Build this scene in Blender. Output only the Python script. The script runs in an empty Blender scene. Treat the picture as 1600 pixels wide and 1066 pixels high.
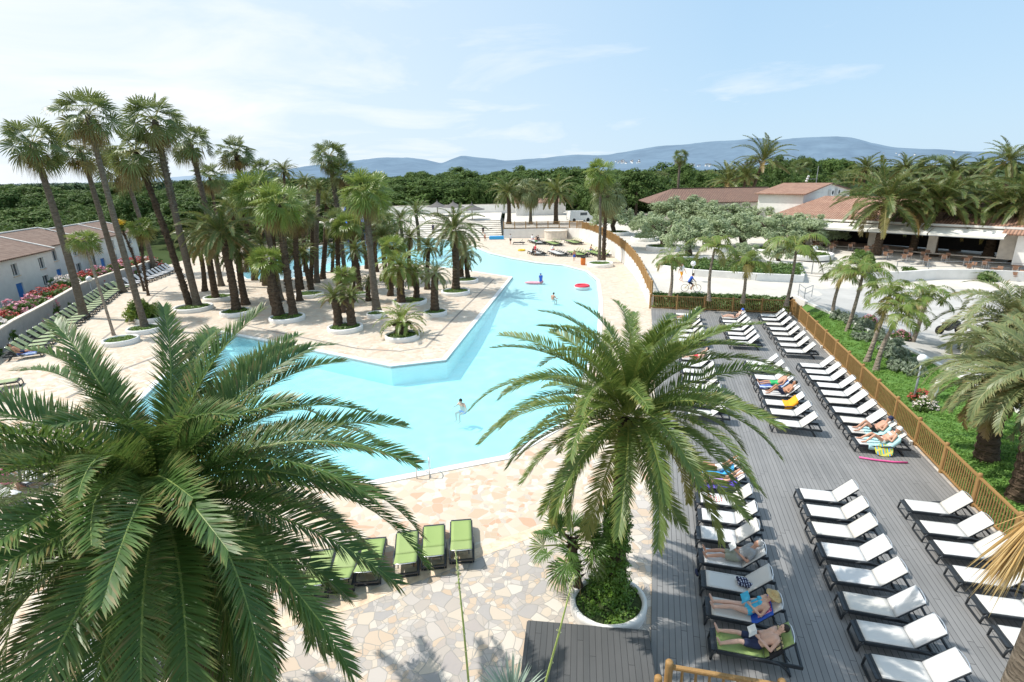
import bpy, bmesh, math, random
import numpy as np
from mathutils import Vector, Matrix
from mathutils.geometry import tessellate_polygon

random.seed(7)
RNG = np.random.default_rng(7)
S = bpy.context.scene
COL = S.collection
R = math.radians
PI = math.pi

# ------------------------------------------------------------------ camera model
CAM_H = 11.0
FPX = 841.0
TILT, ROLL = R(17.2), R(1.06)
def ray(px, py):
    x = (px - 800) / FPX; y = -(py - 533) / FPX
    c, s = math.cos(ROLL), math.sin(ROLL)
    x, y = x * c + y * s, -x * s + y * c
    return np.array([x, math.cos(TILT) + y * math.sin(TILT), -math.sin(TILT) + y * math.cos(TILT)])
def G(px, py, z=0.0):
    d = ray(px, py); t = (z - CAM_H) / d[2]
    return np.array([d[0] * t, d[1] * t, z])
def at_y(px, py, Y):
    d = ray(px, py); t = Y / d[1]
    return np.array([d[0] * t, Y, CAM_H + d[2] * t])
def depth(p):
    return p[1] * math.cos(TILT) + (CAM_H - p[2]) * math.sin(TILT)
def sstep(a, b, x):
    t = min(1, max(0, (x - a) / (b - a))); return t * t * (3 - 2 * t)
def zt(x, y):                       # the garden and walkway beyond the curved wall lie higher than the pool terrace
    a = 1.0 + .8 * sstep(44, 74, y); w = sstep(21, 30, x) * (1 - sstep(47, 60, y))
    return a * (1 - w) + .25 * w
def GU(px, py):
    z = 0.8
    for _ in range(60):
        p = G(px, py, z); z = 0.6 * z + 0.4 * zt(p[0], p[1])
    return np.array([p[0], p[1], z])

cam = bpy.data.cameras.new('camera'); camo = bpy.data.objects.new('camera', cam); COL.objects.link(camo)
cam.sensor_width = 36; cam.lens = FPX / 1600 * 36; cam.clip_start = 0.1; cam.clip_end = 40000
c0 = ray(800, 533); rx = ray(801, 533) - c0; uy = ray(800, 532) - c0
rx /= np.linalg.norm(rx); uy /= np.linalg.norm(uy); fw = c0 / np.linalg.norm(c0)
camo.matrix_world = Matrix(((rx[0], uy[0], -fw[0], 0), (rx[1], uy[1], -fw[1], 0), (rx[2], uy[2], -fw[2], CAM_H), (0, 0, 0, 1)))
S.camera = camo
S.view_settings.view_transform = 'Standard'; S.view_settings.look = 'None'; S.view_settings.exposure = 0

# ------------------------------------------------------------------ object helpers
def tag(o, label=None, cat=None, group=None, kind=None):
    if label: o['label'] = label
    if cat: o['category'] = cat
    if group: o['group'] = group
    if kind: o['kind'] = kind
    return o
def empty(name, loc=(0, 0, 0), rz=0, label=None, cat=None, group=None):
    o = bpy.data.objects.new(name, None); COL.objects.link(o)
    o.location = tuple(float(v) for v in loc); o.rotation_euler = (0, 0, rz); o.empty_display_size = .2
    return tag(o, label, cat, group)
def link(name, me, parent=None, loc=(0, 0, 0), rot=(0, 0, 0), scale=(1, 1, 1)):
    o = bpy.data.objects.new(name, me); COL.objects.link(o)
    o.parent = parent; o.location = tuple(float(v) for v in loc); o.rotation_euler = rot; o.scale = scale
    return o
def copy_tree(o, parent=None):
    c = o.copy(); COL.objects.link(c); c.parent = parent
    for ch in o.children: copy_tree(ch, c)
    return c
ORD = ['first', 'second', 'third', 'fourth', 'fifth', 'sixth', 'seventh', 'eighth', 'ninth', 'tenth', 'eleventh', 'twelfth', 'thirteenth', 'fourteenth',
       'fifteenth', 'sixteenth', 'seventeenth', 'eighteenth', 'nineteenth', 'twentieth', 'twenty-first', 'twenty-second', 'twenty-third', 'twenty-fourth', 'twenty-fifth',
       'twenty-sixth', 'twenty-seventh', 'twenty-eighth', 'twenty-ninth', 'thirtieth', 'thirty-first', 'thirty-second', 'thirty-third', 'thirty-fourth', 'thirty-fifth', 'thirty-sixth',
       'thirty-seventh', 'thirty-eighth', 'thirty-ninth', 'fortieth', 'forty-first', 'forty-second', 'forty-third', 'forty-fourth', 'forty-fifth', 'forty-sixth', 'forty-seventh', 'forty-eighth']

class MB:
    def __init__(s): s.v = []; s.f = []; s.mi = []
    def add(s, vs, fs, mi=0):
        b = len(s.v); s.v += [tuple(float(c) for c in q) for q in vs]
        s.f += [tuple(b + i for i in f) for f in fs]; s.mi += [mi] * len(fs); return s
    def box(s, lo, hi, M=None, mi=0):
        x0, y0, z0 = lo; x1, y1, z1 = hi
        vs = [(x0, y0, z0), (x1, y0, z0), (x1, y1, z0), (x0, y1, z0), (x0, y0, z1), (x1, y0, z1), (x1, y1, z1), (x0, y1, z1)]
        if M is not None: vs = [tuple(M @ Vector(q)) for q in vs]
        return s.add(vs, [(0, 3, 2, 1), (4, 5, 6, 7), (0, 1, 5, 4), (1, 2, 6, 5), (2, 3, 7, 6), (3, 0, 4, 7)], mi)
    def bar(s, a, b, w, h=None, up=(0, 0, 1), mi=0):
        a = Vector(a); b = Vector(b); h = h or w; d = (b - a).normalized(); u = Vector(up)
        if abs(d.dot(u)) > .98: u = Vector((0, 1, 0)) if abs(d.y) < .9 else Vector((1, 0, 0))
        sd = d.cross(u).normalized(); u = sd.cross(d)
        vs = []
        for p in (a, b):
            for i, j in ((-1, -1), (1, -1), (1, 1), (-1, 1)): vs.append(p + sd * (i * w / 2) + u * (j * h / 2))
        return s.add(vs, [(0, 1, 2, 3), (7, 6, 5, 4), (0, 4, 5, 1), (1, 5, 6, 2), (2, 6, 7, 3), (3, 7, 4, 0)], mi)
    def tube(s, pts, rad, n=8, mi=0, cap=True, jit=0.0):
        pts = [Vector(p) for p in pts]; k = len(pts)
        if not hasattr(rad, '__len__'): rad = [rad] * k
        b = len(s.v); prev = None
        for i, p in enumerate(pts):
            d = (pts[min(i + 1, k - 1)] - pts[max(i - 1, 0)]).normalized()
            if prev is None:
                a = Vector((1, 0, 0)) if abs(d.x) < .8 else Vector((0, 1, 0)); a = (a - d * a.dot(d)).normalized()
            else: a = (prev - d * prev.dot(d)).normalized()
            prev = a; c = d.cross(a)
            for j in range(n):
                t = 2 * PI * j / n; r = rad[i] * (1 + (random.uniform(-jit, jit) if jit else 0))
                s.v.append(tuple(p + a * (math.cos(t) * r) + c * (math.sin(t) * r)))
        for i in range(k - 1):
            for j in range(n):
                s.f.append((b + i * n + j, b + i * n + (j + 1) % n, b + (i + 1) * n + (j + 1) % n, b + (i + 1) * n + j)); s.mi.append(mi)
        if cap:
            s.f.append(tuple(b + j for j in reversed(range(n)))); s.f.append(tuple(b + (k - 1) * n + j for j in range(n))); s.mi += [mi, mi]
        return s
    def lathe(s, prof, n=16, c=(0, 0, 0), mi=0, closed=False):
        b = len(s.v); k = len(prof)
        for r, z in prof:
            for j in range(n):
                t = 2 * PI * j / n; s.v.append((c[0] + r * math.cos(t), c[1] + r * math.sin(t), c[2] + z))
        for i in range(k if closed else k - 1):
            for j in range(n):
                i2 = (i + 1) % k
                s.f.append((b + i * n + j, b + i * n + (j + 1) % n, b + i2 * n + (j + 1) % n, b + i2 * n + j)); s.mi.append(mi)
        return s
    def ell(s, c, r, n=12, m=8, M=None, mi=0):
        b = len(s.v); c = Vector(c)
        for i in range(m + 1):
            ph = PI * i / m
            for j in range(n):
                t = 2 * PI * j / n
                q = Vector((r[0] * math.sin(ph) * math.cos(t), r[1] * math.sin(ph) * math.sin(t), r[2] * math.cos(ph)))
                if M is not None: q = M @ q
                s.v.append(tuple(c + q))
        for i in range(m):
            for j in range(n):
                s.f.append((b + i * n + j, b + (i + 1) * n + j, b + (i + 1) * n + (j + 1) % n, b + i * n + (j + 1) % n)); s.mi.append(mi)
        return s
    def cap(s, p0, p1, r0, r1, n=10, m=4):
        p0 = Vector(p0); p1 = Vector(p1); d = (p1 - p0)
        d = d.normalized() if d.length > 1e-6 else Vector((0, 0, 1))
        pts = []; rr = []
        for i in range(m): a = PI / 2 * (1 - i / m); pts.append(p0 - d * r0 * math.sin(a)); rr.append(max(r0 * math.cos(a), 1e-4))
        pts.append(p0); rr.append(r0); pts.append(p1); rr.append(r1)
        for i in range(m): a = PI / 2 * (i + 1) / m; pts.append(p1 + d * r1 * math.sin(a)); rr.append(max(r1 * math.cos(a), 1e-4))
        return s.tube(pts, rr, n)
    def mesh(s, name, mats, smooth=False, bevel=0):
        me = bpy.data.meshes.new(name); me.from_pydata(s.v, [], s.f)
        for m in (mats if isinstance(mats, (list, tuple)) else [mats]): me.materials.append(m)
        if any(s.mi): me.polygons.foreach_set('material_index', s.mi)
        bm = bmesh.new(); bm.from_mesh(me)
        bmesh.ops.remove_doubles(bm, verts=bm.verts, dist=1e-5)
        if bevel:
            bmesh.ops.bevel(bm, geom=[e for e in bm.edges if len(e.link_faces) == 2 and e.calc_face_angle(0) > .5], offset=bevel, segments=2, affect='EDGES')
        bmesh.ops.recalc_face_normals(bm, faces=bm.faces)
        bm.to_mesh(me); bm.free()
        if smooth: me.polygons.foreach_set('use_smooth', [True] * len(me.polygons))
        me.update(); return me
    def obj(s, name, mats, parent=None, smooth=False, bevel=0, loc=(0, 0, 0), rz=0):
        return link(name, s.mesh(name, mats, smooth, bevel), parent, loc, (0, 0, rz))

def tri_mesh(name, V, T, mat, attrs={}, smooth=False):
    me = bpy.data.meshes.new(name); V = np.ascontiguousarray(V, dtype=np.float32); T = np.ascontiguousarray(T, dtype=np.int32)
    me.vertices.add(len(V)); me.vertices.foreach_set('co', V.ravel())
    me.loops.add(T.size); me.loops.foreach_set('vertex_index', T.ravel())
    me.polygons.add(len(T)); me.polygons.foreach_set('loop_start', np.arange(0, T.size, 3, dtype=np.int32))
    me.polygons.foreach_set('loop_total', np.full(len(T), 3, dtype=np.int32))
    if smooth: me.polygons.foreach_set('use_smooth', np.ones(len(T), dtype=bool))
    for k, a in attrs.items():
        at = me.attributes.new(k, 'FLOAT', 'POINT'); at.data.foreach_set('value', np.ascontiguousarray(a, dtype=np.float32))
    me.materials.append(mat); me.update(); me.validate(); return me

def sheet(name, outer, holes, z, mat, parent=None, kind='structure', zf=None):
    """flat polygon (with holes) as a mesh"""
    polys = [[Vector((p[0], p[1], 0)) for p in outer]] + [[Vector((p[0], p[1], 0)) for p in h] for h in holes]
    pts = [q for pl in polys for q in pl]
    tris = tessellate_polygon(polys)
    V = [(q.x, q.y, zf(q.x, q.y) if zf else z) for q in pts]
    F = []
    for t in tris:
        a, b, c = (pts[i] for i in t)
        F.append(t if (b - a).cross(c - a).z > 0 else (t[0], t[2], t[1]))
    me = bpy.data.meshes.new(name); me.from_pydata(V, [], F); me.materials.append(mat); me.update()
    o = link(name, me, parent)
    if kind: o['kind'] = kind
    return o
def offset_poly(poly, d):
    """offset a closed polygon outwards (ccw) by d"""
    n = len(poly); out = []
    for i in range(n):
        p0, p1, p2 = (Vector(poly[j % n][:2]) for j in (i - 1, i, i + 1))
        e0 = (p1 - p0).normalized(); e1 = (p2 - p1).normalized()
        n0 = Vector((e0.y, -e0.x)); n1 = Vector((e1.y, -e1.x)); b = (n0 + n1).normalized()
        out.append(tuple(p1 + b * (d / max(.35, b.dot(n0)))))
    return out
def ring_wall(poly, z0, z1, mb, flip=False):
    n = len(poly); b = len(mb.v)
    for p in poly: mb.v.append((p[0], p[1], z0)); mb.v.append((p[0], p[1], z1))
    for i in range(n):
        j = (i + 1) % n; mb.f.append((b + 2 * i, b + 2 * j, b + 2 * j + 1, b + 2 * i + 1)); mb.mi.append(0)

# ------------------------------------------------------------------ materials
def nt(name):
    m = bpy.data.materials.new(name); m.use_nodes = True; t = m.node_tree; t.nodes.clear()
    out = t.nodes.new('ShaderNodeOutputMaterial'); b = t.nodes.new('ShaderNodeBsdfPrincipled')
    t.links.new(b.outputs[0], out.inputs[0]); return m, t, b, out
def N(t, typ, **kw):
    n = t.nodes.new(typ)
    for k, v in kw.items():
        if k.startswith('i_'):
            n.inputs[k[2:].replace('_', ' ')].default_value = v
        else: setattr(n, k, v)
    return n
def Mth(t, op, a, b=None, clamp=False):
    n = N(t, 'ShaderNodeMath', operation=op, use_clamp=clamp)
    for i, v in enumerate((a, b)):
        if v is None: continue
        if isinstance(v, (int, float)): n.inputs[i].default_value = v
        else: t.links.new(v, n.inputs[i])
    return n.outputs[0]
def mixc(t, fac, a, b, typ='MIX'):
    n = N(t, 'ShaderNodeMix', data_type='RGBA', blend_type=typ)
    for sock, v in ((n.inputs[0], fac), (n.inputs[6], a), (n.inputs[7], b)):
        if isinstance(v, (int, float)): sock.default_value = v
        elif isinstance(v, tuple): sock.default_value = (*v, 1) if len(v) == 3 else v
        else: t.links.new(v, sock)
    return n.outputs[2]
def ramp(t, fac, stops, interp='LINEAR'):
    n = N(t, 'ShaderNodeValToRGB'); n.color_ramp.interpolation = interp
    e = n.color_ramp.elements
    while len(e) < len(stops): e.new(.5)
    for el, (p, c) in zip(e, stops): el.position = p; el.color = (*c, 1) if len(c) == 3 else c
    t.links.new(fac, n.inputs[0]); return n.outputs[0]
def bump(t, b, h, strength=.3, dist=.02):
    n = N(t, 'ShaderNodeBump'); n.inputs['Strength'].default_value = strength; n.inputs['Distance'].default_value = dist
    t.links.new(h, n.inputs['Height']); t.links.new(n.outputs[0], b.inputs['Normal'])
def pm(name, c, rough=.6, var=.18, scale=6, bmp=0, bscale=40, metal=0, spec=.4, c2=None, detail=5):
    """general material: base colour broken up by two scales of noise, with optional bump"""
    m, t, b, out = nt(name)
    tc = N(t, 'ShaderNodeTexCoord'); n1 = N(t, 'ShaderNodeTexNoise', i_Scale=scale, i_Detail=detail, i_Roughness=.65)
    t.links.new(tc.outputs['Object'], n1.inputs['Vector'])
    dark = tuple(x * (1 - var) for x in c); lite = tuple(min(1, x * (1 + var)) for x in (c2 or c))
    col = ramp(t, n1.outputs[0], [(.3, dark), (.7, lite)])
    oi = N(t, 'ShaderNodeObjectInfo'); k = Mth(t, 'MULTIPLY_ADD', oi.outputs['Random'], .16); k.node.inputs[2].default_value = .92
    col = mixc(t, 1.0, col, k, 'MULTIPLY')
    t.links.new(col, b.inputs['Base Color']); b.inputs['Roughness'].default_value = rough
    b.inputs['Metallic'].default_value = metal; b.inputs['Specular IOR Level'].default_value = spec
    if bmp:
        n2 = N(t, 'ShaderNodeTexNoise', i_Scale=bscale, i_Detail=6); t.links.new(tc.outputs['Object'], n2.inputs['Vector'])
        bump(t, b, n2.outputs[0], bmp, .02)
    return m

def leaf_mat(name, dark, lite, tip, dryc=(.30, .19, .075), rough=.42, trans=.28, spec=.5):
    m, t, b, out = nt(name)
    a = N(t, 'ShaderNodeAttribute', attribute_name='rnd'); d = N(t, 'ShaderNodeAttribute', attribute_name='dry'); s = N(t, 'ShaderNodeAttribute', attribute_name='tip')
    oi = N(t, 'ShaderNodeObjectInfo')
    f = Mth(t, 'ADD', Mth(t, 'MULTIPLY', a.outputs['Fac'], .62), Mth(t, 'MULTIPLY', oi.outputs['Random'], .38))
    col = mixc(t, f, dark, lite); col = mixc(t, s.outputs['Fac'], col, tip); col = mixc(t, d.outputs['Fac'], col, dryc)
    t.links.new(col, b.inputs['Base Color']); b.inputs['Roughness'].default_value = rough; b.inputs['Specular IOR Level'].default_value = spec
    tr = N(t, 'ShaderNodeBsdfTranslucent'); t.links.new(mixc(t, .5, col, (.55, .75, .12), 'MULTIPLY') if False else mixc(t, .35, col, tip), tr.inputs[0])
    mx = N(t, 'ShaderNodeMixShader'); mx.inputs[0].default_value = trans
    t.links.new(b.outputs[0], mx.inputs[1]); t.links.new(tr.outputs[0], mx.inputs[2]); t.links.new(mx.outputs[0], out.inputs[0])
    return m

M = {}
M['palm_near'] = leaf_mat('palm_frond_near', (.036, .100, .020), (.115, .225, .045), (.25, .33, .08), trans=.32, rough=.42)
M['palm_near2'] = leaf_mat('palm_frond_olive', (.060, .120, .026), (.155, .25, .052), (.31, .35, .085), (.36, .31, .08), trans=.34, rough=.44)
M['date'] = leaf_mat('date_frond', (.06, .115, .028), (.155, .22, .055), (.30, .28, .09), trans=.32)
M['fan'] = leaf_mat('fan_frond', (.06, .115, .028), (.16, .23, .065), (.30, .29, .11), trans=.35)
M['bright'] = leaf_mat('bright_frond', (.10, .18, .03), (.22, .31, .055), (.34, .36, .1), trans=.35)
M['grey_date'] = leaf_mat('grey_date_frond', (.10, .145, .055), (.24, .29, .12), (.38, .36, .15))
M['pine'] = leaf_mat('pine_needles', (.028, .062, .015), (.112, .185, .04), (.18, .25, .07), rough=.65, trans=.25, spec=.2)
M['olive'] = leaf_mat('olive_leaves', (.20, .265, .12), (.43, .52, .29), (.52, .57, .40), rough=.55, trans=.3)
M['shrub'] = leaf_mat('shrub_leaves', (.05, .11, .02), (.14, .24, .045), (.22, .3, .08), rough=.5)
M['yellowshrub'] = leaf_mat('golden_shrub_leaves', (.10, .17, .02), (.24, .33, .05), (.35, .4, .08), rough=.5)
M['ivy'] = leaf_mat('ivy_leaves', (.07, .16, .02), (.17, .32, .045), (.26, .34, .07), rough=.4)
M['lavender'] = leaf_mat('lavender_leaves', (.17, .23, .14), (.30, .37, .25), (.38, .40, .34), rough=.6)
M['agave'] = leaf_mat('yucca_blades', (.16, .25, .22), (.32, .42, .36), (.4, .45, .3), rough=.5, trans=.12)
M['redflower'] = pm('red_petals', (.55, .09, .07), .6, .4, 4)
M['pinkflower'] = pm('pink_petals', (.75, .33, .40), .6, .35, 4)
M['whiteflower'] = pm('white_petals', (.8, .72, .66), .6, .25, 4)
M['yellowflower'] = pm('yellow_petals', (.8, .52, .03), .6, .3, 4)
def bark_mat(name, c, dark, zs=7.):
    m, t, b, out = nt(name); tc = N(t, 'ShaderNodeTexCoord'); mp = N(t, 'ShaderNodeMapping'); mp.inputs['Scale'].default_value = (2.2, 2.2, zs); t.links.new(tc.outputs['Object'], mp.inputs[0])
    n1 = N(t, 'ShaderNodeTexNoise', i_Scale=1.4, i_Detail=6.0, i_Roughness=.7, i_Distortion=.4); t.links.new(mp.outputs[0], n1.inputs['Vector'])
    n2 = N(t, 'ShaderNodeTexNoise', i_Scale=.7, i_Detail=4.0); t.links.new(tc.outputs['Object'], n2.inputs['Vector'])
    v = N(t, 'ShaderNodeTexVoronoi', i_Scale=2.2); t.links.new(mp.outputs[0], v.inputs['Vector'])
    col = ramp(t, n1.outputs[0], [(.32, dark), (.62, c), (.8, tuple(min(1, q * 1.35) for q in c))]); col = mixc(t, Mth(t, 'MULTIPLY', v.outputs['Distance'], .55, True), col, dark)
    col = mixc(t, Mth(t, 'MULTIPLY', Mth(t, 'SUBTRACT', n2.outputs[0], .42, True), 1.6, True), col, tuple(q * .62 for q in c))
    t.links.new(col, b.inputs['Base Color']); b.inputs['Roughness'].default_value = .95; b.inputs['Specular IOR Level'].default_value = .15
    bump(t, b, Mth(t, 'ADD', n1.outputs[0], v.outputs['Distance']), .9, .05); return m
M['trunk_grey'] = bark_mat('grey_palm_bark', (.25, .21, .165), (.10, .08, .06))
M['trunk_brown'] = bark_mat('brown_palm_bark', (.16, .115, .08), (.05, .035, .024), 6.)
M['trunk_pale'] = bark_mat('pale_palm_bark', (.44, .38, .31), (.17, .13, .10), 5.)
M['bark'] = pm('tree_bark', (.10, .075, .055), .95, .4, 5, .7, 15)
M['rachis'] = pm('frond_stem', (.30, .30, .09), .5, .2, 5)
M['dark_resin'] = pm('dark_resin', (.032, .037, .043), .42, .2, 8, .05, 60)
M['sling'] = None
M['alu'] = pm('aluminium', (.75, .77, .8), .3, .05, 8, metal=.8)
M['white_paint'] = pm('white_paint', (.80, .79, .76), .6, .05, 3)
M['render_white'] = pm('white_render', (.80, .78, .74), .85, .07, 1.3, .15, 30)
M['render_cream'] = pm('cream_stone_wall', (.66, .60, .52), .9, .14, 2.2, .4, 9)
M['render_grey'] = pm('grey_render', (.42, .41, .40), .9, .12, 2, .25, 20)
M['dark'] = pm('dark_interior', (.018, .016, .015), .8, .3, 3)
M['glass'] = pm('window_glass', (.06, .075, .09), .1, .2, 2, spec=.8)
M['blue_door'] = pm('blue_shutter_paint', (.05, .22, .62), .5, .1, 5)
M['awning'] = pm('awning_canvas', (.78, .76, .69), .8, .05, 3)
M['soil'] = pm('planter_soil', (.05, .075, .022), .95, .5, 9, .8, 30)
M['skin'] = pm('skin', (.56, .31, .215), .5, .08, 9, spec=.35)
M['skin_pale'] = pm('pale_skin', (.66, .42, .32), .5, .08, 9, spec=.35)
M['skin_tan'] = pm('tanned_skin', (.44, .22, .13), .48, .08, 9, spec=.35)
M['hair_dark'] = pm('dark_hair', (.025, .017, .012), .5, .3, 30)
M['hair_grey'] = pm('grey_hair', (.36, .34, .32), .6, .2, 30)
M['hair_blond'] = pm('blond_hair', (.42, .29, .14), .55, .2, 30)
M['eye'] = pm('eye_dark', (.02, .015, .012), .2, .1, 9)
M['paper'] = pm('book_paper', (.80, .80, .78), .8, .05, 9)
M['straw'] = pm('straw', (.52, .37, .17), .8, .25, 30, .4, 60)
M['cloth_white'] = pm('white_cloth', (.8, .8, .8), .8, .06, 6)
M['cloth_navy'] = pm('navy_cloth', (.02, .028, .07), .8, .3, 9)
M['cloth_black'] = pm('black_cloth', (.018, .018, .02), .8, .3, 9)
M['cloth_grey'] = pm('grey_cloth', (.33, .34, .35), .85, .12, 9)
M['cloth_khaki'] = pm('khaki_cloth', (.30, .31, .24), .85, .12, 9)
M['cloth_blue'] = pm('blue_cloth', (.04, .13, .60), .8, .12, 9)
M['cloth_cyan'] = pm('cyan_cloth', (.07, .48, .72), .8, .12, 9)
M['cloth_aqua'] = pm('aqua_towel', (.50, .80, .82), .9, .06, 14, .4, 120)
M['cloth_purple'] = pm('purple_towel', (.11, .06, .55), .9, .12, 10, .4, 120)
M['cloth_sky'] = pm('sky_blue_towel', (.07, .42, .78), .9, .12, 10, .4, 120)
M['cloth_orange'] = pm('orange_towel', (.90, .36, .02), .9, .08, 10, .4, 120)
M['cloth_green'] = pm('green_cloth', (.04, .42, .14), .8, .12, 9)
M['cloth_red'] = pm('red_cloth', (.65, .05, .08), .8, .12, 9)
M['cloth_pink'] = pm('pink_foam', (.80, .12, .35), .6, .08, 9)
M['cloth_lilac'] = pm('lilac_cloth', (.50, .30, .62), .8, .2, 25)
M['orange_bin'] = pm('orange_plastic', (.62, .17, .03), .5, .1, 5)
M['slide_blue'] = pm('slide_blue', (.03, .16, .62), .3, .08, 3, spec=.6)
M['globe'] = pm('opal_globe', (.82, .83, .84), .25, .03, 3)
M['grey_metal'] = pm('grey_steel', (.30, .32, .34), .45, .1, 6, metal=.3)
M['black_paint'] = pm('black_vehicle_paint', (.015, .015, .016), .25, .1, 4, spec=.6)
M['rubber'] = pm('rubber', (.02, .02, .02), .8, .2, 8)
M['yellow_paint'] = pm('yellow_rim_paint', (.75, .5, .03), .35, .08, 5)
M['chair_wood'] = pm('terrace_chair_wood', (.27, .15, .095), .55, .2, 6)
M['grassleaf'] = leaf_mat('grass_blades', (.12, .27, .04), (.24, .42, .09), (.30, .44, .12), rough=.7, trans=.4)
M['thatch'] = pm('thatch', (.15, .14, .135), .95, .35, 12, .7, 40)

def sling_mat(name, c, c2):
    m, t, b, out = nt(name)
    tc = N(t, 'ShaderNodeTexCoord'); w = N(t, 'ShaderNodeTexWave', i_Scale=160.0); t.links.new(tc.outputs['Object'], w.inputs['Vector'])
    n1 = N(t, 'ShaderNodeTexNoise', i_Scale=2.2, i_Detail=5.0); t.links.new(tc.outputs['Object'], n1.inputs['Vector'])
    oi = N(t, 'ShaderNodeObjectInfo')
    col = mixc(t, n1.outputs[0], tuple(x * .93 for x in c), tuple(min(1, x * 1.05) for x in c))
    col = mixc(t, Mth(t, 'POWER', oi.outputs['Random'], 2.2), col, c2)
    t.links.new(col, b.inputs['Base Color']); b.inputs['Roughness'].default_value = .62
    bump(t, b, w.outputs['Fac'], .12, .004); return m
M['sling'] = sling_mat('white_sling_mesh', (.66, .66, .655), (.60, .575, .525))
M['sling_green'] = sling_mat('green_sling_mesh', (.28, .385, .12), (.31, .39, .15))
M['sling_leftgreen'] = sling_mat('faded_green_sling_mesh', (.31, .38, .20), (.29, .35, .20))
M['sling_grey'] = sling_mat('grey_sling_mesh', (.52, .52, .53), (.45, .45, .46))
M['sling_dark'] = sling_mat('charcoal_sling_mesh', (.08, .08, .09), (.1, .1, .1))

def wood_mat(name, c, c2, scale=3):
    m, t, b, out = nt(name)
    tc = N(t, 'ShaderNodeTexCoord'); mp = N(t, 'ShaderNodeMapping'); mp.inputs['Scale'].default_value = (9, 9, 1.2)
    t.links.new(tc.outputs['Object'], mp.inputs[0])
    n1 = N(t, 'ShaderNodeTexNoise', i_Scale=scale, i_Detail=8.0, i_Roughness=.7, i_Distortion=.6); t.links.new(mp.outputs[0], n1.inputs['Vector'])
    n2 = N(t, 'ShaderNodeTexNoise', i_Scale=.7, i_Detail=3.0); t.links.new(tc.outputs['Object'], n2.inputs['Vector'])
    col = ramp(t, n1.outputs[0], [(.3, c), (.7, c2)])
    col = mixc(t, Mth(t, 'MULTIPLY', n2.outputs[0], .5), col, tuple(x * .6 for x in c))
    t.links.new(col, b.inputs['Base Color']); b.inputs['Roughness'].default_value = .7
    bump(t, b, n1.outputs[0], .3, .006); return m
M['wood'] = wood_mat('pine_fence_timber', (.29, .16, .052), (.48, .29, .115))
M['wood_old'] = wood_mat('gate_timber', (.28, .15, .045), (.52, .30, .11))

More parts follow.
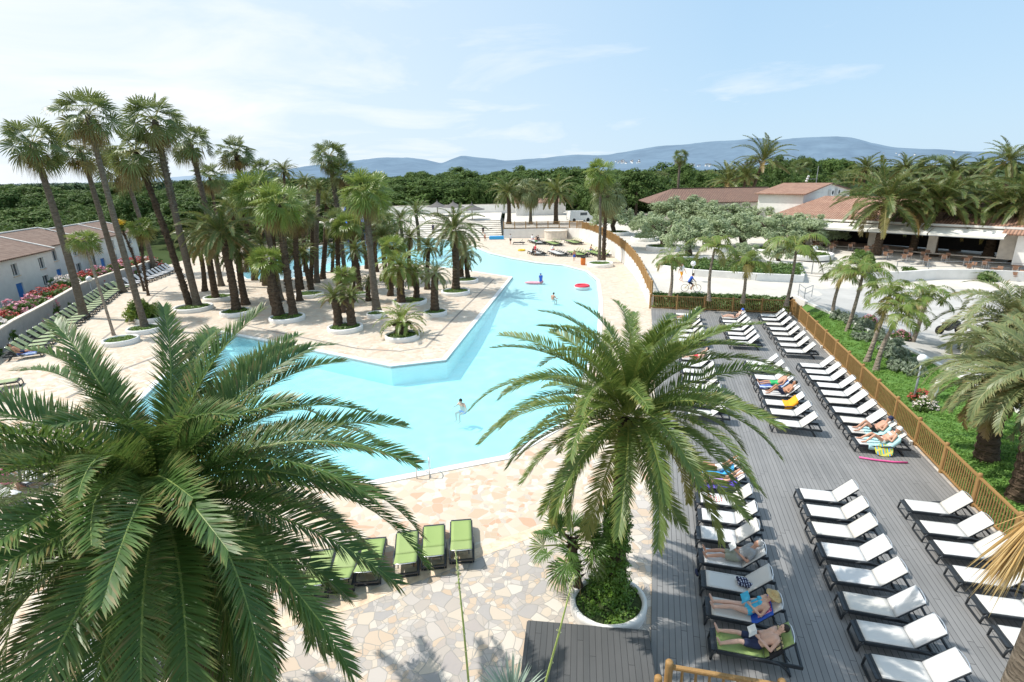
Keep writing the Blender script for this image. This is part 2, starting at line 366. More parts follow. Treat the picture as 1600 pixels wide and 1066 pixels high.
def paving_mat():
    m, t, b, out = nt('crazy_paving')
    tc = N(t, 'ShaderNodeTexCoord')
    nd = N(t, 'ShaderNodeTexNoise', i_Scale=.8, i_Detail=2.0); t.links.new(tc.outputs['Object'], nd.inputs['Vector'])
    vm = N(t, 'ShaderNodeVectorMath', operation='MULTIPLY_ADD'); vm.inputs[1].default_value = (.6, .6, 0)
    t.links.new(nd.outputs['Color'], vm.inputs[0]); t.links.new(tc.outputs['Object'], vm.inputs[2])
    def vor(sc, feat):
        v = N(t, 'ShaderNodeTexVoronoi', voronoi_dimensions='2D', feature=feat, i_Scale=sc, i_Randomness=1.0); t.links.new(vm.outputs[0], v.inputs['Vector']); return v
    v1, e1, v2, e2 = vor(2.6, 'F1'), vor(2.6, 'DISTANCE_TO_EDGE'), vor(4.9, 'F1'), vor(4.9, 'DISTANCE_TO_EDGE')
    s1 = N(t, 'ShaderNodeSeparateColor'); t.links.new(v1.outputs['Color'], s1.inputs[0])
    split = Mth(t, 'GREATER_THAN', s1.outputs[2], .42)            # some slabs are broken into smaller pieces
    cc = mixc(t, split, v1.outputs['Color'], v2.outputs['Color']); sx = N(t, 'ShaderNodeSeparateColor'); t.links.new(cc, sx.inputs[0])
    e2m = Mth(t, 'ADD', e2.outputs['Distance'], Mth(t, 'MULTIPLY', Mth(t, 'SUBTRACT', 1.0, split), 1.0))
    edge = Mth(t, 'MINIMUM', e1.outputs['Distance'], e2m)
    warm = ramp(t, sx.outputs[0], [(0, (.78, .66, .52)), (.24, (.86, .79, .68)), (.42, (.70, .55, .41)), (.55, (.88, .83, .75)), (.68, (.66, .60, .54)), (.78, (.72, .47, .33)), (.86, (.80, .70, .58)), (1, (.90, .87, .81))], 'CONSTANT')
    cool_shade = ramp(t, sx.outputs[1], [(0, (.50, .47, .45)), (.2, (.70, .62, .52)), (.4, (.42, .42, .44)), (.55, (.66, .52, .39)), (.7, (.60, .58, .57)), (.85, (.76, .72, .66))], 'CONSTANT')
    geo = N(t, 'ShaderNodeNewGeometry'); sp = N(t, 'ShaderNodeSeparateXYZ'); t.links.new(geo.outputs['Position'], sp.inputs[0])
    nl = N(t, 'ShaderNodeTexNoise', i_Scale=.35, i_Detail=3.0); t.links.new(tc.outputs['Object'], nl.inputs['Vector'])
    # the near strip beyond the border course has shade painted in as greyer tones
    line = Mth(t, 'SUBTRACT', Mth(t, 'MULTIPLY', sp.outputs['X'], .575), sp.outputs['Y'])
    fac = Mth(t, 'MULTIPLY', Mth(t, 'ADD', line, 14.45), 8.0, True)
    far = Mth(t, 'MULTIPLY', Mth(t, 'SUBTRACT', sp.outputs['Y'], 24.0), .06, True)
    warm = mixc(t, Mth(t, 'MULTIPLY', far, .45), warm, (.76, .69, .60)); warm = mixc(t, 1.0, warm, (.77, .735, .69), 'MULTIPLY')
    cool_shade = mixc(t, 1.0, mixc(t, .15, cool_shade, warm), (.84, .82, .80), 'MULTIPLY')
    col = mixc(t, fac, warm, cool_shade)
    n3 = N(t, 'ShaderNodeTexNoise', i_Scale=11.0, i_Detail=6.0); t.links.new(tc.outputs['Object'], n3.inputs['Vector'])
    col = mixc(t, Mth(t, 'MULTIPLY', n3.outputs[0], .28), col, (.55, .47, .38))
    col = mixc(t, Mth(t, 'MULTIPLY', Mth(t, 'SUBTRACT', nl.outputs[0], .45, True), .9), col, (.62, .52, .42))
    g = ramp(t, edge, [(.012, (0, 0, 0)), (.032, (1, 1, 1))])
    gc = mixc(t, fac, (.56, .49, .41), (.33, .31, .28))
    col = mixc(t, g, gc, col)
    t.links.new(col, b.inputs['Base Color']); b.inputs['Roughness'].default_value = .75
    bump(t, b, g, .35, .012); return m
M['paving'] = paving_mat()
M['paving_plain'] = pm('pale_terrace_stone', (.62, .58, .51), .85, .12, .9, .2, 8, c2=(.70, .65, .58))
M['walkway'] = pm('pale_concrete_walkway', (.55, .515, .46), .85, .10, .5, .15, 6)
M['asphalt'] = pm('pale_worn_asphalt', (.50, .485, .46), .9, .12, .6, .3, 30)
M['kerb'] = pm('white_kerb', (.78, .76, .72), .8, .06, 3)
M['coping'] = pm('white_pool_coping', (.80, .79, .76), .55, .04, 2)
M['border'] = pm('ochre_border_stone', (.72, .52, .36), .8, .18, 3.5, .3, 12, c2=(.78, .64, .48))
M['drain'] = pm('drain_channel', (.28, .25, .22), .8, .2, 6)

def deck_mat(name, c1, c2, w=.145):
    m, t, b, out = nt(name)
    tc = N(t, 'ShaderNodeTexCoord'); sp = N(t, 'ShaderNodeSeparateXYZ'); t.links.new(tc.outputs['Object'], sp.inputs[0])
    q = Mth(t, 'DIVIDE', sp.outputs['X'], w); fr = Mth(t, 'FRACT', q); fl = Mth(t, 'FLOOR', q)
    wn = N(t, 'ShaderNodeTexWhiteNoise', noise_dimensions='1D'); t.links.new(fl, wn.inputs['W'])
    ly = Mth(t, 'DIVIDE', Mth(t, 'ADD', sp.outputs['Y'], Mth(t, 'MULTIPLY', wn.outputs['Value'], 3.6)), 3.6)
    fy = Mth(t, 'FRACT', ly)
    wn2 = N(t, 'ShaderNodeTexWhiteNoise', noise_dimensions='2D'); cv = N(t, 'ShaderNodeCombineXYZ')
    t.links.new(fl, cv.inputs[0]); t.links.new(Mth(t, 'FLOOR', ly), cv.inputs[1]); t.links.new(cv.outputs[0], wn2.inputs['Vector'])
    edge = Mth(t, 'MULTIPLY', Mth(t, 'ABSOLUTE', Mth(t, 'SUBTRACT', fr, .5)), 2.0)
    gx = Mth(t, 'MULTIPLY', Mth(t, 'SUBTRACT', edge, .90), 20.0, True)
    ey = Mth(t, 'MULTIPLY', Mth(t, 'ABSOLUTE', Mth(t, 'SUBTRACT', fy, .5)), 2.0)
    gy = Mth(t, 'MULTIPLY', Mth(t, 'SUBTRACT', ey, .9955), 400.0, True)
    gap = Mth(t, 'MAXIMUM', gx, gy)
    mp = N(t, 'ShaderNodeMapping'); mp.inputs['Scale'].default_value = (22, 1.2, 1); t.links.new(tc.outputs['Object'], mp.inputs[0])
    n1 = N(t, 'ShaderNodeTexNoise', i_Scale=1.6, i_Detail=7.0); t.links.new(mp.outputs[0], n1.inputs['Vector'])
    n2 = N(t, 'ShaderNodeTexNoise', i_Scale=.5, i_Detail=5.0); t.links.new(tc.outputs['Object'], n2.inputs['Vector'])
    col = mixc(t, wn2.outputs['Value'], c1, c2)
    col = mixc(t, Mth(t, 'MULTIPLY', n1.outputs[0], .4), col, tuple(x * .6 for x in c1))
    col = mixc(t, Mth(t, 'MULTIPLY', Mth(t, 'SUBTRACT', n2.outputs[0], .4, True), .9), col, tuple(min(1, x * 1.35) for x in c2))
    col = mixc(t, gap, col, (.03, .03, .032))
    t.links.new(col, b.inputs['Base Color']); b.inputs['Roughness'].default_value = .58; b.inputs['Specular IOR Level'].default_value = .45
    h = Mth(t, 'SUBTRACT', 1.0, gap); bump(t, b, h, .5, .01); return m
M['deck'] = deck_mat('grey_composite_boards', (.205, .203, .20), (.265, .26, .255))
M['deck_dark'] = deck_mat('dark_composite_boards', (.085, .088, .09), (.115, .115, .115))

def tile_mat(name, c1, c2):
    m, t, b, out = nt(name)
    tc = N(t, 'ShaderNodeTexCoord'); sp = N(t, 'ShaderNodeSeparateXYZ'); t.links.new(tc.outputs['UV'], sp.inputs[0])
    fx = Mth(t, 'FRACT', Mth(t, 'MULTIPLY', sp.outputs['X'], 3.6)); fy = Mth(t, 'FRACT', Mth(t, 'MULTIPLY', sp.outputs['Y'], 2.6))
    cv = N(t, 'ShaderNodeCombineXYZ')
    t.links.new(Mth(t, 'FLOOR', Mth(t, 'MULTIPLY', sp.outputs['X'], 3.6)), cv.inputs[0]); t.links.new(Mth(t, 'FLOOR', Mth(t, 'MULTIPLY', sp.outputs['Y'], 2.6)), cv.inputs[1])
    wn = N(t, 'ShaderNodeTexWhiteNoise', noise_dimensions='2D'); t.links.new(cv.outputs[0], wn.inputs['Vector'])
    n2 = N(t, 'ShaderNodeTexNoise', i_Scale=.6, i_Detail=6.0); t.links.new(tc.outputs['Object'], n2.inputs['Vector'])
    col = mixc(t, wn.outputs['Value'], c1, c2)
    col = mixc(t, Mth(t, 'MULTIPLY', n2.outputs[0], .55), col, (.16, .115, .09))
    prof = Mth(t, 'SINE', Mth(t, 'MULTIPLY', fx, PI))
    lap = Mth(t, 'MULTIPLY', Mth(t, 'SUBTRACT', fy, .84), 8.0, True)
    col = mixc(t, Mth(t, 'MULTIPLY', Mth(t, 'SUBTRACT', 1.0, Mth(t, 'POWER', prof, .35)), .85), col, (.06, .04, .032))
    col = mixc(t, Mth(t, 'MULTIPLY', lap, .5), col, (.06, .04, .032))
    t.links.new(col, b.inputs['Base Color']); b.inputs['Roughness'].default_value = .85
    bump(t, b, prof, .9, .08); return m
M['tile'] = tile_mat('brown_roof_tiles', (.25, .155, .115), (.36, .245, .19))
M['tile_red'] = tile_mat('terracotta_roof_tiles', (.42, .21, .135), (.55, .32, .22))
M['tile_dark'] = tile_mat('old_roof_tiles', (.22, .12, .09), (.30, .17, .12))

def grass_mat(name, c1, c2, sc=.8):
    m, t, b, out = nt(name)
    tc = N(t, 'ShaderNodeTexCoord'); n1 = N(t, 'ShaderNodeTexNoise', i_Scale=sc, i_Detail=8.0, i_Roughness=.7); t.links.new(tc.outputs['Object'], n1.inputs['Vector'])
    n2 = N(t, 'ShaderNodeTexNoise', i_Scale=28.0, i_Detail=4.0); t.links.new(tc.outputs['Object'], n2.inputs['Vector'])
    col = ramp(t, n1.outputs[0], [(.3, c1), (.7, c2)]); col = mixc(t, Mth(t, 'MULTIPLY', n2.outputs[0], .7), col, tuple(x * .45 for x in c1))
    t.links.new(col, b.inputs['Base Color']); b.inputs['Roughness'].default_value = .9
    bump(t, b, n2.outputs[0], .8, .05); return m
M['lawn'] = grass_mat('lawn_turf', (.09, .21, .035), (.16, .30, .065))
M['ground'] = None

def ground_mat():
    m, t, b, out = nt('open_ground')
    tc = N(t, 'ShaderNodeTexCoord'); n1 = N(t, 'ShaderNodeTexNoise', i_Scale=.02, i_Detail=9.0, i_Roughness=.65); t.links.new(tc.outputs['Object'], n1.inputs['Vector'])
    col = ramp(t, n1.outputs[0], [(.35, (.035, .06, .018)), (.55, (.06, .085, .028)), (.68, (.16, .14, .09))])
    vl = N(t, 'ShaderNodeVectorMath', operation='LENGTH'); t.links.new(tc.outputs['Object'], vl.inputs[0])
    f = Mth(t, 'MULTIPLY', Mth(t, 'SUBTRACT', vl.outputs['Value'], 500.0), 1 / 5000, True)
    col = mixc(t, f, col, (.30, .37, .43))  # painted haze: ground colour turns blue-grey with distance
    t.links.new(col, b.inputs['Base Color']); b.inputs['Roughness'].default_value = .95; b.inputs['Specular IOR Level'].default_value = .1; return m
M['ground'] = ground_mat()
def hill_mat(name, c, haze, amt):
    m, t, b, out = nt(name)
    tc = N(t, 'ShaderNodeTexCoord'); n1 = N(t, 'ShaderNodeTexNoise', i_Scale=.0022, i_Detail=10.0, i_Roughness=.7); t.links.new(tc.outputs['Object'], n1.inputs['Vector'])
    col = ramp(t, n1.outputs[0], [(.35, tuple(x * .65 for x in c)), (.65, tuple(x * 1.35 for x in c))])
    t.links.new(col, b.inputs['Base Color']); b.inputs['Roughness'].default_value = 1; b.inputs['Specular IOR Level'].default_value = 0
    b.inputs['Emission Color'].default_value = (*haze, 1); b.inputs['Emission Strength'].default_value = amt; return m  # aerial haze added as an even glow of the hill surface
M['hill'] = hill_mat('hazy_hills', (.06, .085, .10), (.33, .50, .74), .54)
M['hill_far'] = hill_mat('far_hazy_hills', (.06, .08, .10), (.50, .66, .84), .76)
M['farwood'] = None

def water_mat():
    m, t, b, out = nt('pool_water')
    t.nodes.remove(b)
    tc = N(t, 'ShaderNodeTexCoord'); n1 = N(t, 'ShaderNodeTexNoise', i_Scale=1.6, i_Detail=4.0, i_Distortion=1.2); t.links.new(tc.outputs['Object'], n1.inputs['Vector'])
    n2 = N(t, 'ShaderNodeTexNoise', i_Scale=6.0, i_Detail=3.0, i_Distortion=.8); t.links.new(tc.outputs['Object'], n2.inputs['Vector'])
    h = Mth(t, 'ADD', n1.outputs[0], Mth(t, 'MULTIPLY', n2.outputs[0], .35))
    bp = N(t, 'ShaderNodeBump'); bp.inputs['Strength'].default_value = .42; bp.inputs['Distance'].default_value = .06; t.links.new(h, bp.inputs['Height'])
    tr = N(t, 'ShaderNodeBsdfTransparent'); tr.inputs[0].default_value = (.80, .975, .99, 1)
    gl = N(t, 'ShaderNodeBsdfGlossy'); gl.inputs['Roughness'].default_value = .03; t.links.new(bp.outputs[0], gl.inputs['Normal'])
    fr = N(t, 'ShaderNodeFresnel'); fr.inputs['IOR'].default_value = 1.33; t.links.new(bp.outputs[0], fr.inputs['Normal'])
    df = N(t, 'ShaderNodeBsdfDiffuse'); df.inputs[0].default_value = (.50, .93, .99, 1)
    mx0 = N(t, 'ShaderNodeMixShader'); mx0.inputs[0].default_value = .24; t.links.new(tr.outputs[0], mx0.inputs[1]); t.links.new(df.outputs[0], mx0.inputs[2])
    mx = N(t, 'ShaderNodeMixShader'); t.links.new(Mth(t, 'MULTIPLY', fr.outputs[0], .8), mx.inputs[0]); t.links.new(mx0.outputs[0], mx.inputs[1]); t.links.new(gl.outputs[0], mx.inputs[2])
    t.links.new(mx.outputs[0], out.inputs[0]); return m
M['water'] = water_mat()
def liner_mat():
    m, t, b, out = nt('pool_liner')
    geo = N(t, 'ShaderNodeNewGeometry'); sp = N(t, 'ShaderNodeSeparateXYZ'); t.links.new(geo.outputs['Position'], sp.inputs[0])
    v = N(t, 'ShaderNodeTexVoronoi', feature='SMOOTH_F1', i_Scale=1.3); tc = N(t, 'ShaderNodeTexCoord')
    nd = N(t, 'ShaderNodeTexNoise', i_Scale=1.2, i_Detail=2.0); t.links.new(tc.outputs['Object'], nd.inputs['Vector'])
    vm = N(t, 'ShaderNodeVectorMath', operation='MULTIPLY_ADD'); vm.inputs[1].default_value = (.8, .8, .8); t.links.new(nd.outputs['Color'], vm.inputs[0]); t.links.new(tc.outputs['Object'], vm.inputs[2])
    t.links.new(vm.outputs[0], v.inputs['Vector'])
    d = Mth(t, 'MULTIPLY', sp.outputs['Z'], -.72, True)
    col = ramp(t, d, [(.10, (.88, .88, .85)), (.30, (.80, .92, .92)), (.62, (.64, .93, .97)), (1, (.44, .88, .97))])  # painted depth tint, standing in for light absorbed by the water
    caustic = Mth(t, 'MULTIPLY', Mth(t, 'POWER', v.outputs['Distance'], 2.0), .55, True); col = mixc(t, caustic, col, (.95, 1.0, 1.0))  # caustic light pattern painted onto the liner
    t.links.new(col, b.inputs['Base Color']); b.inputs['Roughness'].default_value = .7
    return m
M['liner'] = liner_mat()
M['liner_blue'] = pm('deep_blue_liner', (.07, .45, .80), .7, .06, 1)

# ------------------------------------------------------------------ foliage generators (numpy)
def nrm(a): return a / np.maximum(np.linalg.norm(a, axis=-1, keepdims=True), 1e-9)
def frond(L, el0, droop, n, ll, lw, rng, vee=.5, dry=0., a0=1.25, a1=.55, sag=.18, rw=.03, power=1.25, side_bend=0.):
    """one feather frond, root at the origin, growing along +x; returns V, T, rnd, dry, tip"""
    K = 16; s = np.linspace(0, 1, K); ang = el0 - droop * s ** power
    dx = np.cos(ang) * L / (K - 1); dz = np.sin(ang) * L / (K - 1)
    P = np.zeros((K, 3)); P[1:, 0] = np.cumsum(dx[:-1]); P[1:, 2] = np.cumsum(dz[:-1])
    P[:, 1] = side_bend * L * s ** 2
    Tn = nrm(np.gradient(P, axis=0)); B = nrm(np.cross(Tn, np.array([0, 0, 1.]) + 1e-6 * 0)); Nn = np.cross(B, Tn)
    V = []; T = []; A = []; off = 0
    # stem: flat three-sided strip
    w = rw * (1 - .85 * s)[:, None]
    st = np.stack([P + B * w, P + Nn * w * .6, P - B * w], 1).reshape(-1, 3)
    tr = []
    for i in range(K - 1):
        for j in range(2):
            a = i * 3 + j; tr += [(a, a + 3, a + 1), (a + 1, a + 3, a + 4)]
    V.append(st); T.append(np.array(tr)); off = len(st)
    A.append(np.stack([np.full(len(st), .9), np.full(len(st), dry * .8), np.full(len(st), 1.)], 1))
    si = np.linspace(.10, 1., n) + rng.uniform(-.4, .4, n) / n; si = np.clip(si, .05, 1)
    si = np.repeat(si, 2); sd = np.tile([1., -1.], n); m = 2 * n
    f = si * (K - 1); i0 = np.minimum(f.astype(int), K - 2); fr = (f - i0)[:, None]
    p = P[i0] * (1 - fr) + P[i0 + 1] * fr; tn = nrm(Tn[i0] * (1 - fr) + Tn[i0 + 1] * fr)
    b = nrm(B[i0] * (1 - fr) + B[i0 + 1] * fr) * sd[:, None]; nn = Nn[i0] * (1 - fr) + Nn[i0 + 1] * fr
    a = (a0 + (a1 - a0) * si + rng.uniform(-.12, .12, m))[:, None]; v = (vee + rng.uniform(-.22, .22, m))[:, None]
    d = nrm(np.cos(a) * tn + np.sin(a) * (np.cos(v) * b + np.sin(v) * nn))
    prof = np.interp(si, [0, .08, .35, .7, .92, 1], [.35, .6, 1, .9, .6, .42]); le = (ll * prof * rng.uniform(.85, 1.1, m))[:, None]
    wd = nrm(np.cross(d, nn * .8 + tn * .3)) * lw
    g = np.array([0, 0, -1.])
    q0 = p; q1 = p + d * le * .5 + g * le * sag * .25; q2 = p + d * le * .97 + g * le * sag
    lv = np.stack([q0 + wd * .55, q0 - wd * .55, q1 + wd, q1 - wd, q2], 1).reshape(-1, 3)
    base = off + np.arange(m)[:, None] * 5
    lt = np.stack([base + [0, 1, 2], base + [1, 3, 2], base + [2, 3, 4]], 1).reshape(-1, 3)
    rd = rng.uniform(0, 1, m) * .6 + rng.uniform(0, .4)
    burn = rng.uniform(0, 1, m); dd = np.full((m, 5), dry); dd[:, 4] = np.maximum(dry, np.where(burn > .55, burn * .8, 0)); dd[:, 2:4] = np.maximum(dd[:, 2:4], np.where(burn > .93, .6, 0)[:, None])
    la = np.stack([np.repeat(rd, 5), dd.ravel(), np.tile([0, 0, .08, .08, .55], m)], 1)
    V.append(lv); T.append(lt); A.append(la)
    return np.concatenate(V), np.concatenate(T), np.concatenate(A)
def rotz(V, a):
    c, s = math.cos(a), math.sin(a); W = V.copy(); W[:, 0] = c * V[:, 0] - s * V[:, 1]; W[:, 1] = s * V[:, 0] + c * V[:, 1]; return W
def rotx(V, a):
    c, s = math.cos(a), math.sin(a); W = V.copy(); W[:, 1] = c * V[:, 1] - s * V[:, 2]; W[:, 2] = s * V[:, 1] + c * V[:, 2]; return W
def gather(parts, name, mat):
    o = 0; VV = []; TT = []; AA = []
    for v, t, a in parts: VV.append(v); TT.append(t + o); AA.append(a); o += len(v)
    V = np.concatenate(VV); T = np.concatenate(TT); A = np.concatenate(AA)
    return tri_mesh(name, V, T, mat, {'rnd': A[:, 0], 'dry': A[:, 1], 'tip': A[:, 2]})
def date_crown(name, mat, nf, L, nl, ll, lw, seed, top=1.42, young=.80, expo=1.12, lo=-.55, droopk=1.0, vee=.5, dry_frac=.08, r0=.18, rw=.03, sag=.2, yellow=0., stub=14):
    rng = np.random.default_rng(seed); parts = []
    for i in range(nf):
        q = (i + .5) / nf                                   # 0 young upright, 1 old hanging
        el = top - (top - lo) * q ** expo + rng.uniform(-.17, .17)
        dr = (.65 + .95 * (1 - abs(q - .35)) + rng.uniform(-.32, .34)) * droopk
        Lf = L * min(young + (1.05 - young) * min(1, q * 2.4), .80 + .26 * math.sin(PI * min(1, q * 1.3 + .15))) * rng.uniform(.9, 1.06)
        dry = 0. if q < 1 - dry_frac else rng.uniform(.3, .9)
        if yellow and q > .55: dry = max(dry, rng.uniform(0, yellow))
        v, t, a = frond(Lf, el, dr, nl, ll, lw, rng, vee=vee * (1 - .3 * q), dry=dry, rw=rw, sag=sag, side_bend=rng.uniform(-.09, .09))
        v = rotx(v, rng.uniform(-.45, .45)); v[:, 0] += r0 * (0.4 + .6 * q); v[:, 2] += .35 * (1 - q) * r0 * 3
        parts.append((rotz(v, i * 2.39996 + rng.uniform(-.15, .15)), t, a))
    for i in range(stub):                                   # cut leaf bases under the crown
        v, t, a = frond(.55, rng.uniform(-.1, .6), .2, 3, .05, .01, rng, rw=.075, dry=.9)
        v[:, 0] += r0; v[:, 2] -= rng.uniform(.1, .5); parts.append((rotz(v, i * 2.4), t, a))
    return gather(parts, name, mat)
def fan_leaf(rad, rng, nseg=16, spread=2.1, sag=.35, pet=1.0, el=.3, petsag=.5, dry=0.):
    K = 7; s = np.linspace(0, 1, K); ang = el - petsag * s; dl = pet / (K - 1)
    P = np.zeros((K, 3)); P[1:, 0] = np.cumsum(np.cos(ang[:-1]) * dl); P[1:, 2] = np.cumsum(np.sin(ang[:-1]) * dl)
    w = .022
    st = np.stack([P + [0, w, 0], P + [0, 0, w], P - [0, w, 0]], 1).reshape(-1, 3); tr = []
    for i in range(K - 1):
        for j in range(2): a = i * 3 + j; tr += [(a, a + 3, a + 1), (a + 1, a + 3, a + 4)]
    A = [np.stack([np.full(len(st), .9), np.full(len(st), dry * .8), np.full(len(st), .9)], 1)]
    e = ang[-1] - .12; tn = np.array([math.cos(e), 0, math.sin(e)]); up = np.array([-math.sin(e), 0, math.cos(e)]); sd = np.array([0, 1., 0])
    th = np.linspace(-spread, spread, nseg) + rng.uniform(-.05, .05, nseg)
    d = np.cos(th)[:, None] * tn + np.sin(th)[:, None] * sd + up * (.18 + .1 * np.cos(th))[:, None]; d = nrm(d)
    le = (rad * (.72 + .28 * np.cos(th * .7)) * rng.uniform(.88, 1.08, nseg))[:, None]
    wd = nrm(np.cross(d, up)); hw = rad * spread / nseg * .44
    g = np.array([0, 0, -1.]); p = P[-1]
    q1 = p + d * le * .55 - g * 0; q2 = p + d * le * .82 + g * le * sag * .35; q3 = p + d * le * .98 + g * le * sag * rng.uniform(.7, 1.5, (nseg, 1))
    alt = (np.arange(nseg) % 2 * 2 - 1)[:, None] * up * rad * .02
    lv = np.stack([np.tile(p, (nseg, 1)), q1 + wd * hw + alt, q1 - wd * hw - alt, q2 + wd * hw * .62, q2 - wd * hw * .62, q3], 1).reshape(-1, 3)
    b = len(st) + np.arange(nseg)[:, None] * 6
    lt = np.stack([b + [0, 1, 2], b + [1, 3, 2], b + [2, 3, 4], b + [3, 5, 4]], 1).reshape(-1, 3)
    rd = rng.uniform(0, 1, nseg) * .5 + rng.uniform(0, .5)
    A.append(np.stack([np.repeat(rd, 6), np.full(nseg * 6, dry), np.tile([.1, .05, .05, .2, .2, .6], nseg)], 1))
    return np.concatenate([st, lv]), np.concatenate([np.array(tr), lt]), np.concatenate(A)
def fan_crown(name, mat, nf, rad, pet, seed, lo=-.7, skirt=10, sag=.35, nseg=16, r0=.12):
    rng = np.random.default_rng(seed); parts = []
    for i in range(nf):
        q = (i + .5) / nf; el = 1.45 - (1.45 - lo) * q + rng.uniform(-.15, .15)
        v, t, a = fan_leaf(rad * rng.uniform(.85, 1.1), rng, nseg, 1.75 + .5 * q, sag * (.6 + q), pet * rng.uniform(.75, 1.1) * (.75 + .4 * q), el, .35 + .6 * q, 0 if q < .85 else rng.uniform(0, .5))
        v = rotx(v, rng.uniform(-.8, .8)); v[:, 0] += r0
        parts.append((rotz(v, i * 2.39996 + rng.uniform(-.3, .3)), t, a))
    for i in range(skirt):
        v, t, a = fan_leaf(rad * .8, rng, nseg, 1.1, .9, pet * .6, -.6 + rng.uniform(-.4, .2), .8, rng.uniform(.6, 1))
        v[:, 0] += r0; v[:, 2] -= rng.uniform(.1, .5); parts.append((rotz(v, i * 2.39996 + .7), t, a))
    return gather(parts, name, mat)
def tufts(cent, rad, n, size, rng, up=.35, flat=.8, long=1.):
    """small leaf faces spread through the volumes of clumps"""
    k = len(cent); c = np.repeat(cent, n, 0); r = np.repeat(rad, n)[:, None]
    d = nrm(rng.normal(size=(k * n, 3))); rr = rng.uniform(.35, 1, (k * n, 1)) ** .6
    p = c + d * r * rr * np.array([1, 1, flat])
    nr = nrm(d * .9 + rng.normal(size=d.shape) * .55 + np.array([0, 0, up])); t1 = nrm(np.cross(nr, rng.normal(size=d.shape))); t2 = np.cross(nr, t1)
    s = size * rng.uniform(.6, 1.25, (k * n, 1))
    V = np.stack([p - t1 * s * long, p + t2 * s * .55 - t1 * s * .1, p + t1 * s * long, p - t2 * s * .55 + t1 * s * .1], 1).reshape(-1, 3)
    b = np.arange(k * n)[:, None] * 4; T = np.stack([b + [0, 1, 2], b + [0, 2, 3]], 1).reshape(-1, 3)
    cl = np.repeat(rng.uniform(0, .5, k), n); rd = cl + rng.uniform(0, .5, k * n)
    A = np.stack([np.repeat(rd, 4), np.zeros(k * n * 4), np.repeat((d[:, 2] > .4) * rng.uniform(0, .5, k * n), 4)], 1)
    return V, T, A
def pine_crown(name, seed, Rr=5.5, Hh=3.4):
    rng = np.random.default_rng(seed); n = 95
    a = rng.uniform(0, 2 * PI, n); q = np.sqrt(rng.uniform(0, 1, n)); rr = q * Rr * (1 + .16 * np.sin(3 * a + seed) + .1 * np.sin(5 * a))
    z = Hh * (1 - q ** 2.2) * rng.uniform(.72, 1.0, n) - .5 * q
    low = rng.uniform(0, 1, n) < .25; z[low] *= .35
    c = np.stack([rr * np.cos(a), rr * np.sin(a), z], 1); rad = rng.uniform(.75, 1.35, n)
    return gather([tufts(c, rad, 95, .20, rng, 1.1, .62, 1.3)], name, M['pine'])
def round_crown(name, mat, seed, Rr, Hh, n, rad, per, size, lobes=3, up=.2, long=1.5):
    rng = np.random.default_rng(seed); d = nrm(rng.normal(size=(n, 3))); d[:, 2] = np.abs(d[:, 2]) * 1.1 - .25
    a = np.arctan2(d[:, 1], d[:, 0]); k = (1 + .2 * np.sin(lobes * a + seed)) * rng.uniform(.55, 1, n) ** .5
    c = np.stack([d[:, 0] * Rr * k, d[:, 1] * Rr * k, (d[:, 2] + .25) * Hh * k], 1)
    return gather([tufts(c, rng.uniform(.6, 1.15, n) * rad, per, size, rng, up, .8, long)], name, mat)
def sheet_leaves(pts, per, rad, size, rng, mat, name, up=.6, flat=.5):
    return gather([tufts(np.array(pts), np.full(len(pts), rad), per, size, rng, up, flat, 1.2)], name, mat)

def palm_trunk(base, top, r0, r1, style='smooth', bend=.0, seed=0, n=12, stem_rings=None):
    """trunk mesh in local coords (base at the origin)"""
    rng = random.Random(seed); b = MB(); d = Vector(top) - Vector(base); h = d.length
    k = stem_rings or max(10, int(h / (.16 if style == 'scar' else .24))); k = min(k, 70)
    side = Vector((math.cos(seed * 2.1), math.sin(seed * 2.1), 0)); V = []
    for i in range(k + 1):
        t = i / k; p = d * t + side * (bend * math.sin(PI * t)) + Vector((-d.x, -d.y, 0)) * .22 * (t - t * t)
        flare = 1 + .55 * math.exp(-t * h / .45); r = (r0 + (r1 - r0) * t) * flare
        if style == 'bulge': r = r0 * flare * (1 if t < .8 else 1 + .55 * math.sin((t - .8) / .2 * PI))
        for j in range(n):
            a = 2 * PI * j / n + (PI / n if i % 2 else 0); q = 1.
            if style in ('scar', 'bulge'): q = 1 + (.07 if i % 2 else -.05) + rng.uniform(-.03, .03)
            elif style == 'stub': q = 1 + rng.uniform(-.12, .16)
            else: q = 1 + .02 * (i % 2) + rng.uniform(-.012, .012)
            V.append(tuple(p + Vector((math.cos(a), math.sin(a), 0)) * (r * q)))
    b.v = V
    for i in range(k):
        for j in range(n):
            b.f.append((i * n + j, i * n + (j + 1) % n, (i + 1) * n + (j + 1) % n, (i + 1) * n + j)); b.mi.append(0)
    if style in ('stub', 'halfstub'):
        for i in range(int(h * 26)):
            t = rng.uniform(.12 if style == 'stub' else .55, .99); a = rng.uniform(0, 2 * PI); p = d * t + side * (bend * math.sin(PI * t)) + Vector((-d.x, -d.y, 0)) * .22 * (t - t * t)
            r = (r0 + (r1 - r0) * t); o = Vector((math.cos(a), math.sin(a), 0)); s = Vector((-o.y, o.x, 0)); l = rng.uniform(.10, .2)
            c = p + o * r * .92
            b.add([c - s * .05, c + s * .05, c + o * .02 + Vector((0, 0, .10)), c + o * l + Vector((0, 0, rng.uniform(.05, .2)))], [(0, 1, 3), (1, 2, 3), (2, 0, 3)])
    me = bpy.data.meshes.new('trunk'); me.from_pydata(b.v, [], b.f); me.update(); return me

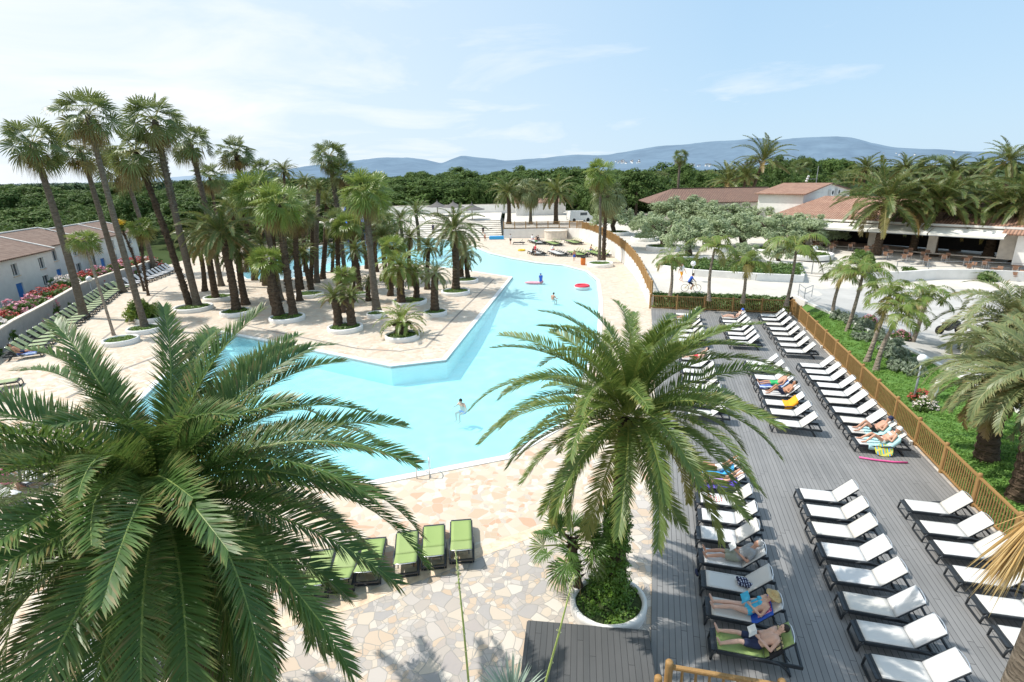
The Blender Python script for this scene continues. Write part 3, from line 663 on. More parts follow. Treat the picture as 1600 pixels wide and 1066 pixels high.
CR = {}
def build_crowns():
    CR['near_a'] = date_crown('foreground_crown_a', M['palm_near'], 116, 4.35, 150, .55, .0135, 11, lo=-1.35, droopk=.84, vee=.55, dry_frac=.04, r0=.30, rw=.034, sag=.13, top=1.30, young=.72, expo=1.2)
    CR['near_b'] = date_crown('foreground_crown_b', M['palm_near2'], 78, 4.0, 135, .48, .0135, 29, lo=-.72, droopk=.86, vee=.6, dry_frac=.06, r0=.24, rw=.034, sag=.15, yellow=.15, expo=1.35)
    CR['edge'] = date_crown('edge_crown', M['grey_date'], 52, 3.6, 62, .5, .024, 37, lo=-.7, droopk=1.15, vee=.4, r0=.22, rw=.03)
    for i, s in enumerate((3, 5, 8)):
        CR['date%d' % i] = date_crown('date_crown_%d' % i, M['date'], 46, 3.0, 54, .42, .021, s, lo=-.65, droopk=.92, r0=.2, rw=.035, vee=.62)
    CR['dateup'] = date_crown('upright_date_crown', M['date'], 36, 3.0, 46, .40, .022, 41, lo=-.15, droopk=.75, r0=.15, rw=.035, vee=.6)
    CR['bright0'] = date_crown('bright_date_crown', M['bright'], 38, 3.0, 34, .5, .034, 13, lo=-.5, droopk=1.25, r0=.2, rw=.035)
    CR['grey0'] = date_crown('grey_date_crown', M['grey_date'], 34, 3.0, 34, .44, .03, 17, lo=-.8, droopk=.9, r0=.2, rw=.035, vee=.6)
    CR['squat'] = date_crown('squat_date_crown', M['bright'], 30, 3.0, 30, .5, .035, 19, lo=-.25, droopk=1.0, r0=.25, rw=.04)
    for i, s in enumerate((2, 6, 9)):
        CR['fan%d' % i] = fan_crown('fan_crown_%d' % i, M['fan'], 30, 1.0, 1.2, s, skirt=8, sag=.2, lo=-.75, nseg=20)
    CR['fanbright'] = fan_crown('bright_fan_crown', M['bright'], 34, 1.05, 1.15, 21, skirt=9, sag=.22, lo=-.85, nseg=20)
    CR['fanskirt'] = fan_crown('skirted_fan_crown', M['grey_date'], 34, 1.15, 1.2, 23, skirt=34, sag=.6, lo=-.9)
    CR['fansmall'] = fan_crown('small_fan_crown', M['bright'], 26, 1.15, 1.0, 25, skirt=4, sag=.16, lo=-.5, nseg=18)
    CR['feather0'] = date_crown('young_feather_crown', M['bright'], 15, 3.0, 36, .78, .034, 51, lo=.15, droopk=1.45, vee=.15, r0=.08, rw=.03, sag=.55, stub=0, dry_frac=.12)
    CR['feather1'] = date_crown('young_feather_crown', M['bright'], 11, 3.0, 34, .7, .034, 55, lo=.05, droopk=1.5, vee=.15, r0=.08, rw=.03, sag=.6, stub=0, dry_frac=.2)
    CR['nearfan'] = fan_crown('near_fan_crown', M['palm_near'], 26, .62, .75, 61, lo=-.1, skirt=3, sag=.12, nseg=26, r0=.06)
    for i in range(4): CR['pine%d' % i] = pine_crown('pine_crown_%d' % i, 70 + i)
    for i in range(3): CR['round%d' % i] = round_crown('wood_crown_%d' % i, M['pine'], 80 + i, 3.6, 4.2, 80, 1.15, 80, .2, up=.8, long=1.2)
    for i in range(3): CR['olive%d' % i] = round_crown('olive_crown_%d' % i, M['olive'], 90 + i, 2.5, 1.9, 80, .55, 85, .095, lobes=4, up=.4, long=1.8)
    CR['ball'] = round_crown('ball_shrub_crown', M['yellowshrub'], 95, 1.0, 1.15, 70, .32, 60, .085)
    CR['bush'] = round_crown('bush_crown', M['shrub'], 96, 1.0, 1.0, 60, .34, 46, .10)
    CR['lav'] = round_crown('lavender_crown', M['lavender'], 97, .38, .38, 26, .13, 34, .05)
SPAN = {}   # nominal crown radius of every crown mesh
def crown_radius(me):
    co = np.empty(len(me.vertices) * 3, dtype=np.float32); me.vertices.foreach_get('co', co); co = co.reshape(-1, 3)
    return float(np.percentile(np.hypot(co[:, 0], co[:, 1]), 96))

# ------------------------------------------------------------------ people
def ev_mesh(mb, name, mat, voxel, smooth=4):
    me = mb.mesh(name, mat); o = bpy.data.objects.new('tmp', me); COL.objects.link(o)
    md = o.modifiers.new('r', 'REMESH'); md.mode = 'VOXEL'; md.voxel_size = voxel; md.use_smooth_shade = True
    if smooth: sm = o.modifiers.new('s', 'SMOOTH'); sm.iterations = smooth; sm.factor = .5
    dg = bpy.context.evaluated_depsgraph_get(); ev = o.evaluated_get(dg)
    r = bpy.data.meshes.new_from_object(ev); r.name = name
    if not r.materials: r.materials.append(mat)
    bpy.data.objects.remove(o); bpy.data.meshes.remove(me); return r
def V3(*a): return Vector(a)
def figure(name_label, cat, loc, rz, J, skin='skin', hair='hair_dark', hair_len=0, outfit=(), hat=None, voxel=.016, scale=1.0, face=(0, 0, 1), group=None, fingers=False, sex='m', grip=None, parent_rot=None):
    """J: joints in local coordinates. Body is one remeshed surface; clothes and hair are its children"""
    root = empty('person', loc, rz, name_label, 'person', group); root.scale = (scale,) * 3
    if parent_rot: root.rotation_euler = parent_rot
    j = {k: Vector(v) for k, v in J.items()}
    b = MB(); lat = (j['shR'] - j['shL']).normalized(); spine = (j['neck'] - j['pelvis']).normalized(); fr = spine.cross(lat).normalized()
    k = .92 if sex == 'f' else 1.0
    def torso(mb, g=0., to_hip=1.0):
        for sgn, sh, hp in ((-1, j['shL'], j['hipL']), (1, j['shR'], j['hipR'])):
            c = sh.lerp(j['chest'], .45); mb.cap(c, sh.lerp(j['chest'], .12), .10 * k + g, .058 * k + g)
            mb.cap(c, hp.lerp(j['pelvis'], .25) + spine * .05, .108 * k + g, .092 + g)
        mb.cap(j['chest'], j['pelvis'] + spine * .08, .115 * k + g, .105 + g)
        mb.cap(j['hipL'].lerp(j['pelvis'], .3), j['hipR'].lerp(j['pelvis'], .3), .105 + g, .105 + g)
        if sex == 'f':
            for s in (-1, 1): mb.cap(j['chest'] + lat * (.075 * s) + fr * .085, j['chest'] + lat * (.075 * s) + fr * .10, .06 + g, .045 + g)
    torso(b)
    hd = j['head']; up = (hd - j['neck']).normalized(); fa = Vector(face); fa = (fa - up * fa.dot(up)).normalized(); sd = fa.cross(up)
    b.cap(j['neck'] - spine * .05, hd - up * .04, .058 * k, .05 * k)
    RM = Matrix((sd, fa, up)).transposed()
    b.ell(hd + up * .02, (.074, .094, .108), 14, 10, RM); b.ell(hd - up * .055 + fa * .03, (.052, .058, .06), 10, 8, RM)
    b.cap(hd + fa * .088 + up * .01, hd + fa * .108 - up * .02, .010, .014, 6, 3)
    for s in (-1, 1):
        b.ell(hd + sd * (.076 * s) - fa * .005, (.012, .02, .03), 6, 5, RM)
        b.cap(hd + fa * .086 + sd * (.03 * s) + up * .034, hd + fa * .088 + sd * (.012 * s) + up * .03, .009, .009, 5, 2)
    b.cap(hd + fa * .082 + sd * .018 - up * .052, hd + fa * .082 - sd * .018 - up * .052, .009, .009, 5, 2)
    for L in 'LR':
        sh, el, wr = j['sh' + L], j['el' + L], j['wr' + L]
        b.cap(sh, sh.lerp(el, .5), .052 * k, .046 * k); b.cap(sh.lerp(el, .5), el, .046 * k, .037 * k)
        b.cap(el, el.lerp(wr, .35), .038 * k, .040 * k); b.cap(el.lerp(wr, .35), wr, .040 * k, .026 * k)
        hip, kn, an, toe = j['hip' + L], j['kn' + L], j['an' + L], j['toe' + L]
        b.cap(hip, hip.lerp(kn, .5), .088, .074); b.cap(hip.lerp(kn, .5), kn, .074, .053)
        b.cap(kn, kn.lerp(an, .3), .052, .056); b.cap(kn.lerp(an, .3), an, .056, .036)
        ft = toe - an; b.cap(an - ft.normalized() * .03, an + ft * .55, .036, .034); b.cap(an + ft * .55, toe, .034, .022)
        # hand: palm, four fingers of different lengths with a knuckle bend, thumb from the side of the palm
        fd = (wr - el).normalized() if 'fd' + L not in j else j['fd' + L].normalized()
        ax = lat if abs(fd.dot(lat)) < .75 else spine
        pn = fd.cross(ax).normalized(); ac = pn.cross(fd).normalized()
        if 'pn' + L in j: pn = j['pn' + L].normalized(); ac = pn.cross(fd).normalized()
        pc = wr + fd * .05
        for q in (-.024, 0, .024): b.cap(wr + fd * .01 + ac * q * .6, wr + fd * .085 + ac * q, .015, .0135, 8, 3)
        fr_ = .0095 if fingers else .012
        for q, ln in ((-.030, .068), (-.010, .080), (.010, .074), (.030, .058)):
            a0 = wr + fd * .085 + ac * q; a1 = a0 + fd * ln * .5 + pn * ln * .12; a2 = a1 + fd * ln * .38 + pn * ln * .36
            b.cap(a0, a1, fr_, fr_ * .95, 6, 3); b.cap(a1, a2, fr_ * .95, fr_ * .8, 6, 3)
        ts = 1 if L == 'L' else -1
        t0 = wr + fd * .03 + ac * .028 * ts; t1 = t0 + (fd * .6 + ac * ts * .75 + pn * .25).normalized() * .04
        b.cap(t0, t1, .013, .0115, 6, 3); b.cap(t1, t1 + (fd * .8 + ac * ts * .2 + pn * .5).normalized() * .03, .011, .009, 6, 3)
    link('body', ev_mesh(b, 'body', M[skin], voxel), root)
    if hair:
        h = MB(); h.ell(hd + up * .034 - fa * .012, (.081, .096, .108), 14, 10, RM)
        if hair_len: h.cap(hd + up * .02 - fa * .06, hd - up * (.06 + hair_len) - fa * .075, .07, .05)
        # keep the face free: hair volume sits back and up
        vs = [Vector(q) for q in h.v]
        for i, q in enumerate(vs):
            r = q - hd
            if r.dot(fa) > .045 and r.dot(up) < .062: vs[i] = q - fa * (r.dot(fa) - .03)
        h.v = [tuple(q) for q in vs]
        link('hair', h.mesh('hair', M[hair], True), root)
    e = MB()
    for s in (-1, 1): e.ell(hd + fa * .089 + sd * (.03 * s) + up * .018, (.011, .007, .008), 8, 6, RM)
    e.obj('eyes', M['eye'], root, True)
    for it in outfit:
        c = MB(); kind, mat = it[0], it[1]
        if kind in ('shorts', 'trunks', 'brief'):
            f = {'shorts': .62, 'trunks': .38, 'brief': .07}[kind]
            c.cap(j['hipL'].lerp(j['pelvis'], .3), j['hipR'].lerp(j['pelvis'], .3), .119, .119)
            if kind != 'brief': c.cap(j['pelvis'], j['pelvis'] + spine * .10, .116, .113)
            for L in 'LR':
                hip, kn = j['hip' + L], j['kn' + L]; c.cap(hip, hip.lerp(kn, f), .102, .094 if kind != 'brief' else .09)
        elif kind == 'shirt':
            torso(c, .014)
            for L in 'LR': c.cap(j['sh' + L], j['sh' + L].lerp(j['el' + L], .62), .066, .06)
        elif kind == 'swimsuit':
            for s in (-1, 1): c.cap(j['chest'] + lat * (.06 * s) - spine * .02, j['pelvis'] + lat * (.05 * s) + spine * .05, .122 * k, .112)
            for s in (-1, 1): c.cap(j['chest'] + lat * (.075 * s) + fr * .05, j['chest'] + lat * (.075 * s) + fr * .105, .08, .056)
            c.cap(j['hipL'].lerp(j['pelvis'], .3), j['hipR'].lerp(j['pelvis'], .3), .116, .116)
        elif kind == 'top':
            for s in (-1, 1): c.cap(j['chest'] + lat * (.075 * s) + fr * .05, j['chest'] + lat * (.075 * s) + fr * .10, .085, .062)
            c.cap(j['chest'] - lat * .10 - fr * .03, j['chest'] + lat * .10 - fr * .03, .10, .10)
        elif kind == 'trousers':
            c.cap(j['hipL'].lerp(j['pelvis'], .3), j['hipR'].lerp(j['pelvis'], .3), .12, .12); c.cap(j['pelvis'], j['pelvis'] + spine * .10, .116, .113)
            for L in 'LR': c.cap(j['hip' + L], j['kn' + L], .102, .07); c.cap(j['kn' + L], j['an' + L].lerp(j['kn' + L], .08), .07, .05)
        link(it[2] if len(it) > 2 else kind, ev_mesh(c, kind, M[mat], max(voxel, .014), 3), root)
    if hat == 'straw' or hat == 'straw_white' or hat == 'cap_blue' or hat == 'cap_white' or hat == 'cap_dark':
        c = MB(); m = {'straw': 'straw', 'straw_white': 'cloth_white', 'cap_blue': 'cloth_blue', 'cap_white': 'cloth_white', 'cap_dark': 'cloth_navy'}[hat]
        br = .20 if 'straw' in hat else .115
        c.lathe([(0.001, .135), (.06, .13), (.09, .10), (.10, .045), (.102, .035), (br * .8, .025), (br, .005), (br, -.003), (.1, .025)], 20)
        T = Matrix.Translation(hd + up * .02) @ RM.to_4x4() @ Matrix.Rotation(R(-8), 4, 'X'); c.v = [tuple(T @ Vector(q)) for q in c.v]
        c.obj('hat', M[m], root, True)
    return root

HX, BA = 1.0, R(46)
def bk(d, n=0.0, y=0.0): return V3(HX + d * math.cos(BA) - n * math.sin(BA), y, .37 + d * math.sin(BA) + n * math.cos(BA))
def recline(knee=(.05, .05), arms='book', spread=.12, turn=0, head_n=.15):
    PX = HX - .12; J = dict(pelvis=V3(PX, 0, .485), chest=bk(.36, .12), neck=bk(.54, .12), head=bk(.71, head_n))
    for s, L in ((-1, 'L'), (1, 'R')):
        i = 0 if s < 0 else 1; kn = knee[i]
        J['sh' + L] = bk(.49, .11, .185 * s); J['hip' + L] = V3(PX, .09 * s, .475)
        kx = PX - math.sqrt(max(.01, .43 ** 2 - kn ** 2)); J['kn' + L] = V3(kx, spread * s, .46 + kn)
        az = .42; dx = math.sqrt(max(.01, .42 ** 2 - (kn + .02) ** 2)); J['an' + L] = V3(kx - dx, (spread + .03) * s, az)
        J['toe' + L] = V3(kx - dx - .08, (spread + .06) * s, az + .17) if kn < .15 else V3(kx - dx - .17, (spread + .05) * s, az - .02)
        if arms == 'book':
            J['el' + L] = V3(HX + .11, .28 * s, .57); J['wr' + L] = V3(HX - .10, .11 * s, .67); J['fd' + L] = V3(-.55, -.35 * s, .45); J['pn' + L] = V3(-.3, -.8 * s, .2)
        elif arms == 'side':
            J['el' + L] = V3(HX + .09, .30 * s, .55); J['wr' + L] = V3(HX - .15, .27 * s, .45)
        elif arms == 'belly':
            J['el' + L] = V3(HX + .10, .29 * s, .58); J['wr' + L] = V3(HX - .06, .07 * s, .66); J['fd' + L] = V3(-.3, -.9 * s, .0); J['pn' + L] = V3(-.5, 0, -.6)
    return J
def prone():
    J = dict(pelvis=V3(.85, 0, .47), chest=V3(.45, 0, .49), neck=V3(.26, 0, .50), head=V3(.11, 0, .50))
    for s, L in ((-1, 'L'), (1, 'R')):
        J['sh' + L] = V3(.30, .18 * s, .475); J['hip' + L] = V3(.86, .09 * s, .47); J['kn' + L] = bk(.28, .09, .11 * s); J['an' + L] = bk(.68, .09, .13 * s); J['toe' + L] = bk(.84, .05, .16 * s)
        J['el' + L] = V3(.17, .32 * s, .43); J['wr' + L] = V3(.02, .13 * s, .43); J['fd' + L] = V3(-.4, -.9 * s, 0); J['pn' + L] = V3(0, 0, -1)
    return J
def stand(walk=.0, arms='down', bendk=0.):
    J = dict(pelvis=V3(0, 0, .95), chest=V3(0, .0, 1.28), neck=V3(0, .0, 1.47), head=V3(0, .02, 1.60))
    for s, L in ((-1, 'L'), (1, 'R')):
        w = walk * s
        J['sh' + L] = V3(.185 * s, 0, 1.42); J['hip' + L] = V3(.09 * s, 0, .92); J['kn' + L] = V3(.10 * s, .18 * w + .04, .50); J['an' + L] = V3(.10 * s, .34 * w - abs(w) * .05, .09 + (.06 * walk if w < 0 else 0)); J['toe' + L] = V3(.13 * s, .34 * w + .15, .03)
        J['el' + L] = V3(.25 * s, -.16 * w - .02, 1.13); J['wr' + L] = V3(.25 * s, -.28 * w + .08, .88)
        if arms == 'out': J['el' + L] = V3(.40 * s, .05, 1.25); J['wr' + L] = V3(.52 * s, .2, 1.1)
    return J
def sit(arms='knees'):
    J = dict(pelvis=V3(0, 0, .47), chest=V3(0, .06, .80), neck=V3(0, .12, .98), head=V3(0, .17, 1.10))
    for s, L in ((-1, 'L'), (1, 'R')):
        J['sh' + L] = V3(.18 * s, .10, .94); J['hip' + L] = V3(.09 * s, .02, .46); J['kn' + L] = V3(.14 * s, .43, .49); J['an' + L] = V3(.13 * s, .40, .09); J['toe' + L] = V3(.15 * s, .56, .03)
        J['el' + L] = V3(.25 * s, .20, .70); J['wr' + L] = V3(.15 * s, .40, .60); J['fd' + L] = V3(-.2 * s, 1, -.2); J['pn' + L] = V3(0, 0, -1)
    return J

# ================================================================== SETTING
U2 = np.array([.256, .967]); V2 = np.array([.967, -.256]); U2 = U2 / np.linalg.norm(U2); V2 = V2 / np.linalg.norm(V2)
DO = G(1016, 1066)[:2]
def D(u, v, z=0.): q = DO + U2 * u + V2 * v; return (float(q[0]), float(q[1]), z)
DRZ = math.atan2(V2[1], V2[0])             # deck frame: local x = across (towards the fence), local y = along the boards

# pool outline (counter-clockwise in world): traced around the island
pool_px = [(790, 712), (880, 660), (932, 535), (936, 470), (932, 438), (915, 424), (880, 415), (840, 411), (800, 404), (765, 396), (735, 384), (700, 375), (640, 371), (570, 373), (490, 386), (450, 400), (400, 412), (372, 424),
           (386, 436), (440, 437), (482, 431), (545, 418), (600, 411), (660, 414), (720, 421), (760, 427), (801, 433), (697, 563), (611, 573), (455, 541), (330, 516)]
POOL = [tuple(G(*p)[:2]) for p in pool_px] + [(-20.5, 36.3), (-20.5, 30.), (-18.5, 22.), (-13.5, 18.2), tuple(G(580, 752)[:2])]
area = sum(POOL[i][0] * POOL[(i + 1) % len(POOL)][1] - POOL[(i + 1) % len(POOL)][0] * POOL[i][1] for i in range(len(POOL)))
if area < 0: POOL = POOL[::-1]
COPE = offset_poly(POOL, .34)
# curved retaining wall along the walkway: (pixel of the wall foot, top height)
rw = [((787, 372), 1.6), ((820, 372), 1.65), ((852, 372), 1.7), ((886, 372), 1.75), ((905, 374.5), 1.9), ((922, 380), 2.0), ((937, 388), 2.05), ((952, 397), 1.9), ((963, 404), 1.8), ((975, 413), 1.65), ((988, 428), 1.5), ((998, 443), 1.35), ((1005, 458), 1.2), ((1011, 472), 1.05)]
RW = [(*G(*p)[:2], h) for p, h in rw]; RW.append((*D(36.3, -.45)[:2], 1.0))
RWP = [(p[0], p[1]) for p in RW]

far_r = D(35.9, 10.6)
TERR = [(-4.5, -2), D(-11.5, 0)[:2], D(-11.5, 10.7)[:2], far_r[:2]] + RWP[::-1] + [(-1.2, 175.), (-8., 200.), (-44., 200.), (-50., 120.), (-46.4, 67.), (-45.6, 60.), (-40.3, 44.), (-37., 35.), (-31., 24.), (-26, 10), (-20., 3.), (-14, -2)]
sheet('pool_terrace', TERR, [COPE], 0.0, M['paving'])
big = [(16000 * math.cos(2 * PI * i / 40), 16000 * math.sin(2 * PI * i / 40)) for i in range(40)]
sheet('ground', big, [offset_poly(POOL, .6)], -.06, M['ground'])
# pool shell, coping, water
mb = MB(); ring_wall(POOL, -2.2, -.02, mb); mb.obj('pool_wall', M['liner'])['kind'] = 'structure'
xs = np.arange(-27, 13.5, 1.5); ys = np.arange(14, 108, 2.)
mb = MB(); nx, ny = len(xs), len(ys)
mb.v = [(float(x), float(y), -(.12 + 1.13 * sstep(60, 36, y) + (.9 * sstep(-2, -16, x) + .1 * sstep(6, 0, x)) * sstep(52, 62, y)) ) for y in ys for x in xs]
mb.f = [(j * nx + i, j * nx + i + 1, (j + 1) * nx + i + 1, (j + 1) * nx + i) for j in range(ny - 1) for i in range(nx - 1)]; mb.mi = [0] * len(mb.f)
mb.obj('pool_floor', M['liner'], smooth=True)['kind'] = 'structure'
sheet('pool_water', POOL, [], -.10, M['water'])
mb = MB(); n = len(POOL)
for i in range(n):
    j = (i + 1) % n; a, b2, c, d = POOL[i], POOL[j], COPE[j], COPE[i]
    mb.add([(*a, .035), (*b2, .035), (*c, .035), (*d, .035), (*a, -.16), (*b2, -.16), (*c, -.05), (*d, -.05)], [(3, 2, 1, 0), (0, 1, 5, 4), (7, 6, 2, 3)])
mb.obj('pool_coping', M['coping'])['kind'] = 'structure'
# ochre border course of the near paving, drain channels on the island
def strip(name, pts, w, z, mat, zf=None):
    mb = MB(); P = [Vector((p[0], p[1], 0)) for p in pts]; n = len(P); b = []
    for i in range(n):
        d = (P[min(i + 1, n - 1)] - P[max(i - 1, 0)]).normalized(); s = Vector((-d.y, d.x, 0)) * w / 2
        for q in (P[i] - s, P[i] + s): mb.v.append((q.x, q.y, zf(q.x, q.y) + z if zf else z))
    for i in range(n - 1): mb.f.append((2 * i, 2 * i + 2, 2 * i + 3, 2 * i + 1)); mb.mi.append(0)
    o = mb.obj(name, mat); o['kind'] = 'structure'; return o
strip('paving_border', [G(p, q) for p, q in ((330, 1010), (400, 985), (560, 940), (640, 905), (700, 883), (760, 859), (830, 833), (880, 812))], .42, .006, M['border'])
strip('drain_channel', [G(*p) for p in ((380, 508), (470, 527), (560, 545), (625, 549), (665, 543), (715, 492), (762, 446), (772, 436))], .16, .005, M['drain'])
strip('drain_channel', [G(*p) for p in ((105, 622), (190, 578), (270, 548), (330, 528), (380, 508))], .25, .006, M['drain'])
strip('drain_channel', [G(*p) for p in ((262, 448), (240, 462), (218, 487), (190, 507), (160, 530))], .18, .005, M['drain'])
strip('drain_channel', [G(*p) for p in ((135, 494), (185, 497), (215, 495))], .14, .004, M['drain'])

# timber deck, local x across, local y along the boards
def deck_obj(name, poly_uv, z, mat, top=.0):
    o = sheet(name, [(v, u) for u, v in poly_uv], [], 0, mat)
    o.matrix_world = Matrix.Translation((DO[0], DO[1], z)) @ Matrix(((V2[0], U2[0], 0, 0), (V2[1], U2[1], 0, 0), (0, 0, 1, 0), (0, 0, 0, 1)))
    return o
deck_obj('timber_deck', [(-11, 0), (-11, 10.35), (35.7, 10.35), (35.7, -.4), (20., 0)], .03, M['deck'])

# upper garden, road, lawn: sheets on the gentle slope
def grid_sheet(name, poly, step, mat, dz=0.0, zf=zt):
    """polygon tessellated on a grid so it can follow the slope"""
    bm = bmesh.new(); vs = [bm.verts.new((p[0], p[1], 0)) for p in poly]; bm.faces.new(vs)
    x0 = min(p[0] for p in poly); x1 = max(p[0] for p in poly); y0 = min(p[1] for p in poly); y1 = max(p[1] for p in poly)
    for ax, lo, hi in ((0, x0, x1), (1, y0, y1)):
        q = lo + step
        while q < hi:
            co = [0, 0, 0]; no = [0, 0, 0]; co[ax] = q; no[ax] = 1
            bmesh.ops.bisect_plane(bm, geom=bm.verts[:] + bm.edges[:] + bm.faces[:], plane_co=co, plane_no=no); q += step
    for v in bm.verts: v.co.z = zf(v.co.x, v.co.y) + dz
    bmesh.ops.recalc_face_normals(bm, faces=bm.faces)
    for f in bm.faces:
        if f.normal.z < 0: f.normal_flip()
    me = bpy.data.meshes.new(name); bm.to_mesh(me); bm.free(); me.materials.append(mat)
    o = link(name, me); o['kind'] = 'structure'; return o
kp = [GU(*p) for p in ((1240, 463), (1262, 474), (1320, 500), (1380, 529), (1440, 557), (1500, 590), (1600, 650))]
UP = [D(37.6, -.75)[:2], D(37.6, 10.4)[:2]] + [tuple(p[:2]) for p in kp] + [(60, 12.), (95, 46.), (95, 190.), (-1.0, 190)] + RWP[:-1]
grid_sheet('garden_walkway', UP, 3.0, M['walkway'])
road_px = [(1262, 474), (1320, 500), (1380, 529), (1440, 557), (1500, 590), (1600, 650), (1680, 650), (1680, 470), (1600, 455), (1500, 452), (1400, 449), (1340, 446), (1290, 446), (1245, 455)]
ROAD = [tuple(GU(*p)[:2]) for p in road_px]
grid_sheet('road', ROAD, 2.5, M['asphalt'], .012)
mb = MB()
for a, b2 in zip(kp[:-1], kp[1:]): mb.bar(a + [0, 0, -.15], b2 + [0, 0, -.15], .22, .56)
mb.obj('kerb', M['kerb'])['kind'] = 'structure'
KUV = sorted(((float((q[:2] - DO) @ U2), float((q[:2] - DO) @ V2)) for q in kp)); KU = [q[0] for q in KUV]; KV = [q[1] for q in KUV]
def lawn_z(x, y):
    p = np.array([x, y]) - DO; v = p @ V2; u = p @ U2; vk = float(np.interp(u, KU, KV))
    return zt(x, y) * min(1., max(0., (v - 10.5) / max(.3, vk - 10.5))) * sstep(2, 12, u)
LAWN = [D(35.8, 10.5)[:2]] + [tuple(p[:2]) for p in kp[1:]] + [(40, 10.), D(-12, 26)[:2], D(-12, 10.6)[:2]]
grid_sheet('lawn', LAWN, 1.5, M['lawn'], .035, lawn_z)
pth = [D(-12, 14.2), D(2, 14.0), D(8, 14.2), D(13, 15.6), D(17, 19.)]
strip('garden_path', pth, 1.7, .06, M['asphalt'], lawn_z)
# planted slope between deck and walkway
HB = [D(36.0, -.4), D(36.0, 10.3), D(37.6, 10.3), D(37.6, -.2)]
def hb_z(x, y): u = (np.array([x, y]) - DO) @ U2; return .05 + .85 * sstep(36.0, 37.6, u)
grid_sheet('planting_bank', [p[:2] for p in HB], .8, M['lawn'], 0., hb_z)

# ------------------------------------------------------------------ hills and far country
RIDGES = []
def ridge(name, pts, dist, depth_, mat, seed, zfrac=.6):
    rng = np.random.default_rng(seed); RIDGES.append((pts, dist, depth_))
    px = np.linspace(pts[0][0], pts[-1][0], 170); py = np.interp(px, [p[0] for p in pts], [p[1] for p in pts])
    py = py + np.convolve(rng.normal(0, 1.1, 170), np.ones(5) / 5, 'same') * .8
    K = 9; mb = MB(); rows = []
    for x, y in zip(px, py):
        d = ray(x, y); az = math.atan2(d[0], d[1]); q = d * (dist / math.hypot(d[0], d[1])); rows.append((az, max(2., CAM_H + q[2])))
    nz = rng.normal(0, 1, (170, K)); nz = (nz + np.roll(nz, 1, 0) + np.roll(nz, 2, 0) + np.roll(nz, -1, 0)) / 2.2
    for i, (az, h) in enumerate(rows):
        for k in range(K):
            t = k / (K - 1); r = dist - depth_ * t; z = h * (1 - t) ** 1.35 if k else h
            if 0 < k < K - 1: z = max(0, z + nz[i, k] * h * .07); r += nz[i, k] * depth_ * .03
            mb.v.append((r * math.sin(az), r * math.cos(az), z if k < K - 1 else -5))
        r = dist + depth_ * .6; mb.v.append((r * math.sin(az), r * math.cos(az), -5))
    for i in range(169):
        for k in range(K - 1):
            a = i * (K + 1) + k; mb.f.append((a, a + 1, a + K + 2, a + K + 1)); mb.mi.append(0)
        a = i * (K + 1); mb.f.append((a, a + K + 1, a + K + 1 + K, a + K)); mb.mi.append(0)
    o = mb.obj(name, mat, smooth=True); o['kind'] = 'structure'; return o
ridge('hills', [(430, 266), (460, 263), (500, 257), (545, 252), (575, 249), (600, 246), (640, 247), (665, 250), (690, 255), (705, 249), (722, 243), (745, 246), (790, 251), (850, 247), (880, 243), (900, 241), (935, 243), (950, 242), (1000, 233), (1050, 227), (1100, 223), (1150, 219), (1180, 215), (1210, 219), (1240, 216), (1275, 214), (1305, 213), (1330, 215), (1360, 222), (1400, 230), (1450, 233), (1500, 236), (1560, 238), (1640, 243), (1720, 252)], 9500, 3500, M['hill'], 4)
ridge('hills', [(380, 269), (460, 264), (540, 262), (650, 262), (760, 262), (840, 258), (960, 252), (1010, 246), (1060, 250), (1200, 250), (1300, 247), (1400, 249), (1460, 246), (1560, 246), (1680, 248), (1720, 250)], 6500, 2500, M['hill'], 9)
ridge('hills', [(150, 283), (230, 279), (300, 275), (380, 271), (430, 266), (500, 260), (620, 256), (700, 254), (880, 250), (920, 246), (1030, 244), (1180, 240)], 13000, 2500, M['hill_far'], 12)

# ------------------------------------------------------------------ fences
def fence(pts, label, cat='fence', h=1.1, post_r=.075, z=0., bal=.13, name='timber_fence', post_h=.16, post_every=1, base_light=None, rail=.085, group=None, tops=None):
    root = empty(name, pts[0], 0, label, cat, group); o0 = Vector(pts[0])
    P = [Vector(p) - o0 for p in pts]; n = len(P)
    for p in P[::post_every]:
        b = MB(); b.lathe([(.001, h + post_h), (post_r * .7, h + post_h - .005), (post_r, h + post_h - .04), (post_r, h + .05), (post_r * 1.02, h), (post_r, -.12)], 10); b.obj('post', M['wood'], root, True, loc=p)
    for a, b2 in zip(P[:-1], P[1:]):
        L = (b2 - a).length; up = Vector((0, 0, 1)); d = (b2 - a) / L
        b = MB(); b.bar(a + up * h, b2 + up * h, rail * 1.2, rail * .8); b.obj('top_rail', M['wood'], root, False, .012)
        b = MB(); b.bar(a + up * .13, b2 + up * .13, rail, rail * .8); b.obj('bottom_rail', M['wood'], root, False, .012)
        b = MB(); k = max(2, int(L / bal))
        for i in range(1, k):
            q = a.lerp(b2, i / k); b.tube([q + up * .10, q + up * (h - .02)], .024 if bal < .2 else .03, 6)
        b.obj('balusters', M['wood'], root)
    if base_light:
        for p in P[::2]:
            b = MB(); s = Vector((-V2[0], -V2[1], 0)) * .16; b.box((-.05, -.05, 0), (.05, .05, .16)); b.box((-.055, -.055, .16), (.055, .055, .175)); b.obj('base_light', M['white_paint'], root, loc=p + s, rz=DRZ)
    return root
fr = [D(35.75 - i * 2.2, 10.45) for i in range(21)]
fence(fr, 'long timber baluster fence along the right side of the grey deck', base_light=True)
fb = [D(35.85, -.5 + i * 10.85 / 5) for i in range(6)]
fence(fb, 'short timber baluster fence across the far end of the grey deck')
cf = []                                                # evenly spaced posts along the curved wall
Pq = [Vector((p[0], p[1], p[2])) for p in RW]; acc = 0.; cf.append(Pq[0])
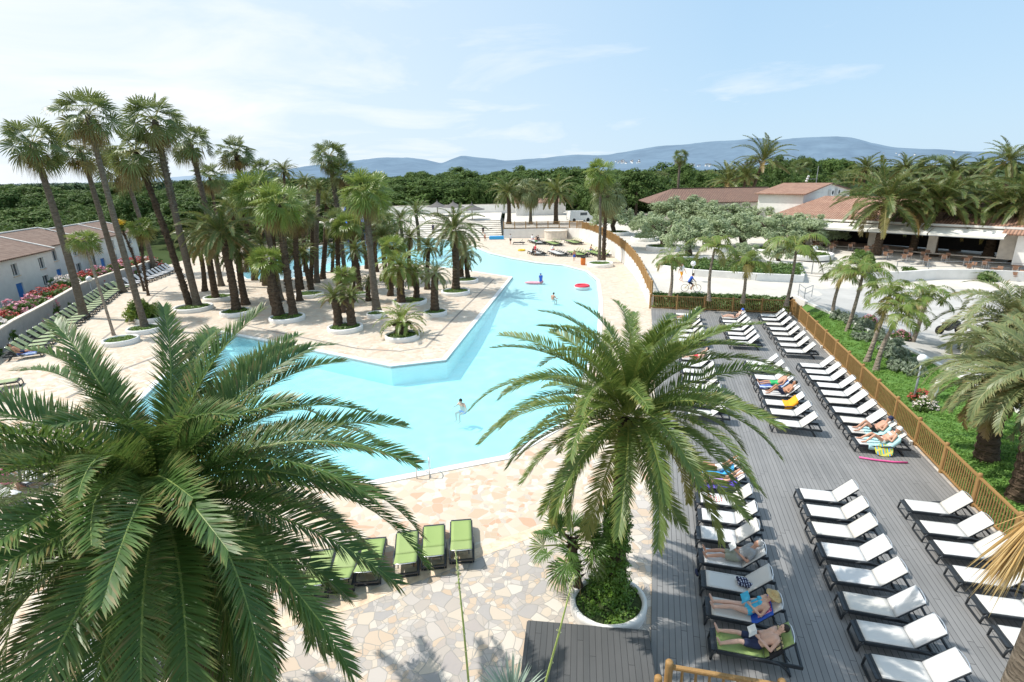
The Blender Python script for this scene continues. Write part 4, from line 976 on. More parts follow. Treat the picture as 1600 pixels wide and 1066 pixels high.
for a, b2 in zip(Pq[:-1], Pq[1:]):
    L = (b2 - a).length; t = 2.0 - acc
    while t < L: cf.append(a.lerp(b2, t / L)); t += 2.0
    acc = L - (t - 2.0)
cf.append(Pq[-1])
fence([tuple(p + Vector((.06, .06, .0))) for p in cf], 'curving timber fence on top of the white retaining wall', h=1.15)
gb = [tuple(G(1046, 1036, 1.12)[:2]) + (.0,), tuple(G(1222, 1066, 1.12)[:2]) + (.0,)]; gb.append((2 * gb[1][0] - gb[0][0], 2 * gb[1][1] - gb[0][1], 0.))
root = fence(gb, 'round-post timber gate fence at the near end of the deck', h=1.02, post_r=.085, bal=.27, rail=.09)
b = MB(); b.lathe([(.001, .95), (.06, .945), (.085, .91), (.085, -.1)], 12); b.obj('post', M['wood_old'], root, True, loc=(-.26, -.16, 0))
b = MB(); b.bar((-.26, -.16, .55), (0, 0, .62), .06); b.obj('brace', M['wood_old'], root)

# retaining wall: one thing with its drum-shaped niche
root = empty('retaining_wall', RW[0], 0, 'white curved retaining wall behind the far loungers', 'wall'); o0 = Vector((RW[0][0], RW[0][1], 0)); root.location = o0
mb = MB(); k = len(RW); inn = []; 
for i in range(k):
    d = Vector((RW[min(i + 1, k - 1)][0] - RW[max(i - 1, 0)][0], RW[min(i + 1, k - 1)][1] - RW[max(i - 1, 0)][1], 0)).normalized(); s = Vector((d.y, -d.x, 0)) * -.22
    p = Vector((RW[i][0], RW[i][1], 0)) - o0
    for q, z in ((p, -.1), (p, RW[i][2]), (p + s, RW[i][2]), (p + s, -.1)): mb.v.append((q.x, q.y, z))
for i in range(k - 1):
    for j in range(3): mb.f.append((4 * i + j, 4 * i + 4 + j, 4 * i + 5 + j, 4 * i + j + 1)); mb.mi.append(0)
mb.f += [(0, 1, 2, 3), (4 * k - 4, 4 * k - 1, 4 * k - 2, 4 * k - 3)]; mb.mi += [0, 0]
mb.obj('wall', M['render_white'], root)
q = Vector(G(869, 374)) - o0; mb = MB(); mb.lathe([(2.0, -.1), (2.0, 1.35), (2.08, 1.36), (2.08, 1.52), (.001, 1.55)], 24, tuple(q + Vector((0, .9, 0)))); mb.obj('drum', M['render_cream'], root, False)

# ================================================================== FURNITURE
def make_lounger(seat_mat, label, group, ba=None):
    ba = BA if ba is None else ba
    root = empty('sun_lounger', (0, 0, 0), 0, label, 'sun lounger', group); dk = M['dark_resin']
    b = MB()
    for s in (-1, 1):
        b.bar((-.02, .335 * s, .305), (1.80, .335 * s, .305), .045, .095)
    b.bar((-.02, -.335, .315), (-.02, .335, .315), .05, .07); b.bar((1.78, -.335, .30), (1.78, .335, .30), .05, .06); b.bar((.96, -.33, .30), (.96, .33, .30), .05, .05)
    b.bar((-.135, -.30, .03), (-.135, .30, .03), .05, .05)
    for s in (-1, 1): b.bar((1.55, .22 * s, .30), (HX + .42 * math.cos(ba), .22 * s, .36 + .42 * math.sin(ba)), .03, .02)
    b.bar((1.56, -.30, .03), (1.56, .30, .03), .05, .05)
    b.obj('frame', dk, root, False, .008)
    b = MB(); b.bar((-.075, -.33, .315), (-.075, .33, .315), .12, .03); b.obj('foot_plate', dk, root, False, .008)
    for s in (-1, 1):
        b = MB(); b.tube([(-.03, .33 * s, .31), (-.10, .325 * s, .22), (-.14, .31 * s, .02)], [.028, .03, .026], 8); b.obj('leg', dk, root, True)
    for s in (-1, 1):
        b = MB(); b.tube([(.72, .35 * s, .29), (.86, .362 * s, .35), (1.06, .366 * s, .375), (1.30, .362 * s, .32), (1.46, .352 * s, .19), (1.57, .34 * s, .02)], .03, 8); b.obj('leg', dk, root, True)
    b = MB(); nx, ny = 8, 6
    for i in range(nx + 1):
        for j in range(ny + 1):
            x = HX * i / nx; y = -.315 + .63 * j / ny; b.v.append((x, y, .372 - .022 * math.sin(PI * j / ny) * math.sin(PI * min(1, i / nx + .05))))
    k = len(b.v); b.v += [(x, y, z - .014) for x, y, z in b.v]
    for i in range(nx):
        for j in range(ny):
            a = i * (ny + 1) + j; q = (a, a + ny + 1, a + ny + 2, a + 1); b.f.append(q); b.f.append(tuple(k + v for v in reversed(q))); b.mi += [0, 0]
    for i in range(nx):
        for e in (0, ny): a = i * (ny + 1) + e; b.f.append((a, a + ny + 1, k + a + ny + 1, k + a)); b.mi.append(0)
    for j in range(ny):
        for e in (0, nx): a = e * (ny + 1) + j; b.f.append((a, a + 1, k + a + 1, k + a)); b.mi.append(0)
    b.obj('seat', seat_mat, root, True)
    T = Matrix.Translation((HX + .004, 0, .372)) @ Matrix.Rotation(-ba, 4, 'Y')
    b2 = MB(); b2.v = [(x * .78, y, z - .372) for x, y, z in b.v]; b2.f = b.f; b2.mi = b.mi; b2.v = [tuple(T @ Vector(v)) for v in b2.v]
    br = b2.obj('backrest', seat_mat, root, True)
    b = MB(); pts = [T @ Vector(v) for v in ((.68, -.325, -.02), (.77, -.29, -.02), (.815, -.15, -.015), (.825, 0, -.015), (.815, .15, -.015), (.77, .29, -.02), (.68, .325, -.02))]
    b.tube(pts, .012, 6); b.obj('head_bow', M['alu'], br, True)
    for s in (-1, 1):
        b = MB(); b.bar(T @ Vector((0, .325 * s, -.02)), T @ Vector((.76, .325 * s, -.02)), .022, .03); b.obj('side_bar', dk, br)
    return root
PROTO = {}
LSPOT = {}
def lounger(kind, loc, rz, label, group):
    mats = dict(white='sling', green='sling_green', lime='sling_green', faded='sling_leftgreen', grey='sling_grey', dark='sling_dark')
    if kind not in PROTO: PROTO[kind] = o = make_lounger(M[mats[kind]], label, group, R(20) if kind == 'lime' else None)
    else: o = copy_tree(PROTO[kind])
    o.location = tuple(float(v) for v in loc); o.rotation_euler = (0, 0, rz); o['label'] = label; o['group'] = group
    return o
def block(key, u0, u1, n, v, rowname, near_kind='white', kinds={}, skip=()):
    for i in range(n):
        if i in skip: continue
        u = u0 + (u1 - u0) * i / max(1, n - 1); k = kinds.get(i, near_kind); jt = random.uniform(-.035, .035)
        p = D(u - .31 + random.uniform(-.05, .05), v + random.uniform(-.06, .06), .035); a = DRZ + jt
        LSPOT[(key, i)] = (p, a)
        col = 'white' if k == 'white' else 'lime green'
        lounger(k, p, a, '%s lounger, %s from the near end of the %s' % (col, ORD[i], rowname), 'sun loungers on the grey deck')
LG = 'sun loungers on the grey deck'
block('A1', 1.55, 9.55, 9, 1.47, 'near row by the big palm', kinds={0: 'green'})
block('B1', 1.59, 8.56, 8, 4.85, 'near middle row on the deck')
block('D1', 1.0, 8.54, 8, 8.07, 'near row by the timber fence')
block('A2', 14.6, 22.4, 8, 1.47, 'half-hidden row behind the big palm')
block('B2', 14.3, 22.3, 8, 5.15, 'middle row halfway up the deck')
block('C2', 13.2, 22.5, 10, 8.05, 'fence-side row halfway up the deck')
block('A3', 26.07, 33.0, 7, 1.47, 'far left row of the deck')
block('B3', 26.15, 32.7, 7, 4.8, 'far middle row of the deck')
block('C3', 25.0, 33.9, 8, 7.7, 'far row under the end fence')

# green loungers on the paving by the big date palm, seen from behind (backs towards the camera)
gpts = [(715, 905), (674, 914), (632, 927), (590, 938), (548, 950), (506, 962)]
for i, (px, py) in enumerate([(722, 893), (678, 903), (635, 915), (572, 929), (530, 941), (488, 952)]):
    p = G(px, py); d = np.array([.35, .94]) if 0 else np.array([-.05, 1.]); rz = math.atan2(-1, .12) + .03 * (i % 3 - 1)
    f = p + np.array([math.cos(rz), math.sin(rz), 0]) * -1.9
    lounger('lime', f, rz, 'lime green sun lounger on the stone paving, %s of six counted from the right end' % ORD[i], 'green loungers on the paving')
# long curving row in front of the grey wall, on the left
fl = [G(*p)[:2] for p in ((60, 560), (82, 537), (135, 500), (190, 457), (232, 442), (262, 431), (283, 421))]
seg = [np.linalg.norm(b - a) for a, b in zip(fl[:-1], fl[1:])]; tot = sum(seg); nL = 36
LEFT = []
for i in range(nL):
    s = tot * (i + .5) / nL; k = 0
    while k < len(seg) - 1 and s > seg[k]: s -= seg[k]; k += 1
    p = fl[k] + (fl[k + 1] - fl[k]) * min(1, s / seg[k]); tg = (fl[min(k + 1, len(fl) - 1)] - fl[k]); tg /= np.linalg.norm(tg)
    rz = math.atan2(tg[0], -tg[1]) + random.uniform(-.03, .03); LEFT.append((p, rz))
    kind = 'faded' if i < 24 else 'grey'
    o = lounger(kind, (p[0], p[1], 0), rz, '%s lounger, %s from the near end of the row along the garden wall' % ('faded green' if kind == 'faded' else 'pale grey', ORD[i]), 'loungers along the garden wall')
for i, (px, py) in enumerate(((30, 602), (5, 618))):
    p = G(px, py); lounger('faded', p, LEFT[0][1], 'faded green sun lounger at the left edge, %s from the near trunk' % ORD[i], 'loungers at the left edge')
for i, q in enumerate((np.array([-8.6, 9.7, 0]), np.array([-9.5, 9.3, 0]), G(60, 762), G(22, 790))):
    lounger('white', q, 2.1 if i < 2 else 2.75, 'white sun lounger under the big left palm, %s of four from the right' % ORD[i], 'loungers under the left palm')
# clusters on the terrace at the back of the pool
def cluster(x, y, n, kind, label, rz=-.12, dy=.78):
    c = {'white': 'white', 'green': 'lime green', 'dark': 'charcoal'}[kind]
    for i in range(n):
        lounger(kind, (x + i * .22, y + i * -dy, 0), rz, '%s lounger, %s from the back of the %s' % (c, ORD[i], label), 'loungers at the back of the pool')
def gx(px, py): p = G(px, py); return float(p[0]), float(p[1])
CL = {}
for key, px, py, n, kind, lab in (('a', 803, 382, 1, 'dark', 'single spot by the grey panel'), ('b', 826, 378, 6, 'white', 'crowded group under the wall'), ('c', 852, 381, 5, 'green', 'green group under the drum wall'), ('d', 883, 379, 5, 'green', 'green group right of the drum wall'),
                              ('e', 826, 396, 4, 'white', 'near white group'), ('f', 857, 396, 5, 'white', 'white group beside the near green ones'), ('g', 887, 397, 5, 'green', 'group beside the orange bin'), ('h', 916, 396, 6, 'green', 'group beside the twin palms')):
    x, y = gx(px, py); CL[key] = (x, y); cluster(x, y, n, kind, lab)
for i in range(4):
    p = G(462 + i * 8, 383 + i * 0); lounger('faded', (p[0], p[1], 0), -1.2, 'faded green sun lounger behind the far pool, %s from the left' % ORD[i], 'loungers behind the far pool')
for i in range(5):
    p = G(640 + i * 9, 366); lounger('white', (p[0], p[1], 0), -1.4, 'white sun lounger on the far pool edge, %s from the left' % ORD[i], 'loungers on the far pool edge')

def towel(name, label, spot, mat, x0=.05, x1=1.9, w=.68, cat='towel', hang=.14, lift=.012, ob=None, zoff=0, stripes=None):
    p, a = spot; nx, ny = 26, 10; rng = random.Random(label); b = MB()
    ph = [rng.uniform(0, 6) for _ in range(4)]; W = w + 2 * hang
    for i in range(nx + 1):
        x = x0 + (x1 - x0) * i / nx
        for j in range(ny + 1):
            y = -W / 2 + W * j / ny; q = abs(y) - .34; yy = y; dz = 0
            if q > 0: yy = math.copysign(.345 + q * .12, y); dz = -q * .9
            c = bk(x - HX, lift) if x > HX else V3(x, 0, .372 + lift)
            z = c.z + dz + (.008 * math.sin(9 * x + ph[0] + 4 * y) + .006 * math.sin(21 * x + ph[1] - 9 * y)) + (0 if q > 0 else -.012 * math.cos(y / .34 * PI / 2))
            b.v.append((c.x, yy + .012 * math.sin(7 * x + ph[2]), z + zoff))
    for i in range(nx):
        for j in range(ny):
            k = i * (ny + 1) + j; b.f.append((k, k + ny + 1, k + ny + 2, k + 1)); b.mi.append(0)
    o = b.obj(name, mat, None, True, loc=p, rz=a); md = o.modifiers.new('thick', 'SOLIDIFY'); md.thickness = .008
    return tag(o, label, cat)
def stripe_mat(name, cols, scale, axis='X', check=None):
    m, t, b, out = nt(name); tc = N(t, 'ShaderNodeTexCoord'); sp = N(t, 'ShaderNodeSeparateXYZ'); t.links.new(tc.outputs['Object'], sp.inputs[0])
    f = Mth(t, 'FRACT', Mth(t, 'MULTIPLY', sp.outputs[axis], scale)); n = len(cols)
    col = ramp(t, f, [(i / n, c) for i, c in enumerate(cols)], 'CONSTANT')
    if check:
        f2 = Mth(t, 'FRACT', Mth(t, 'MULTIPLY', sp.outputs['Y' if axis == 'X' else 'X'], check[0])); g = Mth(t, 'GREATER_THAN', f2, .7); col = mixc(t, g, col, check[1])
    t.links.new(col, b.inputs['Base Color']); b.inputs['Roughness'].default_value = .9; return m
M['t_check'] = stripe_mat('cream_check_towel', [(.62, .52, .27), (.62, .52, .27), (.10, .09, .08)], 9, 'X', (9, (.10, .09, .08)))
M['t_pink'] = stripe_mat('pink_lattice_towel', [(.60, .07, .26), (.60, .07, .26), (.78, .42, .55)], 13, 'X', (13, (.78, .42, .55)))
M['t_bluestripe'] = stripe_mat('blue_striped_towel', [(.08, .13, .50), (.55, .66, .85), (.12, .22, .62)], 4.5, 'Y')
M['t_floral'] = stripe_mat('patterned_cloth', [(.72, .10, .13), (.8, .75, .7), (.62, .32, .2), (.8, .8, .75)], 6, 'X', (9, (.75, .7, .66)))
M['t_navydot'] = stripe_mat('navy_dotted_cloth', [(.015, .02, .06), (.015, .02, .06), (.55, .6, .75)], 16, 'X', (14, (.015, .02, .06)))
M['t_float'] = stripe_mat('bodyboard_print', [(.85, .75, .03), (.1, .45, .8), (.85, .5, .05), (.2, .6, .25)], 5, 'X', (7, (.8, .8, .2)))

# ================================================================== PEOPLE
def on(key, i): return LSPOT[(key, i)]
UPF = (-.55, 0, .83)
def at_spot(key, i, **kw):
    p, a = on(key, i); return dict(loc=p, rz=a)
def person_on(key, i, label, J, face=UPF, **kw):
    p, a = on(key, i); return figure(label, 'person', p, a, J, face=face, **kw)
def book(label, key, i, pos, rot, mat='paper', size=(.15, .20)):
    p, a = on(key, i); w, h = size; root = empty('book', p, a, label, 'book')
    T = Matrix.Translation(pos) @ Matrix.Rotation(rot[1], 4, 'Y') @ Matrix.Rotation(rot[0], 4, 'X')
    for s in (-1, 1):
        b = MB(); b.add([(0, 0, 0), (0, s * w, .045), (h, s * w, .045), (h, 0, 0), (0, 0, -.014), (0, s * w, .031), (h, s * w, .031), (h, 0, -.014)], [(0, 1, 2, 3), (7, 6, 5, 4), (0, 4, 5, 1), (1, 5, 6, 2), (2, 6, 7, 3), (3, 7, 4, 0)])
        b.v = [tuple(T @ Vector(q)) for q in b.v]; b.obj('page_block', M[mat], root)
    return root
NV = .011
person_on('A1', 0, 'bare-chested dark-haired man in navy shorts reading on the lime green lounger', recline((.10, .04), 'book', .16), skin='skin_pale', outfit=[('shorts', 'cloth_navy')], voxel=NV, fingers=True)
book('white open book held by the bare-chested man', 'A1', 0, (HX - .32, -.02, .70), (0, -.75))
towel('towel', 'cream checked towel over the back of the lime green lounger', on('A1', 0), M['t_check'], 1.30, 1.545, .58, hang=.03, lift=.03)
towel('folded_jacket', 'black jacket folded over the back of the lime green lounger', on('A1', 0), M['cloth_black'], 1.15, 1.50, .62, 'jacket', hang=.16, lift=.012)
person_on('A1', 1, 'woman in turquoise swimsuit and straw hat reading on her lounger', recline((.05, .05), 'book', .07), skin='skin_pale', hair='hair_blond', hair_len=.05, outfit=[('swimsuit', 'cloth_cyan')], hat='straw', voxel=NV, fingers=True, sex='f')
book('magazine held by the woman in the straw hat', 'A1', 1, (HX - .30, 0, .70), (0, -.75), 'cloth_cyan', (.16, .22))
towel('towel', 'blue beach towel with pink lattice under the straw-hatted woman', on('A1', 1), M['cloth_blue'], .92, 1.54, .64, hang=.05, lift=.006)
towel('pink_towel', 'small pink lattice towel behind the straw hat', on('A1', 1), M['t_pink'], 1.12, 1.52, .46, hang=.02, lift=.022)
b = MB(); rng = random.Random(4)
p, a = on('A1', 2); b = MB(); b.ell((0, 0, 0), (.15, .11, .09), 16, 10); b.ell((.12, -.12, -.02), (.13, .09, .06), 14, 8); b.ell((-.05, .10, -.01), (.09, .12, .07), 14, 8)
b.v = [(x + .02 * math.sin(23 * y), y + .02 * math.sin(19 * x), z + .02 * math.sin(17 * x + 21 * y)) for x, y, z in b.v]
q = Matrix.Rotation(a, 3, 'Z') @ Vector((.92, -.02, .46)); tag(b.obj('crumpled_beachwear', M['t_navydot'], None, True, loc=Vector(p) + q), 'crumpled navy and white beach dress on the empty lounger beside the straw-hatted woman', 'clothing')
person_on('A1', 3, 'grey-haired man in grey shirt and khaki shorts reading under the palm shade', recline((.05, .08), 'book', .09), skin='skin', hair='hair_grey', outfit=[('shirt', 'cloth_grey'), ('shorts', 'cloth_khaki')], voxel=NV, fingers=True)
book('white open book held by the man in the grey shirt', 'A1', 3, (HX - .32, 0, .70), (0, -.75))
towel('towel', 'purple beach towel under the woman in the white hat', on('A1', 7), M['cloth_purple'], .02, 1.5, .66)
person_on('A1', 7, 'woman in lilac swimsuit and white hat lying face down on the purple towel', prone(), face=(0, 0, -1), skin='skin', outfit=[('swimsuit', 'cloth_lilac')], hat='cap_white', voxel=.013, sex='f', hair='hair_grey')
towel('towel', 'sky blue beach towel on the lounger behind the purple one', on('A1', 8), M['cloth_sky'], .02, 1.5, .66)
person_on('A1', 8, 'sunbather lying face down on the sky blue towel under the palm fronds', prone(), face=(0, 0, -1), skin='skin_tan', outfit=[('trunks', 'cloth_white')], voxel=.016)
towel('shirt', 'patterned shirt lying across the lounger in front of the purple towel', on('A1', 6), M['t_floral'], .25, .75, .30, 'shirt', hang=.02)
# middle block
person_on('A2', 7, 'sunbather in red shorts lying behind the big palm', recline((.04, .04), 'side'), skin='skin_pale', outfit=[('trunks', 'cloth_red')], voxel=.018)
person_on('A2', 1, 'woman in white bikini with bent knees half hidden by palm fronds', recline((.22, .26), 'side'), skin='skin_tan', outfit=[('brief', 'cloth_white', 'bikini_bottom'), ('top', 'cloth_white', 'bikini_top')], voxel=.016, sex='f', hair_len=.1)
towel('towel', 'blue and white striped towel under the man in green shorts', on('B2', 4), M['t_bluestripe'], .02, 1.52, .66)
person_on('B2', 4, 'man in bright green shorts lying on the striped towel', recline((.05, .05), 'side'), skin='skin', outfit=[('shorts', 'cloth_green')], voxel=.016)
person_on('B2', 3, 'person in navy shorts with raised knees beside the man in green', recline((.27, .30), 'belly'), skin='skin_tan', outfit=[('shorts', 'cloth_navy')], voxel=.016, hair='hair_dark')
towel('towel', 'orange towel draped over the back of an empty lounger', on('B2', 2), M['cloth_orange'], .75, 1.45, .66, hang=.2)
towel('towel', 'aqua towel under the man with bent knees by the fence', on('C2', 1), M['cloth_aqua'], .5, 1.55, .7, hang=.2)
person_on('C2', 1, 'man in black trunks and cap with bent knees on an aqua towel', recline((.28, .30), 'belly'), skin='skin', outfit=[('trunks', 'cloth_black')], hat='cap_dark', voxel=.014)
towel('towel', 'aqua towel under the woman in the white bikini by the fence', on('C2', 0), M['cloth_aqua'], .3, 1.56, .7, hang=.2)
person_on('C2', 0, 'woman in white bikini and cap with a phone on the aqua towel', recline((.27, .22), 'belly'), skin='skin', hair='hair_blond', hair_len=.06, outfit=[('brief', 'cloth_white', 'bikini_bottom'), ('top', 'cloth_white', 'bikini_top')], hat='cap_white', voxel=.014, sex='f')
# far block
person_on('B3', 6, 'sunbather in black swimsuit with a blue cap under the end fence', recline((.05, .1), 'side'), skin='skin_pale', outfit=[('swimsuit', 'cloth_black')], hat='cap_blue', voxel=.02, sex='f')
person_on('A3', 5, 'sunbather in blue shorts lying in the far left row', recline((.05, .05), 'side'), skin='skin', outfit=[('shorts', 'cloth_blue')], voxel=.02)
towel('towel', 'navy towel hanging over a lounger back in the far left row', on('A3', 4), M['cloth_navy'], 1.1, 1.54, .66)
# noodle and bodyboard on the boards
p, a = on('C2', 0)
def loc_of(key, i, v): p, a = on(key, i); q = Matrix.Rotation(a, 3, 'Z') @ Vector(v); return (p[0] + q.x, p[1] + q.y, p[2] + q.z)
b = MB(); b.tube([loc_of('C2', 0, (-.15, -.85, .04)), loc_of('C2', 0, (.4, -.95, .04)), loc_of('C2', 0, (1.0, -.97, .04)), loc_of('C2', 0, (1.5, -.90, .04))], .035, 10)
tag(b.obj('pool_noodle', M['cloth_pink'], None, True), 'pink foam pool noodle lying on the deck in front of the aqua towels', 'pool noodle')
b = MB(); T = Matrix.Translation(loc_of('C2', 0, (.85, -.40, .22))) @ Matrix.Rotation(DRZ, 4, 'Z') @ Matrix.Rotation(1.05, 4, 'X')
out = [(.32 * math.cos(t) * (1 if math.sin(t) > 0 else .95), .24 * math.copysign(abs(math.sin(t)) ** .5, math.sin(t))) for t in [2 * PI * i / 24 for i in range(24)]]
b.v = [tuple(T @ Vector((x, y, z))) for z in (-.02, .02) for x, y in out]; b.f = [tuple(range(24)), tuple(range(47, 23, -1))] + [(i, (i + 1) % 24, 24 + (i + 1) % 24, 24 + i) for i in range(24)]; b.mi = [0] * 26
tag(b.obj('bodyboard', M['t_float'], None), 'yellow printed bodyboard leaning on the lounger with the aqua towel', 'bodyboard')
for i, (px, py) in enumerate(((1094, 905), (1090, 900))):
    b = MB(); b.tube([(0, 0, .015), (.10, .02, .02), (.24, 0, .015)], [.035, .045, .04], 8); p = G(px, py, .04); tag(b.obj('flip_flop', M['cloth_navy'], None, True, loc=p, rz=.4 + i), 'dark beach shoe on the boards at the foot of the dress-strewn lounger', 'shoe', 'pair of dark beach shoes')
# in the water, on the back terrace, on the walkway
def standing(label, px, py, rz, z=0., walk=0., arms='down', garden=False, **kw):
    p = GU(px, py) if garden else G(px, py, z); kw.setdefault('voxel', .022)
    return figure(label, 'person', (p[0], p[1], p[2]), rz, stand(walk, arms), face=(0, 1, 0), **kw)
def bather(label, px, py, rz, z, **kw):
    p = G(px, py, 0.); kw.setdefault('voxel', .02); J = sit()
    for s_, L in ((-1, 'L'), (1, 'R')): J['el' + L] = V3(.36 * s_, .14, .74); J['wr' + L] = V3(.46 * s_, .32, .68)
    return figure(label, 'person', (p[0], p[1], z), rz, J, face=(0, 1, .1), **kw)
bather('dark-haired boy chest-deep in the middle of the near pool', 724, 630, 2.4, -.93, skin='skin_pale', outfit=[('trunks', 'cloth_blue')])
standing('child in a blue sun suit standing beside the pink float', 845, 447, .3, -.35, skin='skin', outfit=[('shirt', 'cloth_blue'), ('shorts', 'cloth_blue')], hat='cap_blue', scale=.78)
bather('bather neck-deep in the far part of the pool', 863, 466, -.9, -.72, skin='skin', outfit=[('trunks', 'cloth_white')])
standing('boy in blue shorts standing among the green loungers', 897, 408, .2, 0, skin='skin', outfit=[('shorts', 'cloth_blue')], scale=.85)
standing('person in black shorts standing beside the charcoal lounger', 798, 382, 1.0, 0, skin='skin_pale', outfit=[('shorts', 'cloth_black'), ('shirt', 'cloth_white')])
standing('bare-chested child walking at the foot of the far steps', 758, 377, -.8, 0, .5, skin='skin_tan', outfit=[('trunks', 'cloth_red')], scale=.8)
standing('dark-clothed person standing on the far steps', 735, 362, .5, .4, skin='skin', outfit=[('shirt', 'cloth_black'), ('trousers', 'cloth_black')])
standing('person in black on the steps near the orange bin', 755, 367, .5, .2, skin='skin', outfit=[('shirt', 'cloth_black'), ('shorts', 'cloth_black')], scale=.9)
standing('person in dark clothes at the left end of the far steps', 677, 364, .5, .4, skin='skin', outfit=[('shirt', 'cloth_navy'), ('trousers', 'cloth_navy')])
standing('person in white top and orange shorts with a backpack on the walkway', 1064, 440, -2.6, 0, .7, garden=True, skin='skin_pale', outfit=[('shirt', 'cloth_white'), ('shorts', 'cloth_orange')], voxel=.02)
wp = GU(1064, 440); b = MB(); b.ell((0, 0, 0), (.15, .09, .22), 12, 8); q = Matrix.Rotation(-2.6, 3, 'Z') @ Vector((0, -.2, 1.25)); tag(b.obj('backpack', M['cloth_navy'], None, True, loc=(wp[0] + q.x, wp[1] + q.y, wp[2] + 1.25), rz=-2.6), 'navy backpack on the walker in the white top', 'backpack')
def seated(label, x, y, rz, **kw): kw.setdefault('voxel', .024); return figure(label, 'person', (x, y, 0), rz, sit(), face=(0, .9, .1), **kw)
ex, ey = CL['e']; bx_, by_ = CL['b']
seated('person in orange-red top sitting on the near white loungers', ex + .9, ey + .4, -1.4, skin='skin_tan', outfit=[('shirt', 'cloth_red'), ('trunks', 'cloth_navy')])
seated('dark-haired person in black on the near white loungers', ex + .5, ey - 2.0, -1.8, skin='skin', outfit=[('shirt', 'cloth_black'), ('shorts', 'cloth_black')])
seated('sunbather in pale clothes on the crowded group under the wall', bx_ + .6, by_ + .1, -.4, skin='skin_pale', outfit=[('shirt', 'cloth_white'), ('trunks', 'cloth_red')])
seated('dark-haired sunbather on the crowded group under the wall', bx_ + 1.4, by_ - 1.4, -1.0, skin='skin', outfit=[('shirt', 'cloth_black'), ('trunks', 'cloth_black')])
seated('sunbather with green wrap on the crowded group under the wall', bx_ + 1.0, by_ - 3.0, -1.2, skin='skin', outfit=[('shorts', 'cloth_green')])
fx_, fy_ = CL['f']; hx_, hy_ = CL['h']
seated('sunbather in a white shirt on the striped-towel loungers', fx_ + .5, fy_ + .5, -1.0, skin='skin_pale', outfit=[('shirt', 'cloth_white'), ('trunks', 'cloth_red')])
seated('bare-chested bather on the green loungers beside the twin palms', hx_ + .6, hy_ + .3, -1.6, skin='skin', outfit=[('trunks', 'cloth_blue')])
LS = (LEFT[0][0], LEFT[0][1])
figure('sunbather in dark trunks lying on the first green lounger by the garden wall', 'person', (LS[0][0], LS[0][1], 0), LS[1], recline((.05, .05), 'side'), skin='skin_tan', outfit=[('trunks', 'cloth_navy')], face=UPF, voxel=.02)
towel('towel', 'pale blue towel on the first green lounger by the garden wall', ((LS[0][0], LS[0][1], 0), LS[1]), M['t_bluestripe'], .05, 1.1, .66)
p = G(12, 770); figure('person in pink sitting at the left edge behind the big palm', 'person', (p[0], p[1], 0), -1.2, sit(), face=(0, .9, .1), skin='skin', outfit=[('shirt', 'cloth_pink'), ('shorts', 'cloth_pink')], voxel=.018)
# cyclist
bp = GU(1079, 456)
def bicycle(loc, rz, label):
    root = empty('bicycle', loc, rz, label, 'bicycle')
    for x in (-.5, .52):
        b = MB(); b.lathe([(.31, -.018), (.33, 0), (.31, .018), (.295, 0)], 28, closed=True); T = Matrix.Translation((x, 0, .33)) @ Matrix.Rotation(PI / 2, 4, 'X'); b.v = [tuple(T @ Vector(v)) for v in b.v]
        w = b.obj('wheel', M['rubber'], root, True); s = MB()
        for i in range(10): a = 2 * PI * i / 10; s.bar((x, 0, .33), (x + .3 * math.cos(a), 0, .33 + .3 * math.sin(a)), .006)
        s.obj('spokes', M['alu'], w)
    b = MB(); f = M['yellow_paint']
    for p0, p1 in (((-.5, 0, .33), (-.02, 0, .30)), ((-.02, 0, .30), (-.18, 0, .78)), ((-.18, 0, .72), (.36, 0, .78)), ((-.02, 0, .30), (.38, 0, .70)), ((-.5, 0, .33), (-.17, 0, .70)), ((.52, 0, .33), (.36, 0, .86))): b.tube([p0, p1], .018, 6)
    b.obj('frame', f, root, True)
    b = MB(); b.ell((-.2, 0, .82), (.12, .06, .03), 10, 6); b.obj('saddle', M['rubber'], root, True)
    b = MB(); b.tube([(.30, -.26, .95), (.38, -.1, .92), (.36, 0, .88), (.38, .1, .92), (.30, .26, .95)], .014, 6); b.obj('handlebar', M['rubber'], root, True)
    return root
bicycle(bp, -.25, 'yellow-framed bicycle ridden along the walkway')
J = stand(); J.update(pelvis=V3(0, -.20, .88), chest=V3(0, -.02, 1.18), neck=V3(0, .06, 1.36), head=V3(0, .10, 1.50))
for s, L in ((-1, 'L'), (1, 'R')):
    J.update({'sh' + L: V3(.17 * s, .03, 1.31), 'el' + L: V3(.24 * s, .16, 1.10), 'wr' + L: V3(.23 * s, .30, .97), 'hip' + L: V3(.09 * s, -.18, .86), 'kn' + L: V3(.12 * s, .16 if s > 0 else .20, .66 if s > 0 else .56), 'an' + L: V3(.12 * s, -.02 if s > 0 else .0, .34 if s > 0 else .20), 'toe' + L: V3(.13 * s, .13, .28 if s > 0 else .13)})
figure('cyclist in a blue and white shirt riding along the walkway', 'person', bp, -.25 - PI / 2, J, face=(0, 1, 0), skin='skin', outfit=[('shirt', 'cloth_blue'), ('shorts', 'cloth_navy')], voxel=.018)

